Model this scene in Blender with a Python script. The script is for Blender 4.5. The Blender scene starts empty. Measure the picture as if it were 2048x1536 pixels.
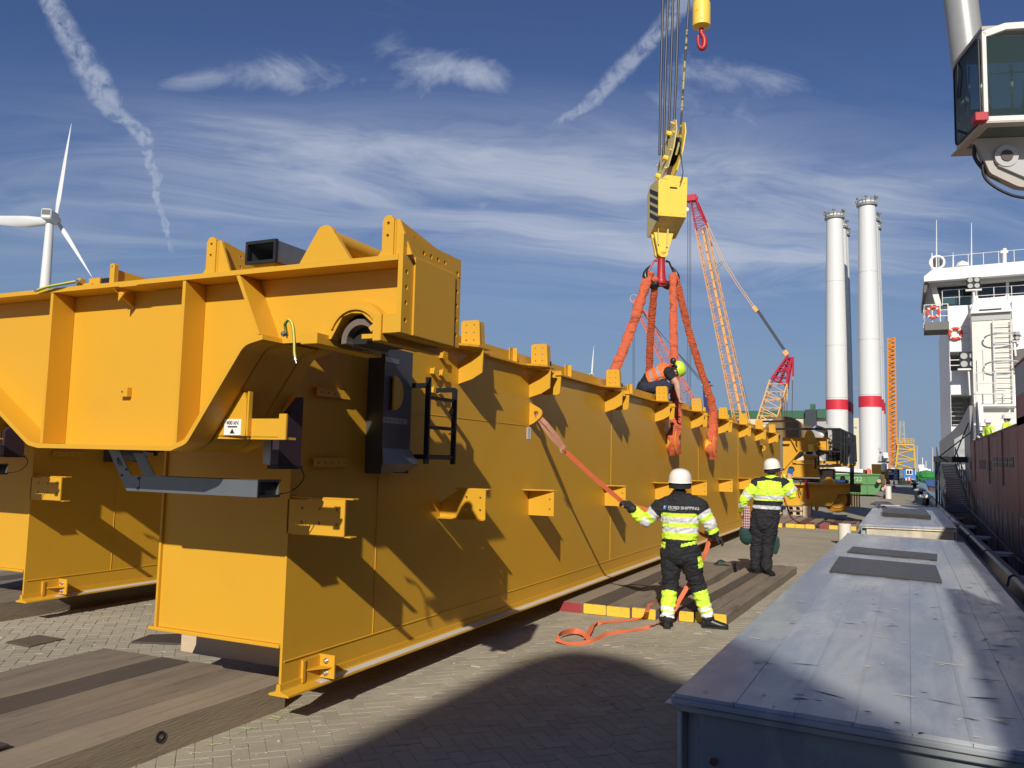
import bpy, bmesh, math, random
from math import radians, sin, cos, pi, sqrt, atan2
from mathutils import Vector, Matrix, noise, geometry
random.seed(7)
S = bpy.context.scene
COL = S.collection
V = Vector
# ---------------------------------------------------------------- camera
# world frame: +Y runs along the quay, +X towards the ship, Z up, metres.
CAM = V((0.0, 0.0, 1.85))
R_RIGHT = V((0.906, 0.423, 0.023)); R_FWD = V((-0.4233, 0.9013, 0.0912))
R_FWD.normalize()
R_RIGHT = (R_RIGHT - R_RIGHT.dot(R_FWD) * R_FWD).normalized()
R_UP = R_RIGHT.cross(R_FWD).normalized()
cam_d = bpy.data.cameras.new('camera'); cam = bpy.data.objects.new('camera', cam_d); COL.objects.link(cam)
cam.matrix_world = Matrix(((R_RIGHT.x, R_UP.x, -R_FWD.x, CAM.x), (R_RIGHT.y, R_UP.y, -R_FWD.y, CAM.y),
                           (R_RIGHT.z, R_UP.z, -R_FWD.z, CAM.z), (0, 0, 0, 1)))
cam_d.sensor_width = 36; cam_d.lens = 36 * 1660 / 2048
cam_d.clip_start = 0.05; cam_d.clip_end = 12000
S.camera = cam
# ---------------------------------------------------------------- sun, sky, exposure
LIGHT = V((-0.312, 1.0, -0.627)).normalized()      # direction the sunlight travels
sl = bpy.data.lights.new('sun', 'SUN'); sl.energy = 4.6; sl.angle = radians(0.53); sl.color = (1.0, 0.93, 0.82)
so = bpy.data.objects.new('sun', sl); COL.objects.link(so)
so.rotation_euler = LIGHT.to_track_quat('-Z', 'Y').to_euler(); so.location = (20, -60, 60)
S.view_settings.view_transform = 'Standard'; S.view_settings.look = 'None'
S.view_settings.gamma = 1; S.view_settings.exposure = 0.0; S.view_settings.use_curve_mapping = False
W = bpy.data.worlds.new('World'); S.world = W; W.use_nodes = True
nt = W.node_tree; nt.nodes.clear()
class NX:
    """tiny expression builder for math nodes"""
    def __init__(s, t): s.t = t
    def m(s, op, *a, clamp=False):
        n = s.t.nodes.new('ShaderNodeMath'); n.operation = op; n.use_clamp = clamp
        for i, x in enumerate(a):
            if isinstance(x, (int, float)): n.inputs[i].default_value = x
            else: s.t.links.new(x, n.inputs[i])
        return n.outputs[0]
    def vm(s, op, a, b, out=0):
        n = s.t.nodes.new('ShaderNodeVectorMath'); n.operation = op
        for i, x in enumerate((a, b)):
            if isinstance(x, (tuple, Vector)): n.inputs[i].default_value = tuple(x)
            elif x is not None: s.t.links.new(x, n.inputs[i])
        return n.outputs[out]
    def comb(s, x, y, z):
        n = s.t.nodes.new('ShaderNodeCombineXYZ')
        for i, v in enumerate((x, y, z)):
            if isinstance(v, (int, float)): n.inputs[i].default_value = v
            else: s.t.links.new(v, n.inputs[i])
        return n.outputs[0]
    def noise(s, vec, scale, detail=4, rough=.5, dist=0, out=0):
        n = s.t.nodes.new('ShaderNodeTexNoise'); n.inputs['Scale'].default_value = scale
        n.inputs['Detail'].default_value = detail; n.inputs['Roughness'].default_value = rough
        n.inputs['Distortion'].default_value = dist
        if vec is not None: s.t.links.new(vec, n.inputs['Vector'])
        return n.outputs[out]
    def smooth(s, x, a, b):
        n = s.t.nodes.new('ShaderNodeMapRange'); n.interpolation_type = 'SMOOTHSTEP'
        n.inputs[1].default_value = a; n.inputs[2].default_value = b
        s.t.links.new(x, n.inputs[0]); return n.outputs[0]
    def curve(s, x, pts):
        """piecewise curve of x; pts sorted (x, y), all values mapped through 0..1"""
        xs = [p[0] for p in pts]; ys = [p[1] for p in pts]
        x0, x1, y0, y1 = min(xs), max(xs), min(ys), max(ys)
        u = s.m('DIVIDE', s.m('SUBTRACT', x, x0), x1 - x0, clamp=True)
        n = s.t.nodes.new('ShaderNodeFloatCurve'); c = n.mapping.curves[0]
        q = sorted(((a - x0) / (x1 - x0), (b - y0) / (y1 - y0 + 1e-9)) for a, b in pts)
        while len(c.points) < len(q): c.points.new(.5, .5)
        for p, (a, b) in zip(c.points, q): p.location = (a, b); p.handle_type = 'AUTO'
        n.mapping.update(); s.t.links.new(u, n.inputs['Value'])
        return s.m('ADD', s.m('MULTIPLY', n.outputs[0], y1 - y0), y0)
    def mix(s, f, a, b):
        n = s.t.nodes.new('ShaderNodeMix'); n.data_type = 'RGBA'
        for i, x in ((0, f), (6, a), (7, b)):
            if isinstance(x, (int, float)): n.inputs[i].default_value = x
            elif isinstance(x, tuple): n.inputs[i].default_value = (*x[:3], 1)
            else: s.t.links.new(x, n.inputs[i])
        return n.outputs[2]
X = NX(nt)
sky = nt.nodes.new('ShaderNodeTexSky'); sky.sky_type = 'NISHITA'; sky.sun_disc = False
sky.sun_elevation = radians(31); sky.sun_rotation = atan2(0.312, -1.0)
sky.air_density = 1.0; sky.dust_density = 0.15; sky.ozone_density = 3.0; sky.altitude = 0
tc = nt.nodes.new('ShaderNodeTexCoord'); D = tc.outputs['Generated']
# direction coordinates on the side of the sky the quay looks to (tangent plane round a fixed compass bearing)
dF = X.m('MAXIMUM', X.vm('DOT_PRODUCT', D, tuple(R_FWD), 1), 0.05)
U = X.m('DIVIDE', X.vm('DOT_PRODUCT', D, tuple(R_RIGHT), 1), dF)
T = X.m('DIVIDE', X.vm('DOT_PRODUCT', D, tuple(R_UP), 1), dF)
def uv(px, py): return ((px - 1024) / 1660, (768 - py) / 1660)
UT = X.comb(U, T, 0.0)
def trail(pts, wid, amp, seed, rough=.6):
    q = [uv(*p) for p in pts]
    jit = X.m('MULTIPLY', X.m('SUBTRACT', X.noise(X.vm('ADD', UT, (seed, 0, 0)), 38, 5, .6), .5), .022)
    xx = X.curve(T, [(b, a) for a, b in q])
    ww = X.curve(T, [(uv(0, b)[1], a / 1660) for b, a in wid])
    d = X.m('DIVIDE', X.m('ABSOLUTE', X.m('ADD', X.m('SUBTRACT', U, xx), jit)), ww)
    core = X.smooth(X.m('SUBTRACT', 1.0, d), 0.0, .75)
    n = X.smooth(X.noise(X.vm('ADD', UT, (seed, 3, 0)), 60, 6, rough, .6), .22, .62)
    ts = [b for a, b in q]
    end = X.m('MULTIPLY', X.smooth(T, min(ts), min(ts) + .03), X.m('SUBTRACT', 1.0, X.smooth(T, max(ts) - .01, max(ts) + .03)))
    return X.m('MULTIPLY', X.m('MULTIPLY', core, n), X.m('MULTIPLY', end, amp))
t1 = trail([(60, -80), (100, 0), (150, 90), (198, 170), (225, 225), (280, 262), (300, 320), (318, 400), (335, 470), (352, 520)],
           [(-80, 34), (0, 34), (100, 40), (200, 48), (262, 30), (330, 22), (420, 12), (520, 7)], .62, 1.3)
t2 = trail([(1420, -60), (1362, 8), (1310, 72), (1250, 132), (1180, 205), (1120, 245), (1062, 276)],
           [(-60, 36), (60, 34), (132, 34), (205, 33), (245, 30), (276, 20)], .55, 5.1)
t3 = trail([(1004, 362), (985, 390), (955, 430), (930, 462)], [(362, 14), (420, 12), (462, 7)], .30, 8.7)
# high cirrus: streaked noise on the cloud layer plane, coverage by region of the sky
dz = X.m('ADD', X.m('MAXIMUM', X.vm('DOT_PRODUCT', D, (0, 0, 1), 1), 0.0), .16)
PX = X.m('DIVIDE', X.vm('DOT_PRODUCT', D, (1, 0, 0), 1), dz); PY = X.m('DIVIDE', X.vm('DOT_PRODUCT', D, (0, 1, 0), 1), dz)
warp = X.m('MULTIPLY', X.m('SUBTRACT', X.noise(X.comb(PX, PY, 0.0), 1.3, 3, .5), .5), .9)
ca, sa = cos(.55), sin(.55)
A1 = X.m('ADD', X.m('ADD', X.m('MULTIPLY', PX, ca), X.m('MULTIPLY', PY, sa)), warp)
B1 = X.m('ADD', X.m('SUBTRACT', X.m('MULTIPLY', PY, ca), X.m('MULTIPLY', PX, sa)), X.m('MULTIPLY', warp, .4))
streak = X.noise(X.comb(X.m('MULTIPLY', A1, .5), X.m('MULTIPLY', B1, 1.7), 2.0), 2.2, 10, .62, .9)
broad = X.noise(X.comb(X.m('MULTIPLY', A1, .5), B1, 7.0), 1.1, 3, .5)
def blob(cx, cy, rx, ry, rot=0):
    a, b = uv(cx, cy); c, s_ = cos(rot), sin(rot)
    du = X.m('SUBTRACT', U, a); dv = X.m('SUBTRACT', T, b)
    p = X.m('DIVIDE', X.m('ADD', X.m('MULTIPLY', du, c), X.m('MULTIPLY', dv, s_)), rx / 1660)
    q = X.m('DIVIDE', X.m('SUBTRACT', X.m('MULTIPLY', dv, c), X.m('MULTIPLY', du, s_)), ry / 1660)
    r2 = X.m('ADD', X.m('MULTIPLY', p, p), X.m('MULTIPLY', q, q))
    return X.m('EXPONENT', X.m('MULTIPLY', r2, -1.0))
cov = X.m('MULTIPLY', blob(760, 330, 560, 95, -.12), .34)
for (b, k) in ((blob(1500, 400, 520, 120, -.12), .25), (blob(1250, 500, 480, 80, -.05), .18), (blob(250, 440, 380, 60, -.1), .22),
               (blob(1750, 480, 420, 150), .12), (blob(560, 400, 300, 60), .12), (blob(1120, 220, 200, 40, -.3), .1)):
    cov = X.m('ADD', cov, X.m('MULTIPLY', b, k))
cir = X.m('ADD', X.m('MULTIPLY', streak, .8), X.m('MULTIPLY', broad, .25))
veil = X.m('MULTIPLY', X.m('ADD', X.m('ADD', blob(900, 350, 760, 130, -.05), X.m('MULTIPLY', blob(1500, 440, 600, 170, -.05), .8)), X.m('MULTIPLY', blob(200, 450, 420, 90), .6)), X.m('MULTIPLY', X.smooth(streak, .34, .68), .58))
cirrus = X.m('MAXIMUM', X.m('MULTIPLY', X.smooth(X.m('ADD', cir, cov), .62, 1.04), .92), veil)
# thin, ragged fleece higher up
fl = X.noise(X.comb(X.m('MULTIPLY', U, .7), T, 0.0), 9, 9, .66, .7)
flc = X.m('ADD', X.m('ADD', X.m('MULTIPLY', blob(905, 135, 170, 50, -.25), .47), X.m('MULTIPLY', blob(365, 170, 150, 34, .1), .38)),
          X.m('ADD', X.m('MULTIPLY', blob(1560, 150, 220, 46, -.1), .38), X.m('ADD', X.m('MULTIPLY', blob(600, 150, 260, 50, -.2), .26), X.m('MULTIPLY', blob(1430, 240, 240, 60, -.2), .24))))
fleece = X.m('MULTIPLY', X.smooth(X.m('ADD', fl, flc), .70, 1.12), .8)
mask = X.m('MAXIMUM', cirrus, fleece)
for t_ in (t1, t2, t3): mask = X.m('MAXIMUM', mask, t_)
mask = X.m('MINIMUM', mask, .8)
tint = X.vm('MULTIPLY', sky.outputs[0], (.64, .70, .95))
# clear bluish air towards the horizon, the same all round
elev = X.vm('DOT_PRODUCT', D, (0, 0, 1), 1)
skyc = X.mix(X.m('MULTIPLY', X.m('SUBTRACT', 1.0, X.smooth(elev, -.02, .42)), .92), tint, (2.75, 3.95, 5.6))
CLOUD = (6.4, 7.1, 8.6)
col = X.mix(mask, skyc, CLOUD)
bg = nt.nodes.new('ShaderNodeBackground'); bg.inputs[1].default_value = 0.075
nt.links.new(col, bg.inputs[0])
out = nt.nodes.new('ShaderNodeOutputWorld'); nt.links.new(bg.outputs[0], out.inputs[0])

# ---------------------------------------------------------------- surveying helpers (photo sight lines met with real planes)
def ray(u, v): return ((u - 1024) / 1660 * R_RIGHT + (768 - v) / 1660 * R_UP + R_FWD).normalized()
def onx(u, v, x): d = ray(u, v); return CAM + d * ((x - CAM.x) / d.x)
def ony(u, v, y): d = ray(u, v); return CAM + d * ((y - CAM.y) / d.y)
def onz(u, v, z=0.0): d = ray(u, v); return CAM + d * ((z - CAM.z) / d.z)
# ---------------------------------------------------------------- materials
def srgb(r, g, b):
    f = lambda c: (c / 255 / 12.92) if c / 255 <= .04045 else ((c / 255 + .055) / 1.055) ** 2.4
    return (f(r), f(g), f(b))
MATS = {}
def mat(name, c, rough=.5, metal=0, var=.08, vs=3.0, dirt=None, ds=2.0, dt=(.55, .75), bump=0, bs=40, coat=0, spec=.5,
        rvar=0, stretch=(1, 1, 1), dirt_or_crease=None, ds2=14, dt2=(.66, .7), emit=None, trans=0, dstretch=(1, 1, 1)):
    if name in MATS: return MATS[name]
    m = bpy.data.materials.new(name); m.use_nodes = True; t = m.node_tree; b = t.nodes['Principled BSDF']; x = NX(t)
    geo = t.nodes.new('ShaderNodeNewGeometry').outputs['Position']
    p = x.vm('MULTIPLY', geo, stretch)
    n1 = x.noise(p, vs, 5, .6)
    k = x.m('ADD', x.m('MULTIPLY', x.m('SUBTRACT', n1, .5), 2 * var), 1.0)
    base = x.vm('SCALE', tuple(c), None); sc = base.node; t.links.new(k, sc.inputs['Scale'])
    col = base
    if dirt:
        pd = x.vm('MULTIPLY', geo, dstretch)
        f = x.smooth(x.noise(pd, ds, 7, .68, .3), *dt); col = x.mix(f, col, tuple(dirt))
    if dirt_or_crease:
        f = x.smooth(x.noise(x.vm('MULTIPLY', geo, dstretch), ds2, 5, .7, .4), *dt2); col = x.mix(f, col, tuple(dirt_or_crease))
    t.links.new(col, b.inputs['Base Color'])
    b.inputs['Metallic'].default_value = metal; b.inputs['Roughness'].default_value = rough
    b.inputs['Specular IOR Level'].default_value = spec
    b.inputs['Coat Weight'].default_value = coat; b.inputs['Coat Roughness'].default_value = .2
    if trans: b.inputs['Transmission Weight'].default_value = trans
    if rvar:
        t.links.new(x.m('ADD', x.m('MULTIPLY', x.m('SUBTRACT', x.noise(p, vs * 2.3, 5, .65), .5), rvar), rough), b.inputs['Roughness'])
    if emit: b.inputs['Emission Color'].default_value = (*emit[0], 1); b.inputs['Emission Strength'].default_value = emit[1]
    if bump:
        bn = t.nodes.new('ShaderNodeBump'); bn.inputs['Strength'].default_value = 1; bn.inputs['Distance'].default_value = bump
        t.links.new(x.noise(p, bs, 4, .6), bn.inputs['Height']); t.links.new(bn.outputs[0], b.inputs['Normal'])
    MATS[name] = m; return m
YEL = mat('yellow_paint', (.655, .352, .026), .42, var=.06, vs=.9, bump=.004, bs=2.2, rvar=.18, spec=.35, dirt=(.60, .30, .04), ds=1.6, dt=(.58, .95), dirt_or_crease=(.42, .22, .05), ds2=11, dt2=(.74, .80))
YEL2 = mat('yellow_paint_old', (.76, .36, .03), .5, var=.09, vs=2, dirt=(.25, .15, .05), ds=3, dt=(.6, .9), rvar=.2)
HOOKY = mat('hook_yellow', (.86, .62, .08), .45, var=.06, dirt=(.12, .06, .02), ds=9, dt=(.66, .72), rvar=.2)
HOOKYS = mat('hook_yellow_grazed', (.60, .50, .22), .55, var=.08, dirt=(.16, .12, .07), ds=5, dt=(.66, .8))  # yellow greyed by colour for the faces in grazing light
GREYY = mat('bare_flange_grey', (.55, .53, .47), .45, var=.1, dirt=(.55, .33, .08), ds=6, dt=(.62, .8), dstretch=(1, .3, 1))
BLK = mat('black_rubber', (.012, .013, .015), .55, var=.2)
BLKP = mat('black_paint', (.014, .016, .02), .35, var=.2, rvar=.2)
GALV = mat('galvanised_steel', (.30, .33, .35), .38, metal=.85, var=.15, vs=18, rvar=.25)
DGALV = mat('dark_sheet_steel', (.10, .11, .13), .4, metal=.6, var=.15, vs=5, rvar=.2)
PURP = mat('dark_cabinet_paint', (.055, .035, .05), .35, var=.1, metal=.3)
WHITE = mat('white_paint', (.80, .79, .76), .4, var=.03, vs=.8, dirt=(.5, .42, .34), ds=.9, dt=(.66, .95), dstretch=(1, 1, .2))
WHITEC = mat('cream_white_paint', (.72, .69, .62), .45, var=.04, vs=1, dirt=(.4, .36, .3), ds=1.1, dt=(.66, .95), dstretch=(1, 1, .2))
TOWERW = mat('tower_white', (.70, .70, .68), .38, var=.02, vs=.15)
LABEL = mat('label_white', (.82, .82, .80), .4, var=.02)
INK = mat('printed_black', (.02, .02, .02), .5, var=0)
ORANGE = mat('sling_orange', (.62, .125, .05), .85, var=.25, vs=9, dirt=(.16, .04, .02), ds=4, dt=(.52, .72), bump=.035, bs=16, stretch=(1, 1, 2.6), dirt_or_crease=(.05, .02, .015), ds2=9, dt2=(.62, .70), dstretch=(1, 1, 2.2))  # darkest tone paints crease shade across the folds, along with dirt
STRAP = mat('strap_orange', (.74, .17, .07), .8, var=.12, vs=12, dirt=(.30, .10, .05), ds=9, dt=(.6, .85), bump=.002, bs=160)
STRAPW = mat('strap_worn', (.46, .23, .15), .85, var=.2, vs=20, dirt=(.10, .05, .04), ds=14, dt=(.6, .8), bump=.002, bs=160)
STEEL = mat('worn_steel', (.32, .32, .32), .35, metal=.9, var=.2, vs=14, rvar=.3)
BOLT = mat('zinc_bolt', (.55, .56, .56), .3, metal=.9, var=.1)
DKSTEEL = mat('dark_hook_steel', (.05, .045, .04), .35, metal=.7, var=.3, vs=9)
REDP = mat('red_paint', (.42, .018, .025), .45, var=.15, vs=5, dirt=(.03, .02, .02), ds=6, dt=(.6, .75), rvar=.2)
ROPE = mat('wire_rope', (.035, .035, .04), .5, metal=.4, var=.5, vs=60)
TIMB = mat('mat_timber', (.215, .175, .130), .82, var=.3, vs=2.2, dirt=(.07, .055, .04), ds=2.0, dt=(.5, .8), bump=.006, bs=16, stretch=(7, .55, 5), dstretch=(5, .5, 4), dirt_or_crease=(.30, .26, .21), ds2=3, dt2=(.62, .75))
TIMBL = mat('mat_timber_edge', (.28, .225, .16), .85, var=.25, vs=2.5, dirt=(.09, .07, .05), ds=2.2, dt=(.55, .8), bump=.005, bs=16, stretch=(7, .55, 5), dstretch=(5, .5, 4))
TIMBD = mat('mat_timber_dark', (.085, .068, .052), .85, var=.3, vs=2.5, bump=.006, bs=14, stretch=(6, .8, 4), dirt=(.16, .13, .10), ds=3, dt=(.6, .8))
PINE = mat('pine_block', (.60, .46, .30), .7, var=.12, vs=4, stretch=(1, .4, 6), bump=.001, bs=20)
ENDY = mat('painted_end_yellow', (.78, .50, .04), .6, var=.08, dirt=(.12, .09, .06), ds=22, dt=(.62, .66))
ENDR = mat('painted_end_red', (.30, .035, .04), .7, var=.2, dirt=(.12, .08, .07), ds=12, dt=(.6, .7))
PLATE = mat('steel_plate_flat', (.075, .072, .066), .45, metal=.25, var=.25, vs=4, dirt=(.24, .12, .045), ds=2.6, dt=(.68, .74), rvar=.25)
# ---------------------------------------------------------------- mesh building
class MB:
    def __init__(s): s.v = []; s.f = []; s.mi = []; s.cur = 0
    def add(s, vs, fs):
        o = len(s.v); s.v += [tuple(v) for v in vs]; s.f += [tuple(i + o for i in f) for f in fs]; s.mi += [s.cur] * len(fs); return s
    def box(s, x0, x1, y0, y1, z0, z1):
        vs = [(x, y, z) for x in (x0, x1) for y in (y0, y1) for z in (z0, z1)]
        return s.add(vs, [(0, 1, 3, 2), (4, 6, 7, 5), (0, 4, 5, 1), (2, 3, 7, 6), (0, 2, 6, 4), (1, 5, 7, 3)])
    def obox(s, c, ax, ay, az, hx, hy, hz):
        c = V(c); vs = [c + ax * (i * hx) + ay * (j * hy) + az * (k * hz) for i in (-1, 1) for j in (-1, 1) for k in (-1, 1)]
        return s.add(vs, [(0, 1, 3, 2), (4, 6, 7, 5), (0, 4, 5, 1), (2, 3, 7, 6), (0, 2, 6, 4), (1, 5, 7, 3)])
    def bar(s, a, b, w, h=None, up=(0, 0, 1)):
        a, b = V(a), V(b); h = h or w; d = (b - a); L = d.length
        if L < 1e-6: return s
        d.normalize(); u = V(up)
        if abs(d.dot(u)) > .98: u = V((0, 1, 0)) if abs(d.y) < .9 else V((1, 0, 0))
        x = d.cross(u).normalized(); z = x.cross(d)
        return s.obox((a + b) / 2, x, d, z, w / 2, L / 2, h / 2)
    def quad(s, a, b, c, d): return s.add([a, b, c, d], [(0, 1, 2, 3)])
    def plate(s, poly, axis, a0, a1, holes=(), hn=10):
        """polygon with round holes, extruded from a0 to a1 along axis. poly: x-axis (y,z), y-axis (x,z), z-axis (x,y)"""
        loops = [list(poly)] + [[(hx + r * cos(2 * pi * i / hn), hz + r * sin(2 * pi * i / hn)) for i in range(hn)] for hx, hz, r in holes]
        pts = [V(p).to_2d() for l in loops for p in l]
        if len(loops) > 1:
            # keep triangles inside the outline and outside the holes
            edges = []; o = 0
            for l in loops: edges += [(o + i, o + (i + 1) % len(l)) for i in range(len(l))]; o += len(l)
            r = geometry.delaunay_2d_cdt(pts, edges, [], 1, 1e-6)
            vv, tris = r[0], r[2]
            def inside(c, l):
                k = False
                for i in range(len(l)):
                    (x1, y1), (x2, y2) = l[i], l[i - 1]
                    if (y1 > c[1]) != (y2 > c[1]) and c[0] < (x2 - x1) * (c[1] - y1) / (y2 - y1) + x1: k = not k
                return k
            fs = []
            for t in tris:
                c = sum((vv[i] for i in t), V((0, 0))) / len(t)
                if inside(c, loops[0]) and not any(inside(c, l) for l in loops[1:]): fs.append(t)
            pts = vv
        else:
            fs = [tuple(t) for t in geometry.tessellate_polygon([[V((p[0], p[1], 0)) for p in loops[0]]])]
        def e(p, a):
            return {'x': (a, p[0], p[1]), 'y': (p[0], a, p[1]), 'z': (p[0], p[1], a)}[axis]
        s.add([e(p, a0) for p in pts], fs); s.add([e(p, a1) for p in pts], [f[::-1] for f in fs])
        for l in loops:
            n = len(l); s.add([e(p, a0) for p in l] + [e(p, a1) for p in l], [(i, (i + 1) % n, n + (i + 1) % n, n + i) for i in range(n)])
        return s
    def tube(s, pts, r, n=8, caps=True, flat=None, flatdir=None):
        pts = [V(p) for p in pts]; m = len(pts); rs = r if isinstance(r, (list, tuple)) else [r] * m
        vs = []; u = None
        for i, p in enumerate(pts):
            d = (pts[min(i + 1, m - 1)] - pts[max(i - 1, 0)]).normalized()
            if u is None:
                u = V((0, 0, 1)) if abs(d.z) < .9 else V((1, 0, 0))
                if flatdir is not None: u = V(flatdir)
            u = (u - u.dot(d) * d).normalized(); w = d.cross(u)
            for k in range(n):
                a = 2 * pi * k / n; vs.append(p + (u * cos(a) * (flat or 1) + w * sin(a)) * rs[i])
        fs = [(i * n + k, i * n + (k + 1) % n, (i + 1) * n + (k + 1) % n, (i + 1) * n + k) for i in range(m - 1) for k in range(n)]
        if caps: fs += [tuple(range(n))[::-1], tuple(range((m - 1) * n, m * n))]
        return s.add(vs, fs)
    def lathe(s, prof, o, axis=(0, 0, 1), n=24):
        o = V(o); a = V(axis).normalized(); u = V((1, 0, 0)) if abs(a.x) < .9 else V((0, 1, 0)); u = (u - u.dot(a) * a).normalized(); w = a.cross(u)
        vs = [o + a * h + (u * cos(2 * pi * k / n) + w * sin(2 * pi * k / n)) * r for r, h in prof for k in range(n)]
        m = len(prof)
        fs = [(i * n + k, i * n + (k + 1) % n, (i + 1) * n + (k + 1) % n, (i + 1) * n + k) for i in range(m - 1) for k in range(n)]
        if prof[0][0] > 1e-4: fs.append(tuple(range(n))[::-1])
        if prof[-1][0] > 1e-4: fs.append(tuple(range((m - 1) * n, m * n)))
        return s.add(vs, fs)
    def ribbon(s, pts, w, sides, t=.004):
        pts = [V(p) for p in pts]; vs = []; m = len(pts)
        for i, p in enumerate(pts):
            d = (pts[min(i + 1, m - 1)] - pts[max(i - 1, 0)]).normalized(); sd = V(sides[i] if isinstance(sides, list) else sides)
            sd = (sd - sd.dot(d) * d).normalized(); nn = d.cross(sd)
            vs += [p - sd * w / 2 - nn * t / 2, p + sd * w / 2 - nn * t / 2, p + sd * w / 2 + nn * t / 2, p - sd * w / 2 + nn * t / 2]
        fs = [(i * 4 + k, i * 4 + (k + 1) % 4, i * 4 + 4 + (k + 1) % 4, i * 4 + 4 + k) for i in range(m - 1) for k in range(4)]
        return s.add(vs, fs + [(3, 2, 1, 0), (m * 4 - 4, m * 4 - 3, m * 4 - 2, m * 4 - 1)])
    def xform(s, M): s.v = [tuple(M @ V(v)) for v in s.v]; return s
    def build(s, name, mats, parent=None, smooth=False, bevel=0, label=None, kind=None):
        me = bpy.data.meshes.new(name); 
        base = parent_base(parent)
        me.from_pydata([tuple(V(v) - base) for v in s.v], [], s.f)
        mats = mats if isinstance(mats, (list, tuple)) else [mats]
        for m in mats: me.materials.append(m)
        if len(mats) > 1: me.polygons.foreach_set('material_index', s.mi)
        bm = bmesh.new(); bm.from_mesh(me); bmesh.ops.recalc_face_normals(bm, faces=bm.faces); bm.to_mesh(me); bm.free()
        if smooth:
            me.polygons.foreach_set('use_smooth', [True] * len(me.polygons))
            try: me.set_sharp_from_angle(angle=radians(38))
            except Exception: pass
        o = bpy.data.objects.new(name, me); COL.objects.link(o)
        if parent is not None: o.parent = parent
        if bevel:
            b = o.modifiers.new('bevel', 'BEVEL'); b.width = bevel; b.segments = 1; b.limit_method = 'ANGLE'; b.angle_limit = radians(50)
            b.harden_normals = False
        if label: o['label'] = label
        if kind: o['kind'] = kind
        return o
BASES = {}
def parent_base(p):
    b = V((0, 0, 0))
    while p is not None: b += V(p.location); p = p.parent
    return b
def thing(name, label, cat, loc=(0, 0, 0), group=None):
    o = bpy.data.objects.new(name, None); COL.objects.link(o); o.location = loc; o.empty_display_size = .2
    o['label'] = label; o['category'] = cat
    if group: o['group'] = group
    return o
def tag(o, label, cat, group=None):
    o['label'] = label; o['category'] = cat
    if group: o['group'] = group
    return o
def struct(o): o['kind'] = 'structure'; return o
KIDS = {}
def copy_tree(o, parent=None):
    c = o.copy(); COL.objects.link(c)
    if parent is not None: c.parent = parent
    for ch in [q for q in list(COL.objects) if q.parent == o]: copy_tree(ch, c)
    return c
def rounded(poly, r, n=5):
    """round the corners of a 2d polygon; r number or list per corner"""
    out = []; m = len(poly)
    for i, p in enumerate(poly):
        rr = r[i] if isinstance(r, (list, tuple)) else r
        if rr <= 0: out.append(p); continue
        p = V(p); a = V(poly[i - 1]) - p; b = V(poly[(i + 1) % m]) - p
        la, lb = a.length, b.length; a.normalize(); b.normalize()
        ang = a.angle(b); d = min(rr / math.tan(ang / 2), la * .48, lb * .48)
        p0, p1 = p + a * d, p + b * d
        for k in range(n + 1):
            t = k / n; out.append(tuple((p0 * (1 - t) + p * t) * (1 - t) + (p * (1 - t) + p1 * t) * t))
    return [tuple(q) for q in out]
def arc(cx, cz, r, a0, a1, n=10): return [(cx + r * cos(radians(a0 + (a1 - a0) * i / n)), cz + r * sin(radians(a0 + (a1 - a0) * i / n))) for i in range(n + 1)]
def text(name, body, size, loc, M3, m, parent=None, align='CENTER', ext=.001, sx=1):
    c = bpy.data.curves.new(name, 'FONT'); c.body = body; c.size = size; c.extrude = ext; c.align_x = align; c.align_y = 'CENTER'
    o = bpy.data.objects.new('t', c); COL.objects.link(o)
    dg = bpy.context.evaluated_depsgraph_get(); me = bpy.data.meshes.new_from_object(o.evaluated_get(dg)); 
    bpy.data.objects.remove(o)
    Mx = Matrix.Translation(V(loc)) @ M3.to_4x4() @ Matrix.Diagonal((sx, 1, 1, 1)); me.transform(Matrix.Translation(-parent_base(parent)) @ Mx)
    me.materials.clear(); me.materials.append(m)
    o = bpy.data.objects.new(name, me); COL.objects.link(o)
    if parent is not None: o.parent = parent
    return o
FACE_MY = Matrix(((1, 0, 0), (0, 0, -1), (0, 1, 0)))            # text facing -Y, reading along +X
FACE_MX = Matrix(((0, 0, -1), (-1, 0, 0), (0, 1, 0)))           # text facing -X, reading along -Y
FACE_PX = Matrix(((0, 0, 1), (1, 0, 0), (0, 1, 0)))             # text facing +X, reading along +Y
def lerp(a, b, t): return a + (b - a) * t
def spline(pts, n=8):
    pts = [V(p) for p in pts]; P = [pts[0]] + pts + [pts[-1]]; out = []
    for i in range(1, len(P) - 2):
        for k in range(n):
            t = k / n; a, b, c, d = P[i - 1], P[i], P[i + 1], P[i + 2]
            out.append(.5 * ((2 * b) + (c - a) * t + (2 * a - 5 * b + 4 * c - d) * t * t + (3 * b - a - 3 * c + d) * t ** 3))
    return out + [pts[-1]]

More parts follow.
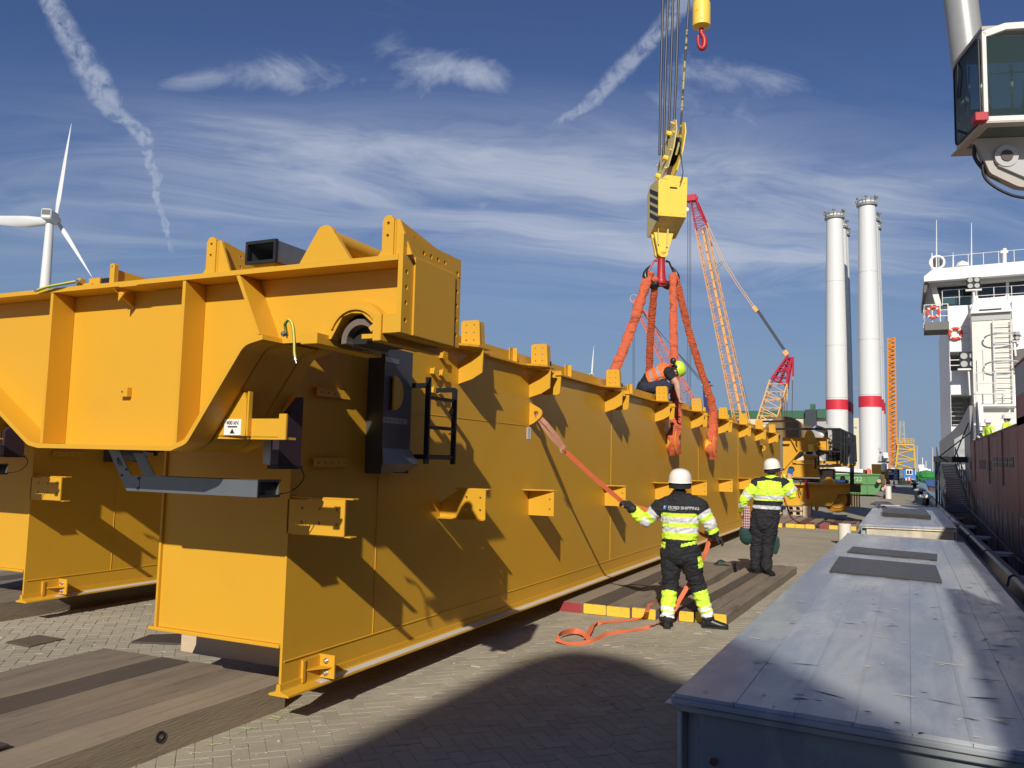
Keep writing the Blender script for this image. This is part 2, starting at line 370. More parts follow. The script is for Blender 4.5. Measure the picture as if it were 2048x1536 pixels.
def split_islands(names):
    """give every loose piece of the named parts an object of its own, under the same parent"""
    for o in [q for q in list(COL.objects) if q.type == 'MESH' and q.name.split('.')[0] in names]:
        me = o.data; n = len(me.vertices); par = list(range(n))
        def find(a):
            while par[a] != a: par[a] = par[par[a]]; a = par[a]
            return a
        for e in me.edges:
            a, b_ = find(e.vertices[0]), find(e.vertices[1])
            if a != b_: par[a] = b_
        gr = {}
        for p in me.polygons: gr.setdefault(find(p.vertices[0]), []).append(p)
        if len(gr) < 2: continue
        gs = sorted(gr.values(), key=lambda l: -len(l)); co = [v.co.copy() for v in me.vertices]
        for k, ps in enumerate(gs):
            mp = {}; vs = []; fs = []
            for p in ps:
                f = []
                for v in p.vertices:
                    if v not in mp: mp[v] = len(vs); vs.append(co[v])
                    f.append(mp[v])
                fs.append(f)
            m2 = bpy.data.meshes.new(me.name); m2.from_pydata(vs, [], fs)
            for m in me.materials: m2.materials.append(m)
            m2.polygons.foreach_set('use_smooth', [p.use_smooth for p in ps]); m2.polygons.foreach_set('material_index', [p.material_index for p in ps])
            if k == 0: first = m2; continue
            c = o.copy(); c.data = m2; COL.objects.link(c)
            for key in ('kind',):
                if key in c and c[key] != 'stuff': pass
        o.data = first
SPLIT = {'end_plate', 'hinge_block', 'ladder_stub', 'duct_foot', 'head_beam', 'standoff', 'floor_and_roof', 'cheek_plate', 'strut', 'rib', 'tab', 'cable_clamp', 'bolt', 'axle_nut', 'rivet', 'keeper', 'grab_bar', 'deck', 'ear_muff',
         'white_band', 'load_symbol', 'stair', 'window_strip', 'weld_line', 'rust_spot', 'scupper_pipe', 'wiper', 'hydraulic_hose', 'section_seam', 'safety_catch', 'tip_sheaves', 'anchor_block', 'eyes', 'bearing_disc', 'luffing_rope', 'hoist_rope', 'steel_box_frame', 'weld_strip', 'accommodation_block', 'stop_bracket', 'splice_plate', 'walkway_bracket', 'post_socket', 'arm_plate', 'pin_boss', 'top_flange'}
# ================================================================ SETTING: ground, quay, water
def ground_mat(name, c, c2, brick=False):
    m = bpy.data.materials.new(name); m.use_nodes = True; t = m.node_tree; b = t.nodes['Principled BSDF']; x = NX(t)
    g = t.nodes.new('ShaderNodeNewGeometry'); P = g.outputs['Position']
    n1 = x.noise(P, .55, 7, .62, .3); n2 = x.noise(P, 7, 6, .7); n3 = x.noise(P, 45, 4, .7)
    col = x.mix(x.smooth(n1, .35, .68), c, c2)
    if brick:
        isl = g.outputs['Random Per Island']
        k = x.m('ADD', x.m('MULTIPLY', isl, .16), .92)
        sc = x.vm('SCALE', (1, 1, 1), None); sc.node.inputs[3]; t.links.new(col, sc.node.inputs[0]); t.links.new(k, sc.node.inputs['Scale']); col = sc
    pale = x.smooth(x.noise(x.vm('MULTIPLY', P, (1, .6, 1)), 3.1, 8, .74, .8), .57, .70)
    col = x.mix(x.m('MULTIPLY', pale, .55), col, (.52, .48, .39))
    dark = x.smooth(n2, .60, .76); col = x.mix(x.m('MULTIPLY', dark, .45), col, (.17, .155, .125))
    chip = x.smooth(x.noise(x.vm('MULTIPLY', x.vm('ADD', P, (9, 4, 0)), (1.6, 1, 1)), 22, 4, .75, 1.2), .71, .75)
    col = x.mix(x.m('MULTIPLY', chip, .8), col, (.66, .61, .52))
    t.links.new(col, b.inputs['Base Color']); b.inputs['Roughness'].default_value = .9; b.inputs['Specular IOR Level'].default_value = .25
    h = x.m('ADD', x.m('MULTIPLY', n3, .5), n2)
    if not brick:
        # far pavers: the joints of the same 45 degree bond as fine relief and tint
        r = x.comb(x.m('MULTIPLY', x.m('ADD', x.vm('DOT_PRODUCT', P, (.7071, .7071, 0), 1), 0.0), 1.0), x.m('ADD', x.vm('DOT_PRODUCT', P, (-.7071, .7071, 0), 1), 0.0), 0.0)
        bt = t.nodes.new('ShaderNodeTexBrick'); t.links.new(r, bt.inputs['Vector'])
        bt.inputs['Scale'].default_value = 1; bt.inputs['Brick Width'].default_value = .21; bt.inputs['Row Height'].default_value = .105; bt.inputs['Mortar Size'].default_value = .006
        bt.inputs['Color1'].default_value = (1, 1, 1, 1); bt.inputs['Color2'].default_value = (.82, .82, .82, 1); bt.inputs['Mortar'].default_value = (.6, .6, .6, 1)
        mm = t.nodes.new('ShaderNodeMix'); mm.data_type = 'RGBA'; mm.blend_type = 'MULTIPLY'; mm.inputs[0].default_value = .6
        t.links.new(col, mm.inputs[6]); t.links.new(bt.outputs[0], mm.inputs[7]); t.links.new(mm.outputs[2], b.inputs['Base Color'])
    bn = t.nodes.new('ShaderNodeBump'); bn.inputs['Distance'].default_value = .004; t.links.new(h, bn.inputs['Height']); t.links.new(bn.outputs[0], b.inputs['Normal'])
    return m
GROUND = ground_mat('paved_ground', (.34, .305, .235), (.41, .37, .285))
BRICKM = ground_mat('paver_brick', (.335, .30, .228), (.41, .37, .285), True)
CONC = mat('quay_concrete', (.30, .285, .25), .85, var=.15, vs=.8, dirt=(.16, .15, .13), ds=.7, dt=(.5, .75), bump=.004, bs=12)
ASPH = mat('dark_asphalt', (.10, .10, .098), .9, var=.2, vs=.5, bump=.003, bs=20, dirt=(.14, .135, .125), ds=.3, dt=(.5, .7))
QX = 1.9
g = MB(); g.quad((-1500, -60, -.0022), (QX, -60, -.0022), (QX, 420, -.0022), (-1500, 420, -.0022)); ground = struct(g.build('ground', GROUND))
g = MB(); g.quad((-6000, 420, -.05), (QX - 60, 420, -.05), (QX - 60, 7000, -.05), (-6000, 7000, -.05)); struct(g.build('terrain', GROUND))
g = MB(); g.box(QX - .55, QX, -60, 420, -5, -.002); struct(g.build('quay_wall', CONC))
g = MB(); g.quad((-2.6, 86, .002), (.9, 92, .002), (.9, 420, .002), (-14, 420, .002)); struct(g.build('road', mat('pale_concrete_road', (.34, .31, .26), .9, var=.12, vs=.4)))
WATER = mat('harbour_water', (.035, .06, .075), .12, var=.2, vs=.2, bump=.05, bs=.8, spec=.6)
g = MB(); g.quad((QX - 60, -400, -3.2), (7000, -400, -3.2), (7000, 7000, -3.2), (QX - 60, 7000, -3.2)); struct(g.build('water', WATER))
# herringbone pavers, 0.21 x 0.105 m at 45 degrees, real joints
u_ = .1065
def brick_mesh(L, Wd):
    e = .0026; c = .0016; h = .0
    a, b = L / 2 - e, Wd / 2 - e
    v = [(-a, -b, -.05), (a, -b, -.05), (a, b, -.05), (-a, b, -.05), (-a, -b, h - c), (a, -b, h - c), (a, b, h - c), (-a, b, h - c),
         (-a + c, -b + c, h), (a - c, -b + c, h), (a - c, b - c, h), (-a + c, b - c, h)]
    f = [(0, 1, 5, 4), (1, 2, 6, 5), (2, 3, 7, 6), (3, 0, 4, 7), (4, 5, 9, 8), (5, 6, 10, 9), (6, 7, 11, 10), (7, 4, 8, 11), (8, 9, 10, 11)]
    return v, f
bv, bf = brick_mesh(2 * u_, u_)
bme = bpy.data.meshes.new('brick'); bme.from_pydata(bv, [], bf); bme.materials.append(BRICKM)
areas = [(-4.35, -.85, 2.6, 17.0), (-10.6, -5.6, 4.2, 9.8)]
bricks = []
for i in range(-260, 260):
    for j in range(-260, 260):
        k = (i - j) % 4
        if k == 0: cx, cy, a = (i + 1) * u_, (j + .5) * u_, 0
        elif k == 3: cx, cy, a = (i + .5) * u_, (j + 1) * u_, pi / 2
        else: continue
        x_ = (cx - cy) * .7071; y_ = (cx + cy) * .7071 + 8
        for ar in areas:
            if ar[0] < x_ < ar[1] and ar[2] < y_ < ar[3]: bricks.append((x_, y_, a + pi / 4)); break
def vis(b): return b[1] + (6 if b[0] < -5 else 0) + (0 if -4.2 < b[0] < -1.15 else 9)
bricks.sort(key=vis)
rnd = random.Random(3); rest = MB()
for n_, (x_, y_, a) in enumerate(bricks):
    z_ = rnd.uniform(-.0016, .0012); tx, ty = rnd.gauss(0, .004), rnd.gauss(0, .004); da = rnd.gauss(0, .006)
    if n_ < 298:
        o = bpy.data.objects.new('brick', bme); COL.objects.link(o); o.parent = ground
        o.location = (x_, y_, z_ + .002); o.rotation_euler = (tx, ty, a + da)
    else:
        Mx = Matrix.Translation((x_, y_, z_ + .002)) @ Matrix.Rotation(a + da, 4, 'Z') @ Matrix.Rotation(tx, 4, 'X') @ Matrix.Rotation(ty, 4, 'Y')
        rest.add([Mx @ V(v) for v in bv], bf)
rest.build('brick', BRICKM, ground, kind='stuff')
# grit, paint flakes and wood splinters lying on the pavers
gr = MB(); rr = random.Random(11)
for n_ in range(620):
    x_, y_ = (rr.uniform(-4.0, -1.2), rr.uniform(3.4, 12)) if n_ < 470 else (rr.uniform(-9, -6.2), rr.uniform(5, 9))
    L = rr.uniform(.006, .02) if rr.random() < .8 else rr.uniform(.03, .11); w = rr.uniform(.003, .01); a = rr.gauss(.9, .6)
    gr.obox((x_, y_, .006), V((cos(a), sin(a), 0)), V((-sin(a), cos(a), 0)), V((0, 0, 1)), L / 2, w / 2, rr.uniform(.001, .004))
tag(gr.build('debris', mat('splinter_debris', (.45, .40, .32), .9, var=.5, vs=1.5)), 'pale grit and wood splinters scattered over the brick paving', 'debris')['kind'] = 'stuff'
# paint marks on the paving
def smear(name, pts, w, m, label):
    b = MB(); r_ = random.Random(len(pts))
    for (a, c) in zip(pts[:-1], pts[1:]):
        for k in range(14):
            p = V(a).lerp(V(c), r_.random()); b.obox((p.x + r_.gauss(0, w * .25), p.y + r_.gauss(0, w * .25), .0052 + k * .0002), V((1, 0, 0)).lerp(V((0, 1, 0)), r_.random()).normalized(), V((0, 1, 0)), V((0, 0, 1)), r_.uniform(.01, w), r_.uniform(.004, w * .25), .0001)
    o = tag(b.build(name, m), label, 'paint mark'); o['kind'] = 'stuff'; return o
LIME = mat('lime_spray_paint', (.48, .66, .10), .7, var=.3, vs=30)
smear('paint_mark', [(-4.0, 4.0, 0), (-4.03, 4.6, 0), (-4.0, 5.2, 0)], .05, mat('pale_lime_spray', (.50, .55, .30), .8, var=.3, vs=30), 'pale green sprayed line on the paving along the foreground timber mat')
smear('paint_mark', [(-3.35, 6.95, 0), (-3.0, 7.5, 0)], .05, mat('yellow_spray', (.60, .45, .12), .8, var=.3, vs=30), 'faded yellow paint dashes on the paving right of the girder shadow')
# iron cover in the paving on the left
t = thing('drain_cover', 'dark rusty square drain cover set flush in the brick paving', 'drain cover', (-7.35, 5.75, 0))
pc = [onz(10, 1287), onz(80, 1272), onz(130, 1280), onz(58, 1296)]
b = MB(); zc = .010
b.add([(p.x, p.y, zc) for p in pc] + [(p.x, p.y, -.02) for p in pc], [(0, 1, 2, 3), (4, 5, 1, 0), (5, 6, 2, 1), (6, 7, 3, 2), (7, 4, 0, 3)])
b.build('frame', mat('rusty_iron', (.10, .075, .055), .8, var=.4, vs=20, bump=.003, bs=60), t)
gb = MB()
for k in range(1, 12):
    f = k / 12; a = pc[0].lerp(pc[1], f); c = pc[3].lerp(pc[2], f); gb.bar((a.x, a.y, .014), (c.x, c.y, .014), .02, .008)
gb.build('grating', MATS['rusty_iron'], t)
# ---------------------------------------------------------------- timber crane mats
def crane_mat(x0, x1, y0, y1, z0, z1, n, label, group=None, ends=None, skew=0, mats=None, notch=.006):
    t = thing('timber_mat', label, 'timber mat', ((x0 + x1) / 2, (y0 + y1) / 2, z0), group)
    w = (x1 - x0) / n; r_ = random.Random(int((x0 * 31 + y0 * 17) * 10))
    for k in range(n):
        a, b_ = x0 + k * w + notch / 2, x0 + (k + 1) * w - notch / 2; dz_ = r_.uniform(-.006, .004); dy = r_.uniform(-.04, .04)
        b = MB(); ch = .012
        prof = [(a, z0), (b_, z0), (b_, z1 + dz_ - ch), (b_ - ch, z1 + dz_), (a + ch, z1 + dz_), (a, z1 + dz_ - ch)]
        L = y1 - y0; nn = 10; vs = []
        for q in range(nn + 1):
            yy = y0 + dy + L * q / nn; jx = 0 if q in (0, nn) else r_.gauss(0, .003)
            vs += [(px_ + jx + skew * (yy - y0), yy, pz_ + (0 if q in (0, nn) or pz_ == z0 else r_.gauss(0, .0025))) for px_, pz_ in prof]
        fs = [(q * 6 + i, q * 6 + (i + 1) % 6, q * 6 + 6 + (i + 1) % 6, q * 6 + 6 + i) for q in range(nn) for i in range(6)] + [(5, 4, 3, 2, 1, 0), tuple(nn * 6 + i for i in range(6))]
        b.add(vs, fs)
        p = b.build('plank', (mats or [TIMB, TIMBL, TIMB, TIMBD, TIMBL, TIMB])[(k * 2 + r_.randint(0, 1)) % 6 if not mats else k % len(mats)], t)
        if ends and k < len(ends) and ends[k]:
            e = MB(); ec = ends[k]; yy = y0 + dy
            x_a, x_b = a + .004, b_ - .004
            e.plate(rounded([(x_a, z0 + .008), (x_b, z0 + .008), (x_b, z1 - .006), (x_a, z1 - .006)], .012, 3), 'y', yy - .004, yy - .0005)
            e.build('painted_end', {'y': ENDY, 'r': ENDR}[ec], t, label={'y': 'yellow painted plank end', 'r': 'red painted plank end'}[ec])
    return t
m1 = crane_mat(-6.05, -4.12, 1.2, 5.02, 0, .215, 6, 'long weathered timber mat under the near end of the yellow box girder', 'timber mats on the quay', mats=[TIMB, TIMB, TIMBD, TIMB, TIMB, TIMBL])
# recessed bolt seats in its side
for (u__, v__, r_) in ((321, 1474, .035),):
    p = onx(u__, v__, -4.122)
    b = MB(); b.lathe([(r_, 0), (r_, .005), (r_ * .8, .004), (r_ * .8, .002)], (-4.124, p.y, p.z), (1, 0, 0), 18); b.build('bolt_seat', mat('wood_hole_dark', (.02, .016, .012), .9), m1)
    b = MB(); b.lathe([(0, .0), (.014, .0), (.014, .008), (0, .010)], (-4.122, p.y + .004, p.z), (1, 0, 0), 6); b.build('bolt', STEEL, m1)
crane_mat(-10.9, -8.75, 3.0, 8.0, 0, .215, 6, 'weathered timber mat under the second yellow girder at the left edge', 'timber mats on the quay')
crane_mat(-3.86, -2.66, 9.78, 15.1, 0, .13, 4, 'timber mat with red and yellow painted ends beside the girder, left of the strap', 'timber mats on the quay', ends=['r', 'y', 'y', 'y'])
crane_mat(-2.60, -1.86, 9.93, 15.3, 0, .13, 4, 'timber mat with red and yellow ends lying under the nearest worker', 'timber mats on the quay', ends=['r', 'y', 'y', 'y'], skew=.035)
crane_mat(-4.6, -3.3, 26.5, 31.0, 0, .13, 4, 'far timber mat with yellow ends behind the man with the phone', 'timber mats on the quay', ends=['y', 'y', 'y', 'y'])
crane_mat(-3.22, -2.38, 26.6, 30.6, 0, .13, 3, 'far timber mat with yellow ends, left of the red-ended one by the trolley', 'timber mats on the quay', ends=['y', 'y', 'y'])
crane_mat(-2.26, -1.24, 26.8, 30.6, 0, .13, 4, 'far timber mat with one red end behind the short white post', 'timber mats on the quay', ends=['r', 'y', 'y', 'y'])
# loose dark plates on the ground / mats
b = MB(); pl = [onz(262, 1286, .006), onz(300, 1272, .006), onz(372, 1270, .006), onz(372, 1290, .006)]
b.add([(p.x, p.y, .022) for p in pl] + [(p.x, p.y, .002) for p in pl], [(0, 1, 2, 3), (4, 5, 1, 0), (5, 6, 2, 1), (6, 7, 3, 2), (7, 4, 0, 3)]); tag(b.build('floor_plate', PLATE), 'thin brown plate on the paving beside the wooden block', 'plate')
b = MB(); b.box(-5.75, -4.46, 2.6, 3.12, .222, .237); tag(b.build('floor_plate', PLATE, bevel=.003), 'dark steel plate on the timber mat in the bottom left corner', 'plate')
# softwood packing block under the girder end
t = thing('packing_timber', 'pale softwood beam under the near girder end, its left tip in the sun', 'wood beam', (-4.7, 5.3, .215))
b = MB(); b.box(-5.40, -3.97, 5.20, 5.40, .219, .532); b.build('beam', PINE, t, bevel=.006)
# ================================================================ YELLOW BOX GIRDER (local to the near one, copied for the second)
XW, XL, Y0, Y1 = -3.84, -5.04, 4.60, 30.4
ZT = 2.92
gd = thing('box_girder', 'long yellow crane box girder hanging in orange slings, its bracketed side along the workers', 'crane girder', (-4.44, 4.6, .22), 'yellow crane bridge girders')
b = MB(); b.box(XW - .02, XW, Y0, Y1, .245, ZT - .02); b.build('web_plate', YEL, gd)
b = MB(); b.box(XL, XL + .02, Y0, Y1, .562, ZT - .02); b.build('web_plate', YEL, gd)
b = MB(); b.box(XL - .06, XW - .022, Y0 - .015, Y1, .535, .56); b.build('bottom_plate', YEL, gd, bevel=.003)
b = MB(); b.box(XL + .022, XW - .022, Y0 + .01, Y0 + .025, .562, ZT - .022)
b.box(XL + .022, XW - .022, Y1 - .03, Y1 - .01, .562, ZT - .022); b.build('end_plate', YEL, gd)
b = MB(); b.box(XL - .0, XL + .02, Y0 - .012, Y0 - .001, .56, 2.4); b.build('end_lip', YEL, gd)
b = MB(); b.plate(rounded([(-3.925, .222), (-3.755, .222), (-3.755, .236), (-3.825, .252), (-3.83, .30), (-3.86, .30), (-3.865, .252), (-3.925, .236)], [0, 0, .003, .02, 0, 0, .02, .003], 3), 'y', Y0 - .02, Y1); b.build('rail_flange', YEL, gd)
b = MB(); b.add([(-3.759, Y0 + .33, .2392), (-3.759, Y1, .2392), (-3.812, Y1, .2524), (-3.812, Y0 + .33, .2524)], [(0, 1, 2, 3)]); b.build('bare_strip', GREYY, gd)
# weld beads
b = MB(); b.tube([(XW + .001, Y0 + .02, .443), (XW + .001, Y1, .443)], .006, 6)
for y in (5.67, 11.63, 17.4, 22.07): b.tube([(XW + .001, y, .445), (XW + .001, y, ZT - .04)], .0045, 5)
b.tube([(XW + .001, 5.67, 2.24), (XW + .001, 8.6, 2.24)], .004, 5)
b.build('weld_seam', YEL, gd, smooth=True)
GY = [6.96, 8.64, 11.33, 14.02, 16.74, 19.5, 22.2, 24.9, 27.6, 30.1]
# top flange with scalloped widenings at the gussets, as one plan outline
e = []
for y in GY:
    e += [(XW + .055, y - .55), (XW + .06, y - .42), (XW + .10, y - .30), (XW + .20, y - .20), (XW + .265, y - .10), (XW + .265, y + .16), (XW + .06, y + .17)] if y < 29 else [(XW + .055, y - .2)]
pl = [(XL - .06, Y0 - .01), (XW + .055, Y0 - .01)] + e + [(XW + .055, Y1), (XL - .06, Y1)]
b = MB(); b.plate(pl, 'z', ZT - .02, ZT); b.build('top_flange', YEL, gd, bevel=.002)
b = MB(); b.box(XW - .075, XW - .055, Y0 + .5, Y1, ZT + .001, ZT + .13)
b.build('upstand', YEL, gd)
for y in GY:
    for ya in (y + 1.25,):
        if ya < Y1: b = MB(); b.plate([(ya - .02, ZT + .002), (ya + .07, ZT + .002), (ya + .07, ZT + .17), (ya - .02, ZT + .17)], 'x', XW - .053, XW - .043, holes=[(ya + .03, ZT + .13, .012)]); b.box(XW - .041, XW + .01, ya + .058, ya + .07, ZT + .002, ZT + .165); b.build('toe_board_post', YEL, gd)
def hp(x0, x1, z0, z1, nx, nz, r): return [(lerp(x0, x1, (i + .5) / nx), lerp(z0, z1, (k + .5) / nz), r) for i in range(nx) for k in range(nz)]
for i, y in enumerate(GY[:-1]):
    # hanging gusset, lit face towards -Y
    b = MB(); gus = [(XW + .001, 2.565), (XW + .15, 2.61), (XW + .255, 2.67), (XW + .262, 2.895), (XW + .245, 2.875), (XW + .19, 2.872), (XW + .09, 2.84), (XW + .03, 2.79), (XW + .001, 2.75)]
    b.plate(gus, 'y', y, y + .016); b.build('gusset', YEL, gd, bevel=.002)
    b = MB(); a = rounded([(XW + .01, ZT + .003), (XW + .215, ZT + .003), (XW + .20, ZT + .26), (XW + .005, ZT + .26)], [0, 0, .03, .03], 3)
    b.plate(a, 'y', y + .02, y + .035, holes=hp(XW + .02, XW + .19, ZT + .03, ZT + .25, 2, 3, .0085), hn=8)
    b.plate(rounded([(y + .036, ZT + .003), (y + .26, ZT + .003), (y + .17, ZT + .05), (y + .14, ZT + .25), (y + .036, ZT + .25)], [0, 0, .05, .03, 0], 3), 'x', XW + .18, XW + .192)
    b.build('post_socket', YEL, gd)
    if i >= 1:
        b = MB(); b.plate(rounded([(XW + .002, 2.70), (XW + .03, 2.62), (XW + .25, 2.62), (XW + .265, 2.90), (XW + .002, 2.90)], [0, .02, .04, 0, 0], 3), 'y', y + .32, y + .335)
        b.box(XW + .20, XW + .28, y + .30, y + .36, ZT - .075, ZT - .06); b.build('splice_plate', YEL, gd)
        b = MB()
        for k in (0, 1): b.tube([(XW + .19 + k * .04, y + .07, ZT - .001), (XW + .19 + k * .04, y + .07, ZT + .06)], .011, 6)
        if i < 3: b.build('bolt', BLKP, gd)
# mid-height walkway brackets
MY = [8.69, 11.37, 14.06, 16.8, 19.6, 22.25, 24.9]
b = MB(); y = Y0 + .012
b.plate(rounded([(-3.855, 1.315), (-3.372, 1.315), (-3.372, 1.558), (-3.66, 1.558), (-3.70, 1.545), (-3.855, 1.545)], 0), 'y', y - .012, y, holes=hp(-3.80, -3.36, 1.345, 1.54, 3, 2, .012)); b.box(-3.855, -3.318, y, y + .07, 1.558, 1.567); b.box(-3.855, -3.325, y, y + .07, 1.306, 1.315)
b.build('walkway_bracket', YEL, gd, bevel=.002)
b = MB(); y = 6.69
b.plate(rounded([(XW + .001, 1.315), (-3.378, 1.315), (-3.378, 1.575), (-3.63, 1.585), (XW + .001, 1.45)], [0, 0, 0, .03, 0], 3), 'y', y, y + .014, holes=hp(-3.64, -3.36, 1.34, 1.56, 2, 2, .011)); b.box(-3.70, -3.36, y + .014, y + .08, 1.576, 1.586); b.box(XW, -3.37, y - .05, y - .001, 1.306, 1.314)
b.build('walkway_bracket', YEL, gd, bevel=.002)
for y in MY:
    b = MB(); b.plate([(XW + .001, 1.235), (XW + .31, 1.235), (XW + .31, 1.50), (XW + .16, 1.515), (XW + .001, 1.505)], 'y', y, y + .014, holes=[(XW + .26, 1.31, .011), (XW + .26, 1.42, .011)])
    b.plate([(XW + .001, y - .17), (XW + .05, y - .17), (XW + .31, y - .02), (XW + .33, y + .05), (XW + .001, y + .05)], 'z', 1.517, 1.528)
    b.build('walkway_bracket', YEL, gd, bevel=.002)
# lifting lug plates
for y in (8.66, 25.9):
    b = MB(); b.plate([(XW + .001, 2.25), (XW + .05, 2.272), (XW + .09, 2.30)] + arc(XW + .088, 2.385, .068, -60, 60, 6) + [(XW + .001, 2.51)], 'y', y, y + .03, holes=[(XW + .085, 2.385, .03)], hn=16); b.build('lug', YEL, gd, bevel=.003)
# trunnions the slings hang on: drum between two collars, both sides
for y in (14.93, 18.25):
    for sx, xx in ((1, XW), (-1, XL)):
        b = MB(); b.lathe([(.17, 0), (.17, .17)], (xx + sx * .001, y, 2.24), (sx, 0, 0), 28); b.build('trunnion', YEL, gd, smooth=True)
        b = MB(); b.lathe([(.17, .17), (.235, .17), (.235, .185), (.0, .185)], (xx + sx * .001, y, 2.24), (sx, 0, 0), 28); b.build('collar', YEL, gd, smooth=True, bevel=.002)
# warning tag
b = MB(); b.box(XW + .001, XW + .004, 8.60, 8.705, 2.09, 2.225); lab = b.build('sign_plate', LABEL, gd, label='small white strip with a column of arrows')
b = MB()
for k in range(6):
    z = 2.212 - k * .021; b.add([(XW + .0055, 8.64, z), (XW + .0055, 8.665, z), (XW + .0055, 8.652, z - .016)], [(0, 1, 2)])
b.build('arrow_print', INK, lab)
# bolted stop bracket near the foot
b = MB(); b.plate([(XW + .001, .262), (XW + .14, .262), (XW + .14, .425), (XW + .001, .425)], 'y', 5.0, 5.012); b.box(XW + .001, XW + .012, 4.80, 5.0, .262, .42); b.box(XW + .012, XW + .022, 4.80, 4.83, .262, .415)
b.plate([(XW + .012, 4.84), (XW + .015, 4.999), (XW + .12, 4.999)], 'z', .338, .346); st = b.build('stop_bracket', YEL, gd, bevel=.002)
for z in (.385, .30):
    b = MB(); b.lathe([(.022, 0), (.022, .004), (.016, .004), (.016, .02), (.008, .02), (.008, .032), (0, .034)], (XW + .07, 4.998, z), (0, -1, 0), 6); b.build('bolt', BOLT, st)
# perforated cable rails, ladder, chute in the shade of the head beam
for (ya, yb, z) in ((4.80, 5.20, 2.31), (4.80, 5.20, 1.80)):
    b = MB(); b.plate([(ya, z - .03), (yb, z - .03), (yb, z + .035), (ya, z + .035)], 'x', XW + .03, XW + .036, holes=[(ya + .05 + k * .08, z, .008) for k in range(5)]); b.box(XW, XW + .03, ya, yb, z + .027, z + .035); b.build('cable_rail', YEL, gd)
for y in (6.40, 6.55):
    for k, z in enumerate((2.80, 2.64, 2.47)):
        if y == 6.40 and k == 0: continue
        b = MB(); b.plate([(y, z - .035), (y + .1, z - .035), (y + .1, z + .03), (y + .02, z + .03)], 'x', XW + .05, XW + .056, holes=[(y + .07, z, .009)]); b.box(XW + .001, XW + .05, y + .03, y + .04, z - .03, z + .02); b.build('ladder_lug', YEL, gd)
ch = MB(); yc0, yc1, xc1 = 5.46, 5.87, -3.675
ch.box(XW + .012, xc1, yc0, yc0 + .004, 1.72, 2.72); ch.box(xc1 - .004, xc1, yc0 + .004, yc1, 1.92, 2.72); ch.box(XW + .012, xc1 - .005, yc1 - .004, yc1, 1.72, 2.72)
ch.add([(xc1, yc0 + .003, 1.92), (xc1, yc1, 1.92), (xc1 + .05, yc1 + .07, 1.80), (xc1 + .05, yc0 - .05, 1.80), (xc1 - .02, yc0 + .02, 1.73), (xc1 - .02, yc1, 1.73)], [(0, 1, 2, 3), (3, 2, 5, 4)])
cho = ch.build('cable_chute', DGALV, gd)
b = MB(); b.plate([(yc0, 2.12), (yc0 + .35, 2.12), (yc0 + .35, 2.165), (yc0, 2.165)], 'x', xc1 + .001, xc1 + .004, holes=[(yc0 + .04 + k * .06, 2.142, .008) for k in range(5)]); b.box(xc1 + .001, xc1 + .004, yc0, yc0 + .2, 2.60, 2.64); b.build('cable_rail', GALV, cho)
b = MB(); b.plate(arc(5.56, 2.36, .14, -90, 90, 10), 'x', xc1 + .012, xc1 + .03); b.build('cover_flange', YEL, cho)
la = MB(); xl = -3.60
for y in (6.01, 6.47): la.bar((xl, y, 1.80), (xl, y, 2.53 - (.06 if y > 6.2 else 0)), .045, .03)
lad = la.build('ladder_stub', BLKP, gd, bevel=.004)
for z in (2.36, 2.11, 1.86): b = MB(); b.bar((xl, 6.02, z), (xl, 6.46, z), .022, .03); b.build('rung', BLKP, lad)
b = MB()
for y in (6.01, 6.47):
    for z in (2.46, 1.86): b.box(XW, xl, y - .02, y + .02, z - .02, z + .02)
b.build('standoff', BLKP, lad)
b = MB(); b.obox((xl + .05, 6.33, 2.26), V((0, .7, .7)), V((0, -.7, .7)), V((1, 0, 0)), .035, .03, .003); b.tube(spline([(xl + .05, 6.34, 2.22), (xl + .05, 6.40, 2.15), (xl + .05, 6.36, 2.08), (xl + .05, 6.30, 2.06)]), .006, 6); b.build('socket_cover', BLK, lad)
# cabinet hanging behind the head beam and its lead
b = MB(); b.plate([(4.0, 1.785), (4.21, 1.785), (4.21, 2.22), (4.0, 2.02)], 'x', -3.50, -3.44); cb = b.build('switch_cabinet', PURP, gd, bevel=.004)
b = MB(); b.box(-3.56, -3.502, 4.0, 4.20, 1.79, 2.0); b.build('side_panel', GALV, cb)
b = MB(); b.box(-3.52, -3.43, 3.995, 4.22, 1.762, 1.784); b.build('rubber_edge', BLK, cb)
b = MB(); b.tube(spline([(-3.47, 4.25, 1.77), (-3.46, 4.27, 1.70), (-3.50, 4.2, 1.62), (-3.54, 4.05, 1.60)]), .004, 6); b.build('lead', BLK, cb)
# ---------------------------------------------------------------- the head beam across the girder end
HY0, HY1, HT = 3.50, 4.11, 2.88
low = [(-2.30, 2.478), (-3.16, 2.478), (-3.29, 2.45), (-3.68, 1.90), (-3.80, 1.858), (-4.95, 1.858), (-5.05, 1.875), (-5.40, 2.10), (-5.93, 2.44), (-6.02, 2.478), (-6.45, 2.478)]
low = rounded(low, [0, .0, .12, .10, 0, .0, .12, 0, .08, 0, 0], 6)
th = .028
def offset_in(pl, d):
    o = []
    for i, p in enumerate(pl):
        a = V(pl[max(i - 1, 0)]); c = V(pl[min(i + 1, len(pl) - 1)]); t_ = (c - a).normalized(); n_ = V((t_.y, -t_.x)); o.append(tuple(V(p) + n_ * d))
    return o
inn = offset_in(low, th)
SC = (-2.62, 2.478)          # pivot half hole in the lower edge of the wing
b = MB(); cut = arc(SC[0], SC[1], .20, 0, 180, 14)
outl = [(-2.30, 2.478)] + cut + [q for q in low if q[0] < -2.83]
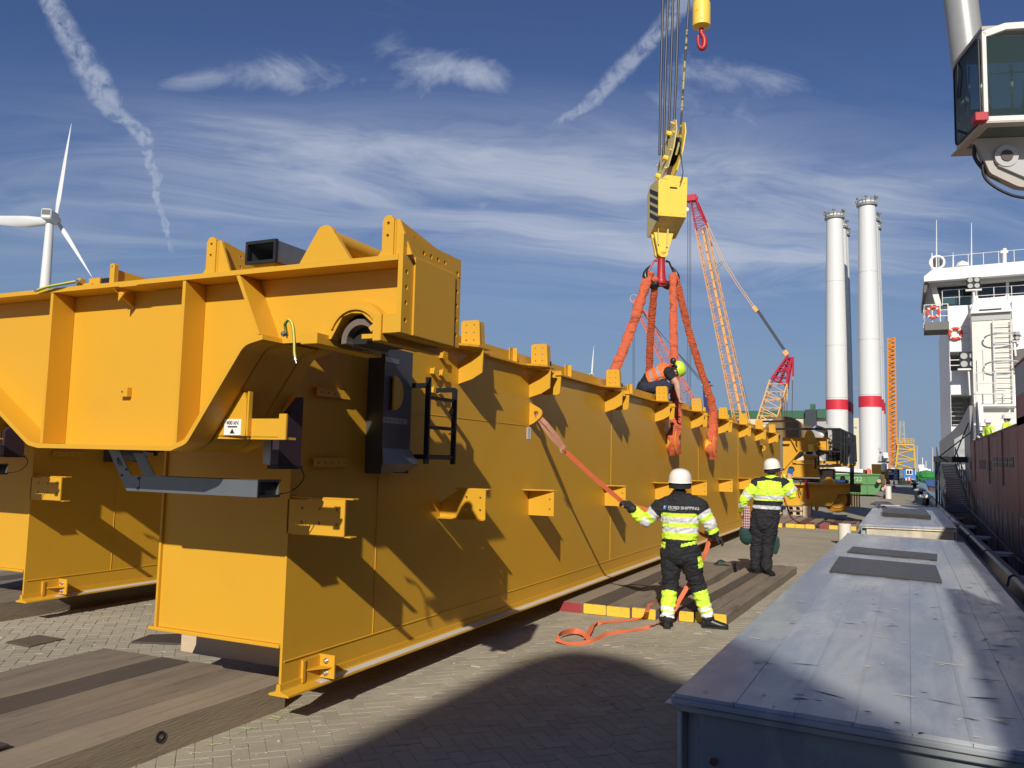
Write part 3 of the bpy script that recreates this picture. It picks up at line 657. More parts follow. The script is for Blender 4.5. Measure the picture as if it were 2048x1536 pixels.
b.plate(outl + [(-6.45, HT - .03), (-2.30, HT - .03)], 'y', 3.665, 3.682); b.plate(outl + [(-6.45, HT - .03), (-2.30, HT - .03)], 'y', 3.98, 3.997); hb = b.build('head_beam', YEL, gd)
b = MB(); m_ = [q for q in low if q[0] < -2.83]; mi = offset_in(m_, th)
n_ = len(m_); b.add([(p[0], HY0, p[1]) for p in m_] + [(p[0], HY0, p[1]) for p in mi] + [(p[0], HY1, p[1]) for p in m_] + [(p[0], HY1, p[1]) for p in mi],
      [(i, i + 1, n_ + i + 1, n_ + i) for i in range(n_ - 1)] + [(2 * n_ + i, 2 * n_ + i + 1, 3 * n_ + i + 1, 3 * n_ + i) for i in range(n_ - 1)] +
      [(i, i + 1, 2 * n_ + i + 1, 2 * n_ + i) for i in range(n_ - 1)] + [(n_ + i, n_ + i + 1, 3 * n_ + i + 1, 3 * n_ + i) for i in range(n_ - 1)] + [(0, n_, 3 * n_, 2 * n_)])
b.build('lower_flange', YEL, hb)
b = MB(); b.box(-2.90, -2.79, HY0, HY1, 2.44, 2.50); b.box(-2.44, -2.39, HY0, HY1, 2.44, 2.58); b.box(-2.388, -2.30, HY0 + .01, HY1 - .02, 2.478, 2.58); b.build('hinge_block', YEL, hb, bevel=.003)
b = MB(); b.plate([(-6.45, HT - .028), (-4.32, HT - .028), (-4.30, HT - .034), (-4.17, HT - .034), (-4.15, HT - .028), (-2.30, HT - .028), (-2.30, HT), (-6.45, HT)], 'y', HY0, HY1); b.build('top_flange', YEL, hb, bevel=.002)
def vstiff(x, z0, z1): b = MB(); b.box(x - .012, x + .012, HY0 + .004, 3.664, z0, z1); b.build('stiffener', YEL, hb, bevel=.002)
vstiff(-4.925, 1.888, HT - .03); vstiff(-3.775, 1.885, HT - .03)
b = MB(); b.plate([(-3.378, 2.85), (-3.352, 2.85), (-3.185, 2.508), (-3.211, 2.508)], 'y', HY0 + .004, 3.664); b.build('stiffener', YEL, hb, bevel=.002)
b = MB(); b.box(-5.0, -2.92, 4.29, 5.15, 2.862, 2.876); b.build('shade_plate', YEL, hb)  # unseen plate added to keep the sun off the web behind
# pivot: raised disc, liner half ring, dark bore, hexagonal saddle edge
b = MB(); o_ = arc(SC[0], SC[1], .20, 0, 180, 18); i_ = [(SC[0] - .155, SC[1] + .0), (SC[0] - .085, SC[1] + .118), (SC[0] - .03, SC[1] + .135), (SC[0] + .04, SC[1] + .130), (SC[0] + .145, SC[1] + .045), (SC[0] + .14, SC[1])]
b.plate(o_ + i_, 'y', 3.60, 3.664); b.plate(arc(SC[0], SC[1], .165, 20, 160, 14) + i_[::-1][5:0:-1][:0] + arc(SC[0], SC[1], .150, 160, 20, 14), 'y', 3.585, 3.599); b.build('bearing_disc', YEL, hb, bevel=.002)
b = MB(); b.plate(arc(SC[0] + .005, SC[1] - .012, .122, -6, 186, 18) + arc(SC[0] + .005, SC[1] - .012, .088, 186, -6, 18), 'y', 3.64, 4.05); b.build('bearing_liner', mat('fibre_liner', (.16, .125, .10), .75, var=.3, vs=12, bump=.002, bs=60), hb)
b = MB(); b.lathe([(.0, 0), (.0, .01)], (SC[0] + .005, 3.66, SC[1] - .012), (0, 1, 0), 3); b.plate(arc(SC[0] + .005, SC[1] - .012, .17, -2, 182, 18), 'y', 3.70, 3.96); b.build('pin_or_bore', mat('bore_shade', (.015, .013, .012), .6, var=.3, vs=9), hb, smooth=True)  # black half disc fills the bore and hexagon gap with painted shade
b = MB(); c0 = V((SC[0] + .155, 0, SC[1] + .045)); b.obox((c0.x, 3.585, c0.z), V((.6, 0, -.8)).normalized(), V((0, 1, 0)), V((.8, 0, .6)).normalized(), .014, .04, .028); b.build('keeper', YEL, hb)
# bolted end plate
EX = -2.298
def ring(y0, y1, z0, z1, n1, n2): return [(lerp(y0, y1, (k + .5) / n1), z, .0125) for k in range(n1) for z in (z1,)] + [(y, lerp(z0, z1, (k + .5) / n2), .0125) for k in range(n2) for y in (y0, y1)]
b = MB(); b.plate([(HY0, 2.478), (HY1, 2.478), (HY1, 2.985), (HY0, 2.985)], 'x', EX, EX + .028, holes=[(3.54, z, .0125) for z in (2.545, 2.635, 2.715, 2.795, 2.925)] + [(4.07, z, .0125) for z in (2.545, 2.635, 2.715, 2.795, 2.90)] + [(y, 2.93, .0125) for y in (3.70, 3.775, 3.85, 3.925)], hn=12)
ep = b.build('end_plate', YEL, hb, bevel=.002)
b = MB(); b.box(EX + .0285, EX + .04, 3.60, 4.03, 2.474, 2.885); b.build('cover_plate', YEL, ep, bevel=.003)
b = MB(); b.box(EX - .3, EX - .002, 3.63, 3.98, 2.476, 2.50); b.build('bottom_plate', YEL, hb)
# seats and fittings on top
def seat(x, mirror=1):
    b = MB(); b.plate(rounded([(x, HT + .002), (x + .07, HT + .002), (x + .07, HT + .195), (x + .05, HT + .215), (x + .02, HT + .215), (x, HT + .19)], 0), 'y', 3.52, 3.545, holes=[(x + .035, HT + .175, .009), (x + .033, HT + .11, .009)], hn=10)
    b.plate([(3.546, HT + .002), (4.10, HT + .002), (4.10, HT + .12), (3.60, HT + .20), (3.546, HT + .20)], 'x', x + .058, x + .072, holes=[(3.72, HT + .14, .011), (3.72, HT + .08, .011), (3.95, HT + .11, .011)])
    b.plate([(x + .073, HT + .002), (x + .175, HT + .002), (x + .095, HT + .195), (x + .073, HT + .195)], 'y', 3.535, 3.549)
    b.plate([(x + .073, HT + .002), (x + .15, HT + .002), (x + .09, HT + .12), (x + .073, HT + .12)], 'y', 4.08, 4.094)
    b.plate([(x - .03, HT + .002), (x, HT + .002), (x, HT + .04)], 'y', 3.525, 3.54)
    b.build('rail_seat', YEL, hb, bevel=.002)
    b = MB(); b.tube([(x + .074, 3.534, HT + .01), (x + .074, 3.534, HT + .19)], .006, 6); b.build('weld_seam', YEL, hb, smooth=True)
seat(-3.630); seat(-2.415); seat(-6.3)
b = MB(); b.plate([(-2.935, HT + .002), (-2.60, HT + .002)] + arc(-2.772, HT + .138, .062, 20, 155, 10), 'y', 3.505, 3.535); b.build('cheek_plate', YEL, hb, bevel=.002)
b = MB(); b.lathe([(.052, 0), (.052, .62)], (-2.765, 3.536, HT + .128), (0, 1, 0), 24); b.build('tube', YEL, hb, smooth=True)
b = MB(); b.plate([(-2.90, HT + .002), (-2.60, HT + .002)] + arc(-2.765, HT + .128, .062, 20, 155, 10), 'y', 4.09, 4.108); b.build('cheek_plate', YEL, hb, bevel=.002)
# cable duct lying lengthways on top
dx0, dx1, dz0, dz1 = -3.325, -3.115, HT + .035, HT + .155
b = MB(); q = .004; b.box(dx0, dx1, 3.52, 5.4, dz0, dz0 + q); b.box(dx0, dx1, 3.52, 5.4, dz1 - q, dz1); b.box(dx0, dx0 + q, 3.52, 5.4, dz0 + q, dz1 - q); b.box(dx1 - q, dx1, 3.52, 5.4, dz0 + q, dz1 - q); du = b.build('cable_duct', GALV, hb)
b = MB(); q = .012; f0 = 3.512; b.box(dx0 - .004, dx1 + .004, f0, f0 + .02, dz0 - .004, dz0 + q); b.box(dx0 - .004, dx1 + .004, f0, f0 + .02, dz1 - q, dz1 + .006); b.box(dx0 - .004, dx0 + q, f0, f0 + .02, dz0 + q, dz1 - q); b.box(dx1 - q, dx1 + .004, f0, f0 + .02, dz0 + q, dz1 - q); b.build('rubber_edge', BLK, du)
b = MB(); b.box(dx0 + .05, dx1 - .03, 3.54, 3.62, HT + .001, dz0 - .001); b.box(dx0 + .05, dx1 - .03, 4.2, 4.3, HT + .001, dz0 - .001); b.build('duct_foot', YEL, hb)
# fin, clamp, earth leads and tabs
b = MB(); b.plate(rounded([(-4.425, HT + .002), (-4.385, HT + .002), (-4.385, HT + .125), (-4.425, HT + .125)], [0, 0, .008, .008], 2), 'y', 3.52, 3.55, holes=[(-4.408, HT + .105, .006)]); b.plate([(3.551, HT + .002), (4.10, HT + .002), (4.10, HT + .07), (3.551, HT + .095)], 'x', -4.415, -4.405); b.build('fin', YEL, hb, bevel=.002)
b = MB(); b.box(-4.65, -4.55, 3.55, 3.60, HT + .01, HT + .055); b.box(-4.72, -4.69, 3.52, 3.56, HT + .002, HT + .055); b.box(-4.70, -4.60, 3.53, 3.56, HT + .002, HT + .02); b.build('cable_clamp', YEL, hb, bevel=.002)
b = MB(); b.box(-4.548, -4.43, 3.56, 4.05, HT + .006, HT + .05); b.build('clamp_pad', BLK, hb)
GREEN_C = mat('earth_lead_green', (.05, .30, .06), .5, var=.05); YELL_C = mat('earth_lead_yellow', (.72, .60, .10), .5, var=.05)
def lead(pts, parent, r=.0085):
    p = spline(pts, 7); b = MB(); b.tube(p, r, 10)
    b.cur = 1; s_ = [q + V((.004, -.006, .002)) for q in p]; b.tube(s_, r * .62, 8)
    o = b.build('earth_lead', [GREEN_C, YELL_C], parent, smooth=True, label='green and yellow striped earth lead')
    for e_, f_ in ((p[0], p[1]), (p[-1], p[-2])):
        d = (e_ - f_).normalized(); c = MB(); c.lathe([(r * .9, -.005), (r * 1.15, .0), (r * 1.15, .02), (r * .5, .022), (r * .5, .035), (0, .036)], e_, d, 10); c.build('cable_shoe', BOLT, o, smooth=True)
    return o
lead([(-2.985, 3.485, 2.505), (-2.965, 3.45, 2.545), (-2.925, 3.43, 2.562), (-2.89, 3.42, 2.53), (-2.875, 3.42, 2.46), (-2.868, 3.42, 2.385), (-2.862, 3.42, 2.36)], hb)
lead([(-4.70, 3.50, HT + .028), (-4.80, 3.48, HT + .015), (-4.92, 3.47, HT + .004), (-5.02, 3.47, HT - .012)], hb)
b = MB(); b.lathe([(.016, 0), (.016, .012), (.007, .012), (.007, .02), (0, .02)], (-2.995, 3.482, 2.497), (-.4, -1, 0), 6); b.build('bolt', BOLT, hb)
for (x, z, w) in ((-4.37, 2.215, .035),):
    b = MB(); b.plate([(x - w, z - .028), (x + w, z - .028), (x + w, z + .028), (x - w, z + .028)], 'y', 3.63, 3.64, holes=[(x - .01, z, .009)]); b.box(x + w - .006, x + w, 3.64, 3.665, z - .028, z + .028); b.build('tab', YEL, hb)
b = MB(); b.box(-3.83, -3.815, 3.63, 3.664, 2.2, 2.26); b.box(-3.815, -3.80, 3.60, 3.664, 2.77, 2.83); b.plate([(-4.37, 2.77), (-4.335, 2.77), (-4.26, 2.73), (-4.26, 2.71), (-4.37, 2.735)][:0] or [(-4.36, 2.83), (-4.30, 2.83), (-4.36, 2.77)], 'y', 3.54, 3.55); b.plate([(3.50, 2.845), (3.664, 2.845), (3.664, 2.75)], 'x', -4.375, -4.365); b.build('tab', YEL, hb)
# jacking bracket with the 400 kN label
jp = [(-3.666, 1.913), (-3.639, 1.937), (-3.620, 1.953), (-3.418, 1.953), (-3.413, 2.016), (-3.418, 2.163), (-3.436, 2.204), (-3.464, 2.204)]
b = MB(); b.plate(jp, 'y', 3.68, 3.70); jb = b.build('jacking_bracket', YEL, gd, bevel=.003)
b = MB(); b.box(-3.411, -3.179, 3.71, 3.725, 1.949, 2.054); b.build('rib', YEL, jb, bevel=.002)
b = MB(); b.plate([(-3.666, 3.68), (-3.40, 3.715), (-3.13, 3.715), (-3.13, 3.78), (-3.60, 3.78)], 'z', 1.935, 1.948); b.build('rib', YEL, jb, bevel=.002)
b = MB(); b.box(-3.176, -3.123, 3.68, 3.696, 1.933, 2.08); b.build('rib', YEL, jb, bevel=.002)
b = MB(); b.box(-3.411, -3.399, 3.68, 3.709, 1.953, 2.21); b.build('rib', YEL, jb)
b = MB(); b.box(-3.574, -3.447, 3.676, 3.6795, 1.957, 2.049); lb = b.build('load_label', LABEL, jb, label='white label reading 400 kN over a bar and triangle')
text('load_text', '400 kN', .030, (-3.511, 3.6745, 2.027), FACE_MY, INK, lb)
b = MB(); b.box(-3.547, -3.475, 3.6745, 3.6755, 2.001, 2.009); b.build('load_symbol', INK, lb)
b = MB(); b.plate([(-3.529, 1.966), (-3.493, 1.966), (-3.511, 1.995)], 'y', 3.6745, 3.6755); b.build('load_symbol', INK, lb)
# steel cable channel under the head beam
chz0, chz1 = 1.592, 1.692
b = MB(); b.box(-4.49, -3.50, 3.90, 3.905, chz0, chz1); b.box(-4.49, -3.50, 3.905, 4.09, chz0, chz0 + .004); b.box(-4.49, -3.50, 4.086, 4.09, chz0 + .004, chz1); b.box(-4.49, -3.502, 3.905, 4.086, chz1 - .004, chz1)
cc = b.build('cable_channel', mat('channel_steel', (.20, .22, .24), .42, metal=.55, var=.12, vs=8), gd)
b = MB(); b.box(-3.499, -3.494, 3.895, 4.095, chz0 - .004, chz0 + .012); b.box(-3.499, -3.494, 3.895, 4.095, chz1 - .010, chz1 + .006); b.box(-3.499, -3.494, 3.895, 3.907, chz0 + .012, chz1 - .010); b.box(-3.56, -3.52, 3.91, 4.08, chz0 + .005, chz1 - .006); b.build('rubber_edge', BLK, cc)  # recessed black block stands in for the dark inside of the channel
el = [(-4.60, 1.592), (-4.49, 1.592), (-4.49, 1.692), (-4.565, 1.692), (-4.70, 1.86), (-4.80, 1.86)]
b = MB(); b.plate(el, 'y', 3.897, 3.903); b.plate(el, 'y', 4.086, 4.092); b.box(-4.80, -4.70, 3.904, 4.085, 1.84, 1.858); b.build('elbow', MATS['channel_steel'], cc)
tm = Matrix.Rotation(radians(-52), 3, 'Y'); text('stock_number', '907', .045, (-4.69, 3.8945, 1.775), Matrix.Rotation(radians(52), 3, 'Y') @ FACE_MY, INK, cc)
b = MB()
for (x, z) in ((-4.50, 1.675), (-4.50, 1.61), (-4.615, 1.73), (-4.655, 1.69)): b.lathe([(.008, 0), (.008, .004), (0, .005)], (x, 3.896, z), (0, -1, 0), 8)
b.build('rivet', BLKP, cc)
# ---------------------------------------------------------------- second girder to the left: same build, further along
split_islands(SPLIT - {'walkway_bracket', 'post_socket', 'splice_plate', 'stop_bracket', 'rib', 'top_flange'})
bpy.context.view_layer.update()
g2 = copy_tree(gd); g2.location = gd.location + V((-4.655, 1.372, 0)); g2['label'] = 'second yellow crane girder at the left edge, partly hidden behind the nearer one'
# ================================================================ HOOK BLOCK, ROPES, SLINGS
HX, HY = -4.44, 16.6
phi = radians(35); ex = V((cos(phi), sin(phi), 0)); ey = V((-sin(phi), cos(phi), 0)); ez = V((0, 0, 1))
hk = thing('hook_block', 'big yellow hook block with black hazard stripes and a red twin hook above the girder', 'hook block', (HX, HY, 5.5))
def L3(a, b, c, o=V((HX, HY, 0))): return o + ex * a + ey * b + ez * c
def fr(o=V((HX, HY, 0))): return Matrix(((ex.x, ey.x, 0, o.x), (ex.y, ey.y, 0, o.y), (0, 0, 1, o.z), (0, 0, 0, 1)))
F = fr(V((HX + .10, HY, 0)))
b = MB(); b.plate([(-.31, 6.86), (.29, 6.86), (.31, 7.70), (-.13, 7.72), (-.31, 7.58)], 'y', -.375, -.355); b.xform(F)
b.build('front_cover', HOOKY, hk, bevel=.006)
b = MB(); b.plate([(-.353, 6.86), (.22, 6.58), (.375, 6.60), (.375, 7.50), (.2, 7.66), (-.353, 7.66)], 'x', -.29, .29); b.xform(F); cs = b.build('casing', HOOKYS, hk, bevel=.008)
b = MB()
for k in range(4):
    z = 7.34 - k * .17; b.add([(-.297, -.35, z), (-.297, -.35, z - .085), (-.297, -.14, z - .19 + .10 - .0), (-.297, -.14, z + .10 - .0)] if False else [(-.2925, -.352, z - .10), (-.2925, -.352, z), (-.2925, .20, z + .26), (-.2925, .20, z + .16)], [(0, 1, 2, 3)])
b.xform(F); b.build('hazard_stripe', INK, cs, label='black slanting hazard stripes on the side')
b = MB(); b.box(-.29, -.10, -.378, -.376, 7.63, 7.635); b.plate(rounded([(-.08, 7.44), (.10, 7.44), (.08, 7.475), (-.06, 7.475)], .01, 2), 'y', -.379, -.3755); b.xform(F); b.build('slot', INK, cs)
b = MB()
for (x, z) in ((.24, 7.58), (.22, 6.93), (-.27, 7.57), (-.26, 6.92)): b.lathe([(.014, 0), (.014, .012), (0, .014)], (x, -.375, z), (0, -1, 0), 8)
b.xform(F); b.build('bolt', HOOKY, hk)
b = MB(); b.plate([(-.20, 6.60), (.22, 6.60), (.10, 6.20)] + arc(0, 6.21, .12, -20, -160, 8) + [(-.12, 6.25)], 'y', -.11, -.05); b.plate([(-.20, 6.60), (.22, 6.60), (.10, 6.20)] + arc(0, 6.21, .12, -20, -160, 8) + [(-.12, 6.25)], 'y', .06, .12)
b.lathe([(.07, -.02), (.07, .01), (.045, .012), (.045, .03), (0, .03)], (0, -.11, 6.22), (0, -1, 0), 16); b.xform(fr()); b.build('cheek_plate', HOOKY, hk, bevel=.004)
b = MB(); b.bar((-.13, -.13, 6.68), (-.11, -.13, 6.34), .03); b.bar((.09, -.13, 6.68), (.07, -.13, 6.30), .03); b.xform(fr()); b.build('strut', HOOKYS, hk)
# ramshorn hook
b = MB(); b.lathe([(.10, 5.60), (.085, 5.75), (.075, 6.0), (.08, 6.10), (.05, 6.14)], (0, 0, 0), (0, 0, 1), 16); b.lathe([(.11, 5.54), (.125, 5.60), (.10, 5.66)], (0, 0, 0), (0, 0, 1), 16)
b.box(-.17, .17, -.07, .07, 5.50, 5.62); b.xform(fr()); b.build('shank', REDP, hk, smooth=True)
for s_ in (-1, 1):
    p = [(s_ * .08, 0, 5.56), (s_ * .18, 0, 5.52), (s_ * .29, 0, 5.58), (s_ * .345, 0, 5.70), (s_ * .32, 0, 5.82), (s_ * .235, 0, 5.93)]
    b = MB(); b.tube(spline(p, 5), [.085, .088, .09, .09, .088, .087, .086, .085, .083, .08, .078, .076, .074, .07, .066, .062, .056, .05, .044, .038, .032, .026, .02, .014, .01, .006][:26], 12); b.xform(fr()); b.build('hook_horn', DKSTEEL, hk, smooth=True)
    b = MB(); b.tube([(s_ * .10, 0, 6.04), (s_ * .17, 0, 6.02), (s_ * .27, 0, 5.80)], [.03, .022, .016], 8); b.xform(fr()); b.build('safety_catch', REDP if s_ < 0 else DKSTEEL, hk)
# sheave cage leaning over the casing
til = Matrix.Translation((HX + .12, HY, 7.72)) @ Matrix.Rotation(radians(12), 4, V((ey.x, ey.y, 0))) @ Matrix(((ex.x, ey.x, 0, 0), (ex.y, ey.y, 0, 0), (0, 0, 1, 0), (0, 0, 0, 1)))
oc = [(-.12, .06), (.14, .0), (.34, .12), (.42, .45), (.38, .90), (.22, 1.22), (.02, 1.36), (-.14, 1.28), (-.33, 1.0), (-.40, .55), (-.30, .16)]
b = MB(); b.plate(oc, 'x', -.15, -.125); b.xform(til); b.build('side_plate', HOOKYS, hk, bevel=.004, label='olive-grey side plate of the sheave cage, grazing light put into its colour')
b = MB(); b.plate(oc, 'x', .05, .075); b.xform(til); b.build('side_plate', HOOKY, hk, bevel=.004)
b = MB()
for (q, z) in oc[1:]: b.lathe([(.022, 0), (.022, .05), (0, .055)], (-.152, q * .86, .06 + (z - .06) * .93), (-1, 0, 0), 8)
b.xform(til); b.build('bolt', HOOKY, hk)
b = MB()
for (q, z) in ((-.02, 1.0), (-.16, .40), (.12, .10)): b.lathe([(.055, 0), (.055, .09), (.03, .10), (0, .10)], (-.152, q, z), (-1, 0, 0), 8)
b.xform(til); b.build('axle_nut', HOOKY, hk)
for k in (-.09, -.035, .02):
    b = MB(); b.lathe([(.30, -.018), (.26, -.006), (.26, .006), (.30, .018), (.10, .018)], (k, 0, .66), (1, 0, 0), 28); b.xform(til); b.build('sheave', mat('sheave_black', (.02, .018, .016), .6, metal=.3, var=.3), hk, smooth=True)
# hoist ropes: bundle of four falls, one lead, running up to the boom head of the ship crane
BOOM = V((-4.2, 16.4, 25.0))
def rope(name, pts, r, label, m=ROPE, cat='rope', group='hoist ropes of the ship crane'):
    b = MB(); b.tube(pts, r, 7); return tag(b.build(name, m, smooth=True), label, cat, group)
falls = [((1326, 0), (1322, 150), (1319, 310)), ((1336, 0), (1331, 140), (1327, 310)), ((1346, 0), (1342, 140), (1336, 300)), ((1357, 0), (1353, 140), (1346, 300))]
for k, q in enumerate(falls):
    a = [ony(*p, HY - .1 + .08 * k) for p in q]; d = a[0] - a[1]; top = a[0] + d * ((25 - a[0].z) / d.z)
    rope('hoist_rope', [top] + a, .026, ['black hoist rope furthest left above the hook block', 'second black hoist rope from the left above the hook block', 'third black hoist rope from the left, entering the sheave cage', 'fourth hoist rope, nearest the yellow-flecked line'][k])
a = [ony(*p, HY - .2) for p in ((1378, 0), (1374, 60), (1368, 150), (1364, 215), (1360, 280), (1352, 310))]; d = a[0] - a[1]
b = MB(); b.tube([a[0] + d * 22] + a[:2], .022, 7); b.cur = 1; b.tube(a[1:], .022, 7)
ro = b.build('control_line', [ROPE, mat('flecked_rope', (.42, .38, .14), .7, var=.1, dirt=(.05, .05, .04), ds=1.3, dt=(.5, .56), dstretch=(1, 1, 5))], smooth=True); tag(ro, 'thin pale yellow-flecked line running down the right of the black ropes', 'rope')
b = MB(); p = [ony(*q, HY - .3) for q in ((1360, 285), (1364, 330), (1366, 345), (1360, 366))]; b.tube(spline(p, 5), .009, 6); b.lathe([(.03, -.05), (.035, 0), (.02, .06)], a[4], (0, 0, 1), 8); b.build('shackle_line', ROPE, ro)
# small ball hook of the auxiliary fall
bl = thing('auxiliary_hook', 'short yellow cylinder weight with a small red hook at the top of the picture', 'hook', (-3.62, HY, 10.5))
BX = V((-3.62, HY, 0))
b = MB(); b.lathe([(.02, 10.90), (.155, 10.93), (.185, 10.95), (.185, 11.42), (.16, 11.50), (.06, 11.52)], BX, (0, 0, 1), 28); b.build('weight', mat('chipped_yellow', (.86, .60, .08), .45, var=.06, dirt=(.20, .07, .03), ds=8, dt=(.63, .66)), bl, smooth=True)
b = MB(); b.lathe([(.05, 10.78), (.045, 10.9)], BX, (0, 0, 1), 12); b.lathe([(.07, 11.5), (.08, 11.6), (.06, 11.75)], BX, (0, 0, 1), 12); b.build('swivel', REDP, bl, smooth=True)
p = [(0, 10.84), (.02, 10.78), (.085, 10.68), (.09, 10.55), (.02, 10.47), (-.07, 10.52), (-.10, 10.64), (-.09, 10.74)]
b = MB(); b.tube([BX + ex * x * .75 + ez * z for x, z in [tuple(q)[:2] for q in [(v.x, v.y) for v in spline([(a_, c_, 0) for a_, c_ in p], 4)]]], [.035 + .03 * sin(pi * min(1, i / 20)) * (1 if i < 24 else .5) for i in range(29)][:29], 10); b.build('hook', REDP, bl, smooth=True)
b = MB(); b.tube([BX + V((0, 0, 11.7)), BX + V((0, 0, 25))], .018, 7); b.build('rope', ROPE, bl)
# ---------------------------------------------------------------- textile slings
def sling(name, pts, r, label, seed, flat=.55, grow=None):
    p = spline(pts, 12); m = len(p); n = 14; r_ = random.Random(seed)
    b = MB(); vs = []; u = V((0.2, -.7, .3))
    tot = [0]
    for i in range(1, m): tot.append(tot[-1] + (p[i] - p[i - 1]).length)
    # resample finely so the folds can be real relief
    N = int(tot[-1] / .035); q = []; j = 0
    for i in range(N + 1):
        s_ = tot[-1] * i / N
        while j < m - 2 and tot[j + 1] < s_: j += 1
        q.append(p[j].lerp(p[j + 1], (s_ - tot[j]) / max(1e-6, tot[j + 1] - tot[j])))
    for i, c in enumerate(q):
        d = (q[min(i + 1, N)] - q[max(i - 1, 0)]).normalized(); u = (V((.3, -.9, .2)) - V((.3, -.9, .2)).dot(d) * d).normalized(); w = d.cross(u)
        s_ = i / N; g_ = 1 if grow is None else grow(s_)
        for k in range(n):
            a = 2 * pi * k / n
            rr = r * g_ * (1 + .26 * (g_ ** 2) * noise.noise(V((cos(a) * 1.2, sin(a) * 1.2, s_ * tot[-1] * 7 + seed))) + .16 * noise.noise(V((a, s_ * tot[-1] * 20, seed))))
            vs.append(c + (u * cos(a) * flat + w * sin(a)) * rr)
    b.add(vs, [(i * n + k, i * n + (k + 1) % n, (i + 1) * n + (k + 1) % n, (i + 1) * n + k) for i in range(N) for k in range(n)] + [tuple(range(n))[::-1], tuple(range(N * n, N * n + n))])
    o = b.build(name, ORANGE, smooth=True); return tag(o, label, 'lifting sling', 'orange round slings from the hook')
gl = L3(-.25, -.05, 5.60); grr = L3(.22, -.05, 5.62)
bun = lambda s: 1 + .42 * max(0, (s - .60) / .4) ** .8
def wrap(x, y, side):   # the loop round the trunnion
    return [(x, y - .02, 2.62), (x, y - .13, 2.36), (x, y - .15, 2.16), (x, y - .02, 2.04)]
sling('lifting_sling', [gl + V((-.03, .06, .12)), gl + V((-.06, 0, .04)), gl.lerp(V((-5.12, 15.1, 3.1)), .5), (-5.12, 15.05, 3.1), (-5.16, 14.93, 2.6), (-5.16, 14.85, 2.1)], .098, 'orange lifting sling on the far left, slanting behind the girder', 3)
sling('lifting_sling', [gl + V((.05, .10, .05)), gl + V((.05, .12, -.1)), gl.lerp(V((-5.10, 18.15, 3.1)), .5), (-5.11, 18.15, 3.1), (-5.16, 18.25, 2.6), (-5.16, 18.2, 2.1)], .076, 'orange lifting sling second from the left, going behind the girder', 9)
sling('lifting_sling', [grr + V((.0, .05, .14)), grr + V((.03, -.04, .02)), grr.lerp(V((-3.73, 14.98, 3.2)), .45), (-3.73, 14.98, 3.2), (-3.70, 14.97, 2.8), (-3.70, 14.84, 2.42), (-3.70, 14.80, 2.2), (-3.70, 14.92, 2.03)], .078, 'orange lifting sling the crouching man is handling, bunched on the nearer drum', 5, grow=bun)
sling('lifting_sling', [grr + V((.05, .12, .08)), grr + V((.08, .10, -.05)), grr.lerp(V((-3.73, 18.2, 3.2)), .5), (-3.73, 18.2, 3.2), (-3.71, 18.27, 2.8), (-3.70, 18.20, 2.42), (-3.70, 18.12, 2.2), (-3.70, 18.24, 2.0)], .074, 'orange lifting sling on the far right, ending crumpled on the farther drum', 12, grow=bun)
# ================================================================ GREY STEEL BOXES, PLATES, POSTS
def boxmat(name, c, gloss, dirtc, dt=(.6, .68)):
    m = bpy.data.materials.new(name); m.use_nodes = True; t = m.node_tree; b = t.nodes['Principled BSDF']; x = NX(t)
    P = t.nodes.new('ShaderNodeNewGeometry').outputs['Position']
    n1 = x.noise(x.vm('MULTIPLY', P, (1.6, .25, 1)), 1.5, 5, .6, .6)
    col = x.mix(x.smooth(n1, .42, .60), c, tuple(min(1, a * f) for a, f in zip(c, (1.45, 1.36, 1.18))))
    oi = t.nodes.new('ShaderNodeObjectInfo').outputs['Random']; sc_ = x.vm('SCALE', (1, 1, 1), None); t.links.new(col, sc_.node.inputs[0]); t.links.new(x.m('ADD', x.m('MULTIPLY', oi, .30), .85), sc_.node.inputs['Scale']); col = sc_
    blot = x.smooth(x.noise(P, .9, 6, .65, .5), .55, .72); col = x.mix(x.m('MULTIPLY', blot, .35), col, tuple(a * .55 for a in c))
    scr = x.smooth(x.noise(x.vm('MULTIPLY', P, (.7, 5, 3)), 6.5, 6, .74, .8), .67, .70); col = x.mix(scr, col, (.68, .66, .60))
    scd = x.smooth(x.noise(x.vm('MULTIPLY', x.vm('ADD', P, (7, 3, 1)), (.6, 5, 4)), 5.2, 6, .74, .8), .68, .71); col = x.mix(x.m('MULTIPLY', scd, .85), col, (.035, .033, .032))
    rst = x.smooth(x.noise(x.vm('ADD', P, (3, 9, 0)), 4.5, 7, .7, .5), *dt); col = x.mix(x.m('MULTIPLY', rst, .75), col, dirtc)
    t.links.new(col, b.inputs['Base Color'])
    r = x.m('ADD', x.m('MULTIPLY', x.noise(x.vm('MULTIPLY', P, (1.5, .5, 1)), 2.4, 6, .7), .42), gloss - .21)
    t.links.new(r, b.inputs['Roughness']); b.inputs['Specular IOR Level'].default_value = .7
    bn = t.nodes.new('ShaderNodeBump'); bn.inputs['Distance'].default_value = .006; t.links.new(x.noise(P, 3.2, 5, .6), bn.inputs['Height']); t.links.new(bn.outputs[0], b.inputs['Normal'])
    return m
BOXG = boxmat('grey_blue_deck_paint', (.27, .305, .365), .33, (.10, .07, .05), (.74, .80))
BOXE = boxmat('grey_end_paint', (.17, .20, .23), .5, (.07, .05, .045), (.72, .78))
BOXY = boxmat('chalky_end_paint', (.47, .44, .36), .6, (.12, .10, .06), (.58, .66))
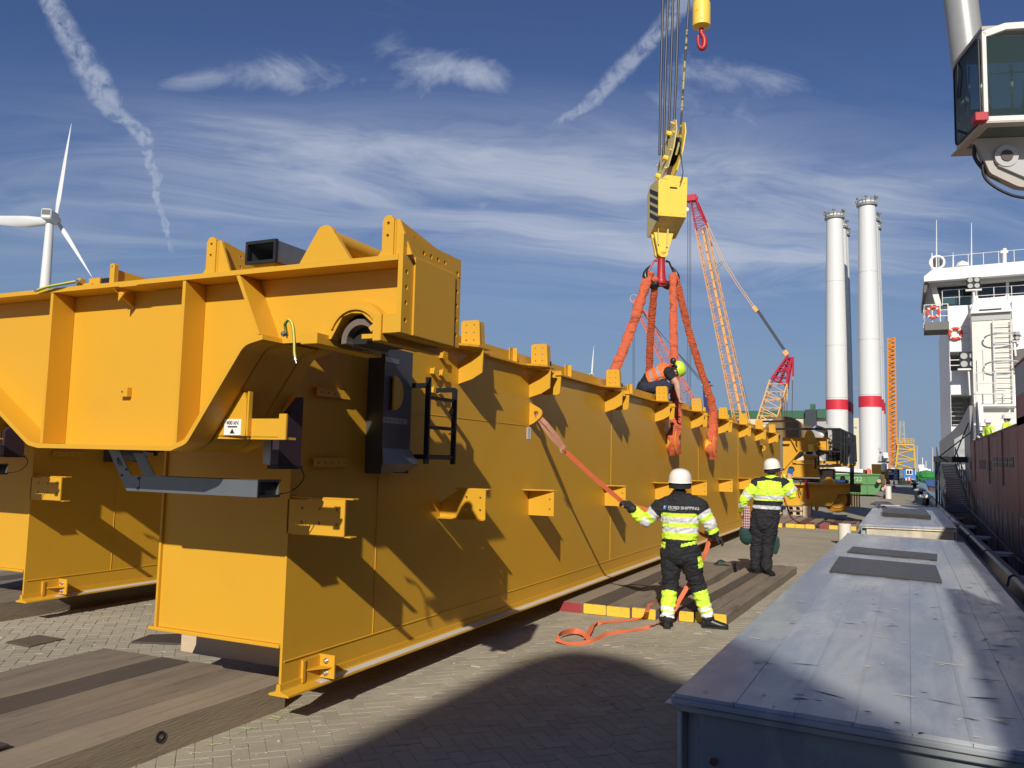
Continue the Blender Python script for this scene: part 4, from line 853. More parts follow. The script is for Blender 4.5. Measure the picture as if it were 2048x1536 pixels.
def wear(c4, zt, t, n, seed):
    nl, nr, fr_, fl = [V((*p, 0)) for p in c4]; r_ = random.Random(seed)
    for nm, m, k_ in (('paint_chip', mat('chip_white', (.66, .65, .60), .6), n), ('scrape', mat('scrape_black', (.03, .03, .03), .6), n // 2)):
        b = MB()
        for _ in range(k_):
            a, c = r_.random() ** (.8 if nm == 'paint_chip' else .5), r_.random() ** 1.3; p = nl.lerp(nr, a).lerp(fl.lerp(fr_, a), c); L = r_.uniform(.015, .06) if r_.random() < .75 else r_.uniform(.07, .24); w = r_.uniform(.005, .018); A = r_.gauss(0, .35)
            d = V((cos(A), sin(A), 0)); q_ = V((-d.y, d.x, 0)); pts = [p - d * L / 2, p - q_ * w * r_.uniform(.5, 1) + d * L * r_.uniform(-.2, .1), p + d * L / 2, p + q_ * w + d * L * r_.uniform(-.1, .2)]
            b.add([(v.x, v.y, zt + .0042) for v in pts], [(0, 1, 2, 3)])
        b.build(nm, m, t, kind='stuff')
def tbox(name, c4, zt, npan, label, endm, seams):
    """c4: near-left, near-right, far-right, far-left plan corners of the top"""
    nl, nr, fr_, fl = [V((*p, 0)) for p in c4]
    t = thing(name, label, 'steel box', (nl.x, nl.y, 0), 'grey steel boxes along the quay edge')
    P = lambda a, b_: nl.lerp(nr, a).lerp(fl.lerp(fr_, a), b_); wear(c4, zt, t, 240, int(nl.y * 10))
    for k in range(npan):
        a0, a1 = seams[k], seams[k + 1]; g_ = .0006
        b = MB(); q = [P(a0 + g_, 0), P(a1 - g_, 0), P(a1 - g_, 1), P(a0 + g_, 1)]; dz_ = ((k * 37) % 5 - 2) * .0012
        b.add([(p.x, p.y, zt + dz_) for p in q] + [(p.x, p.y, zt - .02) for p in q], [(0, 1, 2, 3), (4, 5, 1, 0), (5, 6, 2, 1), (6, 7, 3, 2), (7, 4, 0, 3)]); b.build('deck_panel', BOXG, t, bevel=.002)
    b = MB()
    for k in range(1, npan):
        a_, c_ = P(seams[k], .0), P(seams[k], 1); b.bar((a_.x, a_.y, zt - .002), (c_.x, c_.y, zt - .002), .020 if k % 2 else .007, .010)
    b.build('weld_strip', BOXG, t)
    # end and side frames: top channel lip, recessed end sheet, corner post
    dn = (nr - nl).normalized(); bk = V((-dn.y, dn.x, 0)); df = (fl - nl).normalized(); Ln = (nr - nl).length
    def seg(name, pts, m): b = MB(); b.add(*pts); return b.build(name, m, t, bevel=.006)
    def wall(a, c, z0, z1, off, thk, name, m):
        d = (c - a).normalized(); n_ = V((d.y, -d.x, 0)); p = [a + n_ * off, c + n_ * off, c + n_ * (off - thk), a + n_ * (off - thk)]
        b = MB(); b.add([(q.x, q.y, z0) for q in p] + [(q.x, q.y, z1) for q in p], [(3, 2, 1, 0), (4, 5, 6, 7), (0, 1, 5, 4), (1, 2, 6, 5), (2, 3, 7, 6), (3, 0, 4, 7)]); return b.build(name, m, t, bevel=.006)
    wall(nl - dn * .0, nr, zt - .05, zt - .0205, .028, .07, 'top_rim', BOXG)
    wall(nl + dn * .02, nr, zt - .088, zt - .052, .012, .05, 'rim_return', endm)
    wall(nl + dn * .13, nr - dn * .05, .02, zt - .09, -.03, .02, 'end_sheet', endm)
    wall(nl + dn * .03, nl + dn * .045, .0, zt - .09, .0, .12, 'corner_post', BOXG); wall(nl + dn * .045, nl + dn * .128, .0, zt - .09, -.10, .012, 'post_web', BOXG)
    wall(nl - dn * .05, nl + dn * .14, zt - .062, zt - .052, .02, .16, 'corner_bracket', BOXG) if name == 'steel_box' else None
    wall(nr, fr_, .0, zt - .021, -.01, .02, 'side_sheet', BOXG); wall(fr_, fl, .0, zt - .021, -.02, .02, 'end_sheet', endm); wall(fl, nl, .0, zt - .021, -.02, .02, 'side_sheet', BOXG)
    wall(fl + df * 0, nl, zt - .05, zt - .0205, .02, .05, 'top_rim', BOXG)
    wall(fr_, fl, zt - .0205, zt + .02, .03, .03, 'far_rim', endm)
    return t
b1 = tbox('steel_box', [(-1.135, 4.56), (.95, 4.38), (.95, 16.35), (-.95, 16.85)], .62, 8, 'large scuffed grey-blue steel box in the foreground, striped with welded deck panels', BOXE, [0, .155, .30, .43, .555, .675, .80, .905, 1])
b2 = tbox('steel_box', [(-.86, 20.2), (1.05, 20.3), (1.10, 31.0), (-.83, 30.8)], .62, 5, 'second grey steel box behind the foreground one, its pale end facing us', BOXY, [0, .2, .42, .62, .82, 1])
# marks on the end of the near box
b = MB()
for (x, z, r) in ((-.92, .30, .022), (-.50, .19, .024), (-.2, .33, .008), (-.30, .36, .01)): b.lathe([(0, .0), (r, .0), (r * .9, .002), (0, .004)], (x, 4.56 + .005 - .086 * (x + 1.135), z), (0, -1, 0), 9)
b.build('rust_spot', mat('rust_spot', (.10, .045, .035), .8, var=.3, vs=60), b1)
# steel plates lying on the boxes
def splate(px4, zt, label, th_=.012):
    q = [onz(*p, zt + .022) for p in px4]; b = MB(); b.add([(p.x, p.y, zt + .004) for p in q] + [(p.x, p.y, zt + .004 + th_) for p in q], [(3, 2, 1, 0), (4, 5, 6, 7), (0, 1, 5, 4), (1, 2, 6, 5), (2, 3, 7, 6), (3, 0, 4, 7)])
    return tag(b.build('steel_plate', PLATE, bevel=.002), label, 'steel plate', 'loose steel plates on the boxes')
splate([(1659, 1141), (1884, 1163), (1872, 1131), (1678, 1113)], .62, 'dark rust-stained plate on the near box, the closer of the pair', .022)
splate([(1694, 1103), (1874, 1119), (1875, 1108), (1706, 1093)], .62, 'narrow dark plate on the near box, just behind the larger plate', .02)
splate([(1765, 1031), (1862, 1038), (1850, 1024), (1765, 1022)], .62, 'dark steel offcut on the second box, in half shade', .10)
splate([(1740, 1008), (1790, 1010), (1775, 1003), (1750, 1003)], .62, 'thin dark plate at the far end of the second box', .02)
b = MB(); r_ = random.Random(5)
for k in range(5):
    c = onz(1755 + k * 4, 1016, .66); b.tube([c + V((r_.uniform(-.1, .1), r_.uniform(-.1, .1), r_.uniform(-.02, .1))) for _ in range(4)], .012, 5)
tag(b.build('bent_rods', BLKP), 'small tangle of black bent rods on the second box corner', 'scrap')
# short posts
def post(u, v, r, h, label, m):
    p = onz(u, v); t = thing('post', label, 'bollard post', (p.x, p.y, 0), 'short round posts on the quay'); b = MB(); b.lathe([(r, 0), (r, h - .01), (r - .012, h), (0, h)], (p.x, p.y, 0), (0, 0, 1), 24); b.build('shaft', m, t, smooth=True)
    b = MB(); b.lathe([(r + .03, .0), (r + .03, .015), (r, .018)], (p.x, p.y, 0), (0, 0, 1), 24); b.build('foot_ring', CONC, t); return t
post(1690, 1089, .145, .50, 'short cream-white round post behind the near box corner', WHITEC)
post(1777, 998, .17, .78, 'short pale round post beside the slim red and white cone, further off', WHITEC)
# mooring bollards with white mushroom heads
def bollard(x, y, m, label, s=1.0):
    t = thing('mooring_bollard', label, 'mooring bollard', (x, y, 0), 'mooring bollards along the quay edge')
    b = MB(); b.lathe([(.22 * s, 0), (.17 * s, .10), (.15 * s, .26), (.19 * s, .36)], (x, y, 0), (0, 0, 1), 24); b.build('stem', BLKP, t, smooth=True)
    b = MB(); n = 24; pr = [(.19 * s, .36), (.30 * s, .40), (.325 * s, .44), (.30 * s, .50), (.18 * s, .545), (.0, .56)]
    b.lathe(pr, (x, y, 0), (0, 0, 1), n); b.v = [(x + (q[0] - x) * 1.12, y + (q[1] - y) * .9, q[2]) for q in b.v]; b.build('head', m, t, smooth=True); return t
DKB = mat('black_bollard', (.03, .032, .035), .5, var=.2)
for (u, v, m, l) in ((1888, 1082, WHITE, 'big white mushroom bollard half in shade between the two grey boxes'), (1857, 1011, WHITE, 'white-capped mooring bollard just past the second grey box'), (1848, 994, MATS['bare_flange_grey'], 'bare worn mooring bollard in the shade beyond the boxes'),
                     (1843, 978, DKB, 'first all-black bollard after the worn grey one'), (1838, 970, DKB, 'second all-black bollard after the worn grey one'), (1836, 965, WHITE, 'first white bollard in the far sunlit row'), (1834, 961, WHITE, 'second white bollard in the far sunlit row'), (1832, 958, WHITE, 'furthest white bollard at the end of the row')):
    p = onz(u, v); p.x = max(.55, min(p.x, 1.1)) if v > 975 else min(p.x, 1.4); bollard(p.x, p.y, m, l, 1.05)
# kerb rail on the quay edge, in lengths
KR = mat('kerb_steel', (.10, .11, .12), .4, metal=.5, var=.2)
y = 2.0; k = 0
kb = thing('quay_kerb', 'low round-topped steel kerb rail running along the quay edge beside the boxes', 'kerb rail', (1.6, 20, 0))
while y < 150:
    L = 4.6; b = MB(); b.plate([(1.50, 0.0), (1.70, 0.0)] + arc(1.60, .12, .075, 0, 180, 8), 'y', y, y + L - .28); b.xform(Matrix.Identity(4)); b.build('rail_length', KR if y < 62 else WHITE, kb); y += L
# fenders: black blocks with white sliding pads between quay and ship
for k, y in enumerate((14.5, 20.5, 26.3, 32.2, 38.1, 44.3)):
    t = thing('quay_fender', ['quay fender level with the near steel box', 'quay fender nearest to the near box corner', 'quay fender below the letters of the hull, third before the gangway', 'quay fender two before the gangway', 'quay fender just before the gangway', 'quay fender under the foot of the gangway'][k], 'fender', (2.2, y, -.4), 'white-topped fenders between quay and ship')
    b = MB(); b.box(1.905, 2.50, y - .55, y + .55, -2.6, -.42); b.build('rubber_block', BLK, t, bevel=.03)
    b = MB(); b.plate(rounded([(1.91, y - .34), (2.58, y - .34), (2.72, y), (2.58, y + .34), (1.91, y + .34)], [0, .1, .2, .1, 0], 4), 'z', -.415, -.34); b.build('cap', mat('fender_white', (.55, .54, .50), .6, var=.12, vs=5), t, bevel=.01)
# ================================================================ THE SHIP ALONGSIDE
HULL = mat('hull_red', (.46, .205, .15), .6, var=.25, vs=.5, dirt=(.26, .12, .095), ds=.35, dt=(.45, .75), dstretch=(1, 1, .25), dirt_or_crease=(.30, .16, .12), ds2=1.1, dt2=(.60, .78), rvar=.15, bump=.01, bs=.9, spec=.25)
HULLG = mat('hull_upper_grey', (.30, .27, .27), .45, var=.15, vs=.5, dirt=(.30, .12, .09), ds=.5, dt=(.52, .7), dstretch=(1, 1, .2))
HLET = mat('hull_letter_grey', (.40, .30, .28), .5, var=.2, vs=2, dirt=(.11, .06, .055), ds=1.6, dt=(.52, .66), dstretch=(1, 3, .3))
DARKW = mat('dark_glass', (.012, .016, .018), .06, var=.1, spec=.7)
TEALG = mat('teal_glass', (.05, .10, .105), .08, var=.3, vs=1.5, spec=.7)
GRYP = mat('light_grey_paint', (.42, .42, .41), .5, var=.08, vs=1.2, dirt=(.25, .22, .2), ds=1.5, dt=(.6, .85))
SHX = 2.9
ship = thing('cargo_ship', 'red-hulled ship with a white bridge moored along the right of the quay', 'ship', (SHX, 30, -3))
plates_y = [-60, -48, -36, -24, -14, -6, 2, 10, 18, 26.6, 32, 37.5, 43.7]
for k, (a, c) in enumerate(zip(plates_y[:-1], plates_y[1:])):
    b = MB(); zt = 5.55 if c <= 2.1 else 4.72 if c <= 26.7 else 3.12
    b.box(SHX, SHX + .12, a + .01, c - .01, -4.5, zt); b.build('hull_plate', HULL, ship)
    b = MB(); b.tube([(SHX - .002, c, -3), (SHX - .002, c, zt)], .008, 5); b.box(SHX - .03, SHX + .14, a + .01, c - .01, zt + .001, zt + .05); b.build('frame_seam', HULL, ship)
b = MB(); b.box(SHX, SHX + 3, -60, 26.6, 3.1, 3.3); b.box(SHX + .13, 16, -60, 62, 2.0, 2.1); b.box(SHX + .13, 17, 26.65, 26.8, 2.1, 4.7); b.build('deck', GRYP, ship)
b = MB(); b.box(SHX - .006, SHX - .001, 18.0, 26.55, 3.9, 4.7); b.build('upper_strake', HULLG, ship)
b = MB(); b.box(SHX, SHX + .12, 43.75, 78, -4.5, 1.35); b.build('hull_plate', HULL, ship)
b = MB(); b.plate([(43.75, 1.36), (78, 1.36), (78, 4.2), (60, 4.25), (50.5, 4.4), (44.6, 4.85), (43.75, 4.85)], 'x', SHX + .0, SHX + .12, holes=[]); b.build('hull_upper', HULLG, ship)
b = MB(); b.box(SHX - .01, SHX - .002, 47.5, 56.5, 1.9, 3.7); b.build('opening_shade_sheet', DARKW, ship)  # dark sheet on the plating paints the shade inside an opening
b = MB(); b.plate([(42.2, 3.2), (44.5, 3.2), (44.5, 5.0), (43.2, 5.0)], 'x', SHX + .3, SHX + .4); b.build('side_fin', WHITEC, ship)
# freeing ports / recessed windows in the plating
for (u0, u1, v0, v1) in ((1987, 1995, 916, 933), (1998, 2005, 916, 933), (2007.5, 2016, 916, 934), (2018, 2028, 915, 935)):
    a, c = onx(u0, v0, SHX), onx(u1, v1, SHX); b = MB(); z0, z1 = min(a.z, c.z), max(a.z, c.z); b.box(SHX - .012, SHX + .05, c.y, a.y, z0, z1)
    b.build('freeing_port', BLK, ship)
    b = MB(); b.box(SHX - .02, SHX - .013, c.y, a.y, (z0 + z1) / 2 - .01, (z0 + z1) / 2 + .01); b.build('bar', HULLG, ship)
for (u0, u1, v0, v1) in ((1958, 1971, 921, 934), (1975, 1983, 922, 934), (1940, 1944, 924, 934)):
    a, c = onx(u0, v0, SHX), onx(u1, v1, SHX); b = MB(); b.box(SHX - .01, SHX + .05, c.y, a.y, a.z - .35, a.z); b.build('freeing_port', mat('port_dark', (.05, .02, .02), .6), ship)
b = MB()
for yy in (22, 30.2, 34.6, 41): b.tube([(SHX - .03, yy, 1.4), (SHX - .03, yy, 3.1)], .025, 6)
b.build('scupper_pipe', HULL, ship)
# worn lettering welded on the shell, far letters first
lt = text('hull_lettering', 'HEP N WAUR', 2.75, (SHX - .012, 34.0, -.40), FACE_MX, HLET, ship, ext=.006, sx=1.08)
b = MB(); b.tube(spline([(SHX - .6, 44, .6), (SHX - .2, 34, -.1), (SHX - .2, 24, -.4), (SHX - .3, 12, .2)]), .012, 5); b.build('mooring_line', mat('pale_line', (.4, .38, .34), .8), ship)
# ---------------------------------------------------------------- superstructure (faces us, square to the quay)
YS = 60.0
def P(u, v, y=YS): return ony(u, v, y)
def face(name, pts, y0, th, m, parent=ship, bevel=0, label=None):
    q = [P(u, v, y0) for u, v in pts]; b = MB(); b.plate([(p.x, p.z) for p in q], 'y', y0, y0 + th); return b.build(name, m, parent, bevel=bevel, label=label)
xl = SHX + .05; XR = 14.0
zr = lambda v: P(1900, v).z
wall_top = P(1900, 612).z
sup = MB()
# main block: left part and the part right of the openings
zo1, zo2, zo3, zo4 = P(1920, 703).z, P(1920, 741).z, P(1920, 789).z, P(1920, 852).z
xo0, xo1 = P(1899, 720).x, P(1944, 720).x
sup.box(xl, XR, YS + 4.2, YS + 16, 2.1, wall_top)
sup.box(xl, xo0, YS, YS + 4.19, 2.1, wall_top)
sup.box(xo1, XR, YS, YS + 4.19, 2.1, wall_top)
sup.box(xo0 + .01, xo1 - .01, YS, YS + 4.19, zo1, wall_top); sup.box(xo0 + .01, xo1 - .01, YS, YS + 4.19, zo3, zo2); sup.box(xo0 + .01, xo1 - .01, YS + .4, YS + 4.19, 2.1, zo4)
blk = sup.build('accommodation_block', WHITE, ship)
b = MB()
for z in (P(1900, 655).z, P(1900, 668).z, P(1900, 680).z): b.box(xl + .2, xo1, YS - .012, YS - .001, z, z + .02)
b.build('weld_line', GRYP, blk)
b = MB(); b.box(xo0, xo0 + .05, YS + .1, YS + .15, zo2, zo2 + .9)
for z in (zo2 + .35, zo2 + .7): b.bar((xo0, YS + .1, z), (xo1, YS + .1, z), .05)
b.build('rail', WHITE, blk)
b = MB()
for k in range(7): b.bar((xo0 + .1, YS + .6 + k * .3, zo4 + .1 + k * .30), (xo1 - .5, YS + .6 + k * .3, zo4 + .1 + k * .30), .25, .06)
b.build('stair', GRYP, blk)
# bridge deck
brz0, brz1 = wall_top, P(1900, 562).z
b = MB(); b.box(xl + .3, XR, YS + .6, YS + 9, brz0 + .01, brz1); br = b.build('bridge', WHITE, ship)
face('roof', [(1866, 538), (2060, 521), (2060, 546), (1848, 563), (1848, 553)], YS - .9, 11, WHITE, bevel=.02)
face('eave_shade_strip', [(1856, 563), (2060, 548), (2060, 556), (1858, 572)], YS - .3, .8, GRYP)  # solid grey strip, shadow under the eave put into its colour
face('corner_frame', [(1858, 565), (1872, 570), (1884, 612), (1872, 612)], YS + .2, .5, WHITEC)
face('corner_frame', [(1849, 563), (1856, 563), (1852, 585), (1848, 585)], YS - .6, 8, mat('eave_side_shade', (.14, .13, .12), .7))  # second piece is dark to paint the shade under the eave
for pts, lab in (([(1871, 573), (1944, 566), (1944, 609), (1884, 613)], 'left bridge window with the teal lower half'), ([(1956, 566), (2012, 562), (2012, 592), (1956, 597)], None), ([(2018, 562), (2060, 559), (2060, 589), (2018, 592)], None)):
    q = [P(u, v, YS + .58) for u, v in pts]; b = MB(); b.plate(rounded([(p.x, p.z) for p in q], .12, 3), 'y', YS + .585, YS + .6 - .002); w = b.build('window', DARKW, br, label=lab)
    if lab:
        q = [P(u, v, YS + .57) for u, v in [(1882, 592), (1944, 590), (1944, 608), (1886, 611)]]; b = MB(); b.plate([(p.x, p.z) for p in q], 'y', YS + .575, YS + .583); b.build('lower_pane', TEALG, w)
face('window_head', [(1876, 567), (1944, 561), (1944, 565), (1876, 571)], YS + .3, .25, WHITE)
def rail(name, a, c, h, m, nposts, parent=ship, r=.035, rows=3):
    a, c = V(a), V(c); b = MB()
    for k in range(nposts + 1): p = a.lerp(c, k / nposts); b.tube([p, p + V((0, 0, h))], r, 5)
    for j in range(rows): z = h * (j + 1) / rows; b.tube([a + V((0, 0, z)), c + V((0, 0, z))], r * .8, 5)
    return b.build(name, m, parent)
rail('deck_rail', P(1885, 611), P(2060, 601), 1.0, WHITE, 5, r=.022, rows=2)
rail('roof_rail', P(1878, 536), P(2060, 521), .75, WHITE, 6, r=.022, rows=1)
# bridge wing balcony with life ring
wb = MB(); a, c = P(1849, 646), P(1884, 660); wb.box(a.x, xl - .02, YS - .2, YS + 2.2, c.z, a.z); wg = wb.build('wing_balcony', mat('balcony_brown', (.16, .15, .14), .7, var=.1), ship)
rail('rail', (a.x, YS - .2, a.z), (xl - .05, YS - .2, a.z), 1.15, WHITE, 3, wg, rows=3); rail('rail', (a.x, YS - .2, a.z), (a.x, YS + 2.2, a.z), 1.15, WHITE, 3, wg, rows=3)
def torus(R, r, c, n=28, k=8):
    b = MB(); vs = []; fs = []
    for i in range(n):
        for j in range(k):
            A, B = 2 * pi * i / n, 2 * pi * j / k; vs.append((c.x + (R + r * cos(B)) * cos(A), c.y + r * sin(B), c.z + (R + r * cos(B)) * sin(A)))
    for i in range(n):
        for j in range(k): fs.append((i * k + j, ((i + 1) % n) * k + j, ((i + 1) % n) * k + (j + 1) % k, i * k + (j + 1) % k))
    b.add(vs, fs); return b
def ring(u, v, y, label):
    c = P(u, v, y); t = thing('life_ring', label, 'life ring', c, 'orange life rings on the ship')
    torus(.34, .085, c).build('buoy', mat('life_ring_red', (.72, .07, .03), .5, var=.05), t, smooth=True)
    b = MB()
    for A in (.78, 2.35, 3.93, 5.5): b.obox((c.x + .34 * cos(A), c.y, c.z + .34 * sin(A)), V((cos(A), 0, sin(A))), V((0, 1, 0)), V((-sin(A), 0, cos(A))), .092, .092, .035)
    b.build('white_band', WHITE, t)
ring(1866, 625, YS - .35, 'orange life ring hung on the rail of the bridge wing balcony')
ring(1911, 667, YS - .15, 'orange life ring on the white wall below the bridge')
# protruding trunk with hood, ladder and cage
YT = YS - 1.6
b = MB(); a, c, e_ = P(1943, 628, YT), P(2022, 628, YT), P(1943, 812, YT); b.box(a.x, c.x, YT, YS - .002, e_.z, a.z); tr = b.build('vent_trunk', WHITEC, ship)
face('hood', [(1946, 606), (2018, 600), (2024, 622), (1941, 627)], YT - .3, 1.9, WHITE, tr); face('hood_slot', [(1958, 619), (2003, 616), (2003, 619), (1958, 622)], YT - .32, .015, BLK, tr)
face('fascia', [(1943, 628), (2022, 624), (2022, 638), (1943, 642)], YT - .06, .05, GRYP, tr)
b = MB(); p0, p1 = P(1986, 640, YT - .25), P(1990, 812, YT - .25)
for dx in (0, .95): b.tube([(p0.x + dx, YT - .25, p0.z), (p0.x + dx, YT - .25, p1.z - .2)], .045, 6)
ld = b.build('ladder', WHITEC, tr); b = MB()
n_ = 17
for k in range(n_): z = lerp(p0.z - .3, p1.z, k / (n_ - 1)); b.tube([(p0.x, YT - .25, z), (p0.x + .95, YT - .25, z)], .03, 5)
b.build('rung', WHITEC, ld)
for z in (P(1990, 676, YT).z, P(1990, 730, YT).z):
    b = MB(); b.tube([(p0.x + .475 + .95 * sin(A), YT - .25 - .95 * cos(A) + .0, z + .12 * cos(A)) for A in [radians(q) for q in range(-95, 96, 12)]], .05, 6); b.build('cage_hoop', GRYP, ld)
b = MB(); p = P(1964, 650, YT - 1); b.tube([(p.x, YT - .9, p.z - 1.5), (p.x, YT - .9, p1.z + 1.5)], .025, 5); b.build('cage_bar', GRYP, ld)
face('side_casing', [(2024, 600), (2060, 598), (2060, 900), (2030, 900)], YS - .5, .5, WHITE)
face('recess_shade_sheet', [(2026, 700), (2060, 695), (2060, 742), (2024, 750)], YS - .52, .015, mat('recess_shade', (.12, .11, .11), .7))  # flat sheet, its dark colour paints the shade of a recess
# lower platform, posts
pz = P(1950, 811, YS - 2.5); b = MB(); b.box(pz.x - .1, 9, YS - 3.5, YS - 1.7, pz.z - .12, pz.z); b.build('platform', WHITE, ship)
rail('rail', (pz.x, YS - 3.4, pz.z), (pz.x + 2.1, YS - 3.4, pz.z), 1.9, WHITEC, 2, rows=3, r=.04)
b = MB(); b.plate([(P(1952, 812, 44).x, P(1952, 812, 44).z), (P(1966, 812, 44).x, P(1966, 812, 44).z), (P(1972, 900, 44).x, 2.2), (P(1954, 900, 44).x, 2.2)], 'y', 44.0, 44.3); b.build('bulwark_end', WHITE, ship)
b = MB(); b.box(P(1966, 825, 50).x, 9, 50, 50.2, 2.1, P(1966, 825, 50).z); b.build('deck_house', WHITEC, ship)
# floodlight clusters
for (u, v, s_, yy) in ((1947, 566, .75, YS - 1.0), (1937, 720, 1.0, YS - 1.3), (2029, 672, .55, YS - 1)):
    c = P(u, v, yy); b = MB(); b.box(c.x - s_ * .5, c.x + s_ * .5, yy, yy + .2, c.z - s_ * .5, c.z + s_ * .5); fl_ = b.build('floodlight', BLKP, ship, bevel=.03)
    for dx in (-.25, .25):
        for dz_ in (-.25, .25): b = MB(); b.lathe([(.0, 0), (s_ * .17, 0), (s_ * .2, -.05)], (c.x + dx * s_, yy - .03, c.z + dz_ * s_), (0, 1, 0), 12); b.build('lamp', mat('lamp_lens', (.45, .45, .42), .2), fl_)
    b = MB(); b.box(c.x - s_ * .6, c.x + s_ * .6, yy, yy + .3, c.z - s_ * .62, c.z - s_ * .52); b.tube([(c.x, yy + .2, c.z - s_ * .6), (c.x + .05, yy + .2, c.z - s_ * 2.2)], .06, 6); b.build('bracket', WHITE, fl_)
# masts and aerials on the roof
b = MB()
for (u, v0, v1, r) in ((1873, 536, 440, .03), (1943, 532, 446, .03), (1906, 534, 505, .025), (1864, 538, 506, .05)): b.tube([P(u, v0), P(u, v1)], [r * 1.6, r * .6], 5)
b.tube([P(2009, 530), P(2009, 497)], .12, 8); b.bar(P(2001, 504), P(2016, 503), .16); b.lathe([(0, .4), (.3, .25), (.42, 0)], P(1925, 533), (0, 0, 1), 12)
b.build('aerial', WHITE, ship)
torus(.42, .08, P(1874, 525), 20, 6).build('searchlight_ring', WHITE, ship, smooth=True)
b = MB(); c = P(1874, 525); b.lathe([(0, 0), (.3, 0), (.3, .3)], c, (0, 1, 0), 16); b.build('searchlight', BLKP, ship)
# unseen crane silhouette added behind the camera, outlined to throw the soft foreground shadow
sil = [(3.13, 12.92), (3.44, 13.54), (4.05, 14.73), (4.49, 15.55), (4.72, 15.91), (5.03, 16.2), (5.39, 16.26), (5.75, 16.18), (6.02, 15.93), (6.36, 15.8), (6.57, 15.61), (6.68, 15.42), (6.81, 15.14), (6.96, 14.89), (7.1, 14.67), (7.21, 14.3), (7.14, 13.54), (6.43, 11.91), (4.27, 11.6)]
b = MB(); b.plate(rounded(sil, .15, 2), 'y', -18.6, -18.0); b.build('crane_shadow_shape', GRYP, ship)
b = MB(); b.lathe([(.9, 2.1), (.9, 12.5)], (5.2, -18.3, 0), (0, 0, 1), 24); b.build('crane_shadow_post', GRYP, ship)
# ---------------------------------------------------------------- gangway
gw = thing('gangway', 'dark grey ship gangway stairs leaning on the quay edge beside the hull', 'gangway', (2.1, 41, 0))
GA = mat('gangway_dark', (.11, .115, .125), .5, metal=.3, var=.15)
gy0, gz0, gy1, gz1 = 41.2, .12, 50.5, 2.05; gx0, gx1 = 1.72, 2.62
for x in (gx0, gx1): b = MB(); b.bar((x, gy0, gz0 + .12), (x, gy1, gz1), .09, .30); b.build('stringer', GA, gw)
N = 24
tme = None
for k in range(N):
    f = (k + .5) / N; y, z = lerp(gy0, gy1, f), lerp(gz0, gz1, f) + .12
    b = MB(); b.box(gx0 + .05, gx1 - .05, y, y + .14, z - .03, z + .02); b.build('tread', mat('tread_grey', (.17, .175, .18), .5, var=.15), gw)
b = MB(); b.box(gx0 - .05, gx1 + .05, gy0 - .25, gy0 - .2, .02, .36); b.box(gx0 - .05, gx1 + .05, gy0 - .2, gy0 + .1, .02, .08); b.build('foot_plate', mat('foot_grey', (.14, .14, .145), .5, var=.15), gw, bevel=.02)
for x in (gx0, gx1):
    b = MB(); b.tube([(x, gy0, gz0 + 1.1), (x, gy1, gz1 + 1.0)], .025, 6); b.tube([(x, gy0, gz0 + .65), (x, gy1, gz1 + .55)], .02, 6)
    for k in range(7): f = k / 6; b.tube([(x, lerp(gy0, gy1, f), lerp(gz0, gz1, f)), (x, lerp(gy0, gy1, f), lerp(gz0, gz1, f) + 1.05)], .022, 5)
    b.build('handrail', GA, gw)
a = ony(1867, 915, 46); b = MB(); b.box(a.x, SHX + .3, 45.9, 46.15, a.z - .22, a.z + .06); b.tube([(a.x + .08, 46, a.z), (a.x + .08, 46, -.2)], .045, 6); b.tube([(a.x + .25, 46.2, a.z), (a.x + .22, 46.2, .1)], .035, 6)
for dx in (.15, 1.55): b.tube([(a.x + dx, 46, a.z - .2), (a.x + dx - .05, 45, .3)], .02, 5)
b.tube([(a.x + .9, 46, a.z), (SHX, 44.5, 4.1)], .03, 5); b.tube([(a.x + .2, 46, a.z), (SHX, 43.6, 3.6)], .03, 5); b.build('davit_frame', BLKP, gw)
# ================================================================ SHIP CRANE WITH ITS CAB (top right)
cr = thing('ship_crane', 'grey ship crane with a glazed white operator cab in the top right corner', 'crane', (4.4, 18.5, 3.3))
A16 = radians(16); e1 = V((cos(A16), sin(A16), 0)); e2 = V((-sin(A16), cos(A16), 0))
P1 = ony(1969, 243, 17.0); zb, zt_ = P1.z, ony(1968, 62, 17.0).z
def Cb(a, b_, z): return V((P1.x, P1.y, 0)) + e1 * a + e2 * b_ + V((0, 0, z))
FC = Matrix(((e1.x, e2.x, 0, P1.x), (e1.y, e2.y, 0, P1.y), (0, 0, 1, 0), (0, 0, 0, 1)))
WD, LN = 1.9, 1.40
CABW = mat('cab_white', (.74, .70, .63), .35, var=.03); CABG = mat('cab_underside_shade', (.40, .37, .33), .5, var=.08)  # underside tone is the cab white darkened for shade
b = MB(); t_ = .075
b.box(0, t_, 0, t_, zb, zt_); b.box(t_, WD, 0, t_, zb, zb + .10); b.plate([(t_, zt_ - .10), (.42, zt_ + .02), (WD, zt_ + .04), (WD, zt_ + .16), (.40, zt_ + .14), (0, zt_ + .002)], 'y', 0, t_)
b.box(WD - t_, WD, 0, t_, zb + .1, zt_ - .06); b.xform(FC); b.build('front_frame', CABW, cr, bevel=.008)
b = MB(); b.box(0, t_, t_ + .001, LN, zb, zb + .12); b.box(0, t_, t_ + .001, LN, zt_ - .14, zt_); b.box(0, t_, LN - .07, LN, zb + .121, zt_ - .141); b.xform(FC); b.build('side_frame', mat('cab_side_shade', (.50, .49, .47), .4, var=.05), cr, bevel=.008)  # side frame greyed to carry the shadow on that face
b = MB(); b.plate(rounded([(t_ + .05, zb + .06), (LN - .03, zb + .06), (LN - .03, zt_ - .05), (t_ + .05, zt_ - .05)], .12, 4), 'x', -.018, -.004); b.xform(FC)
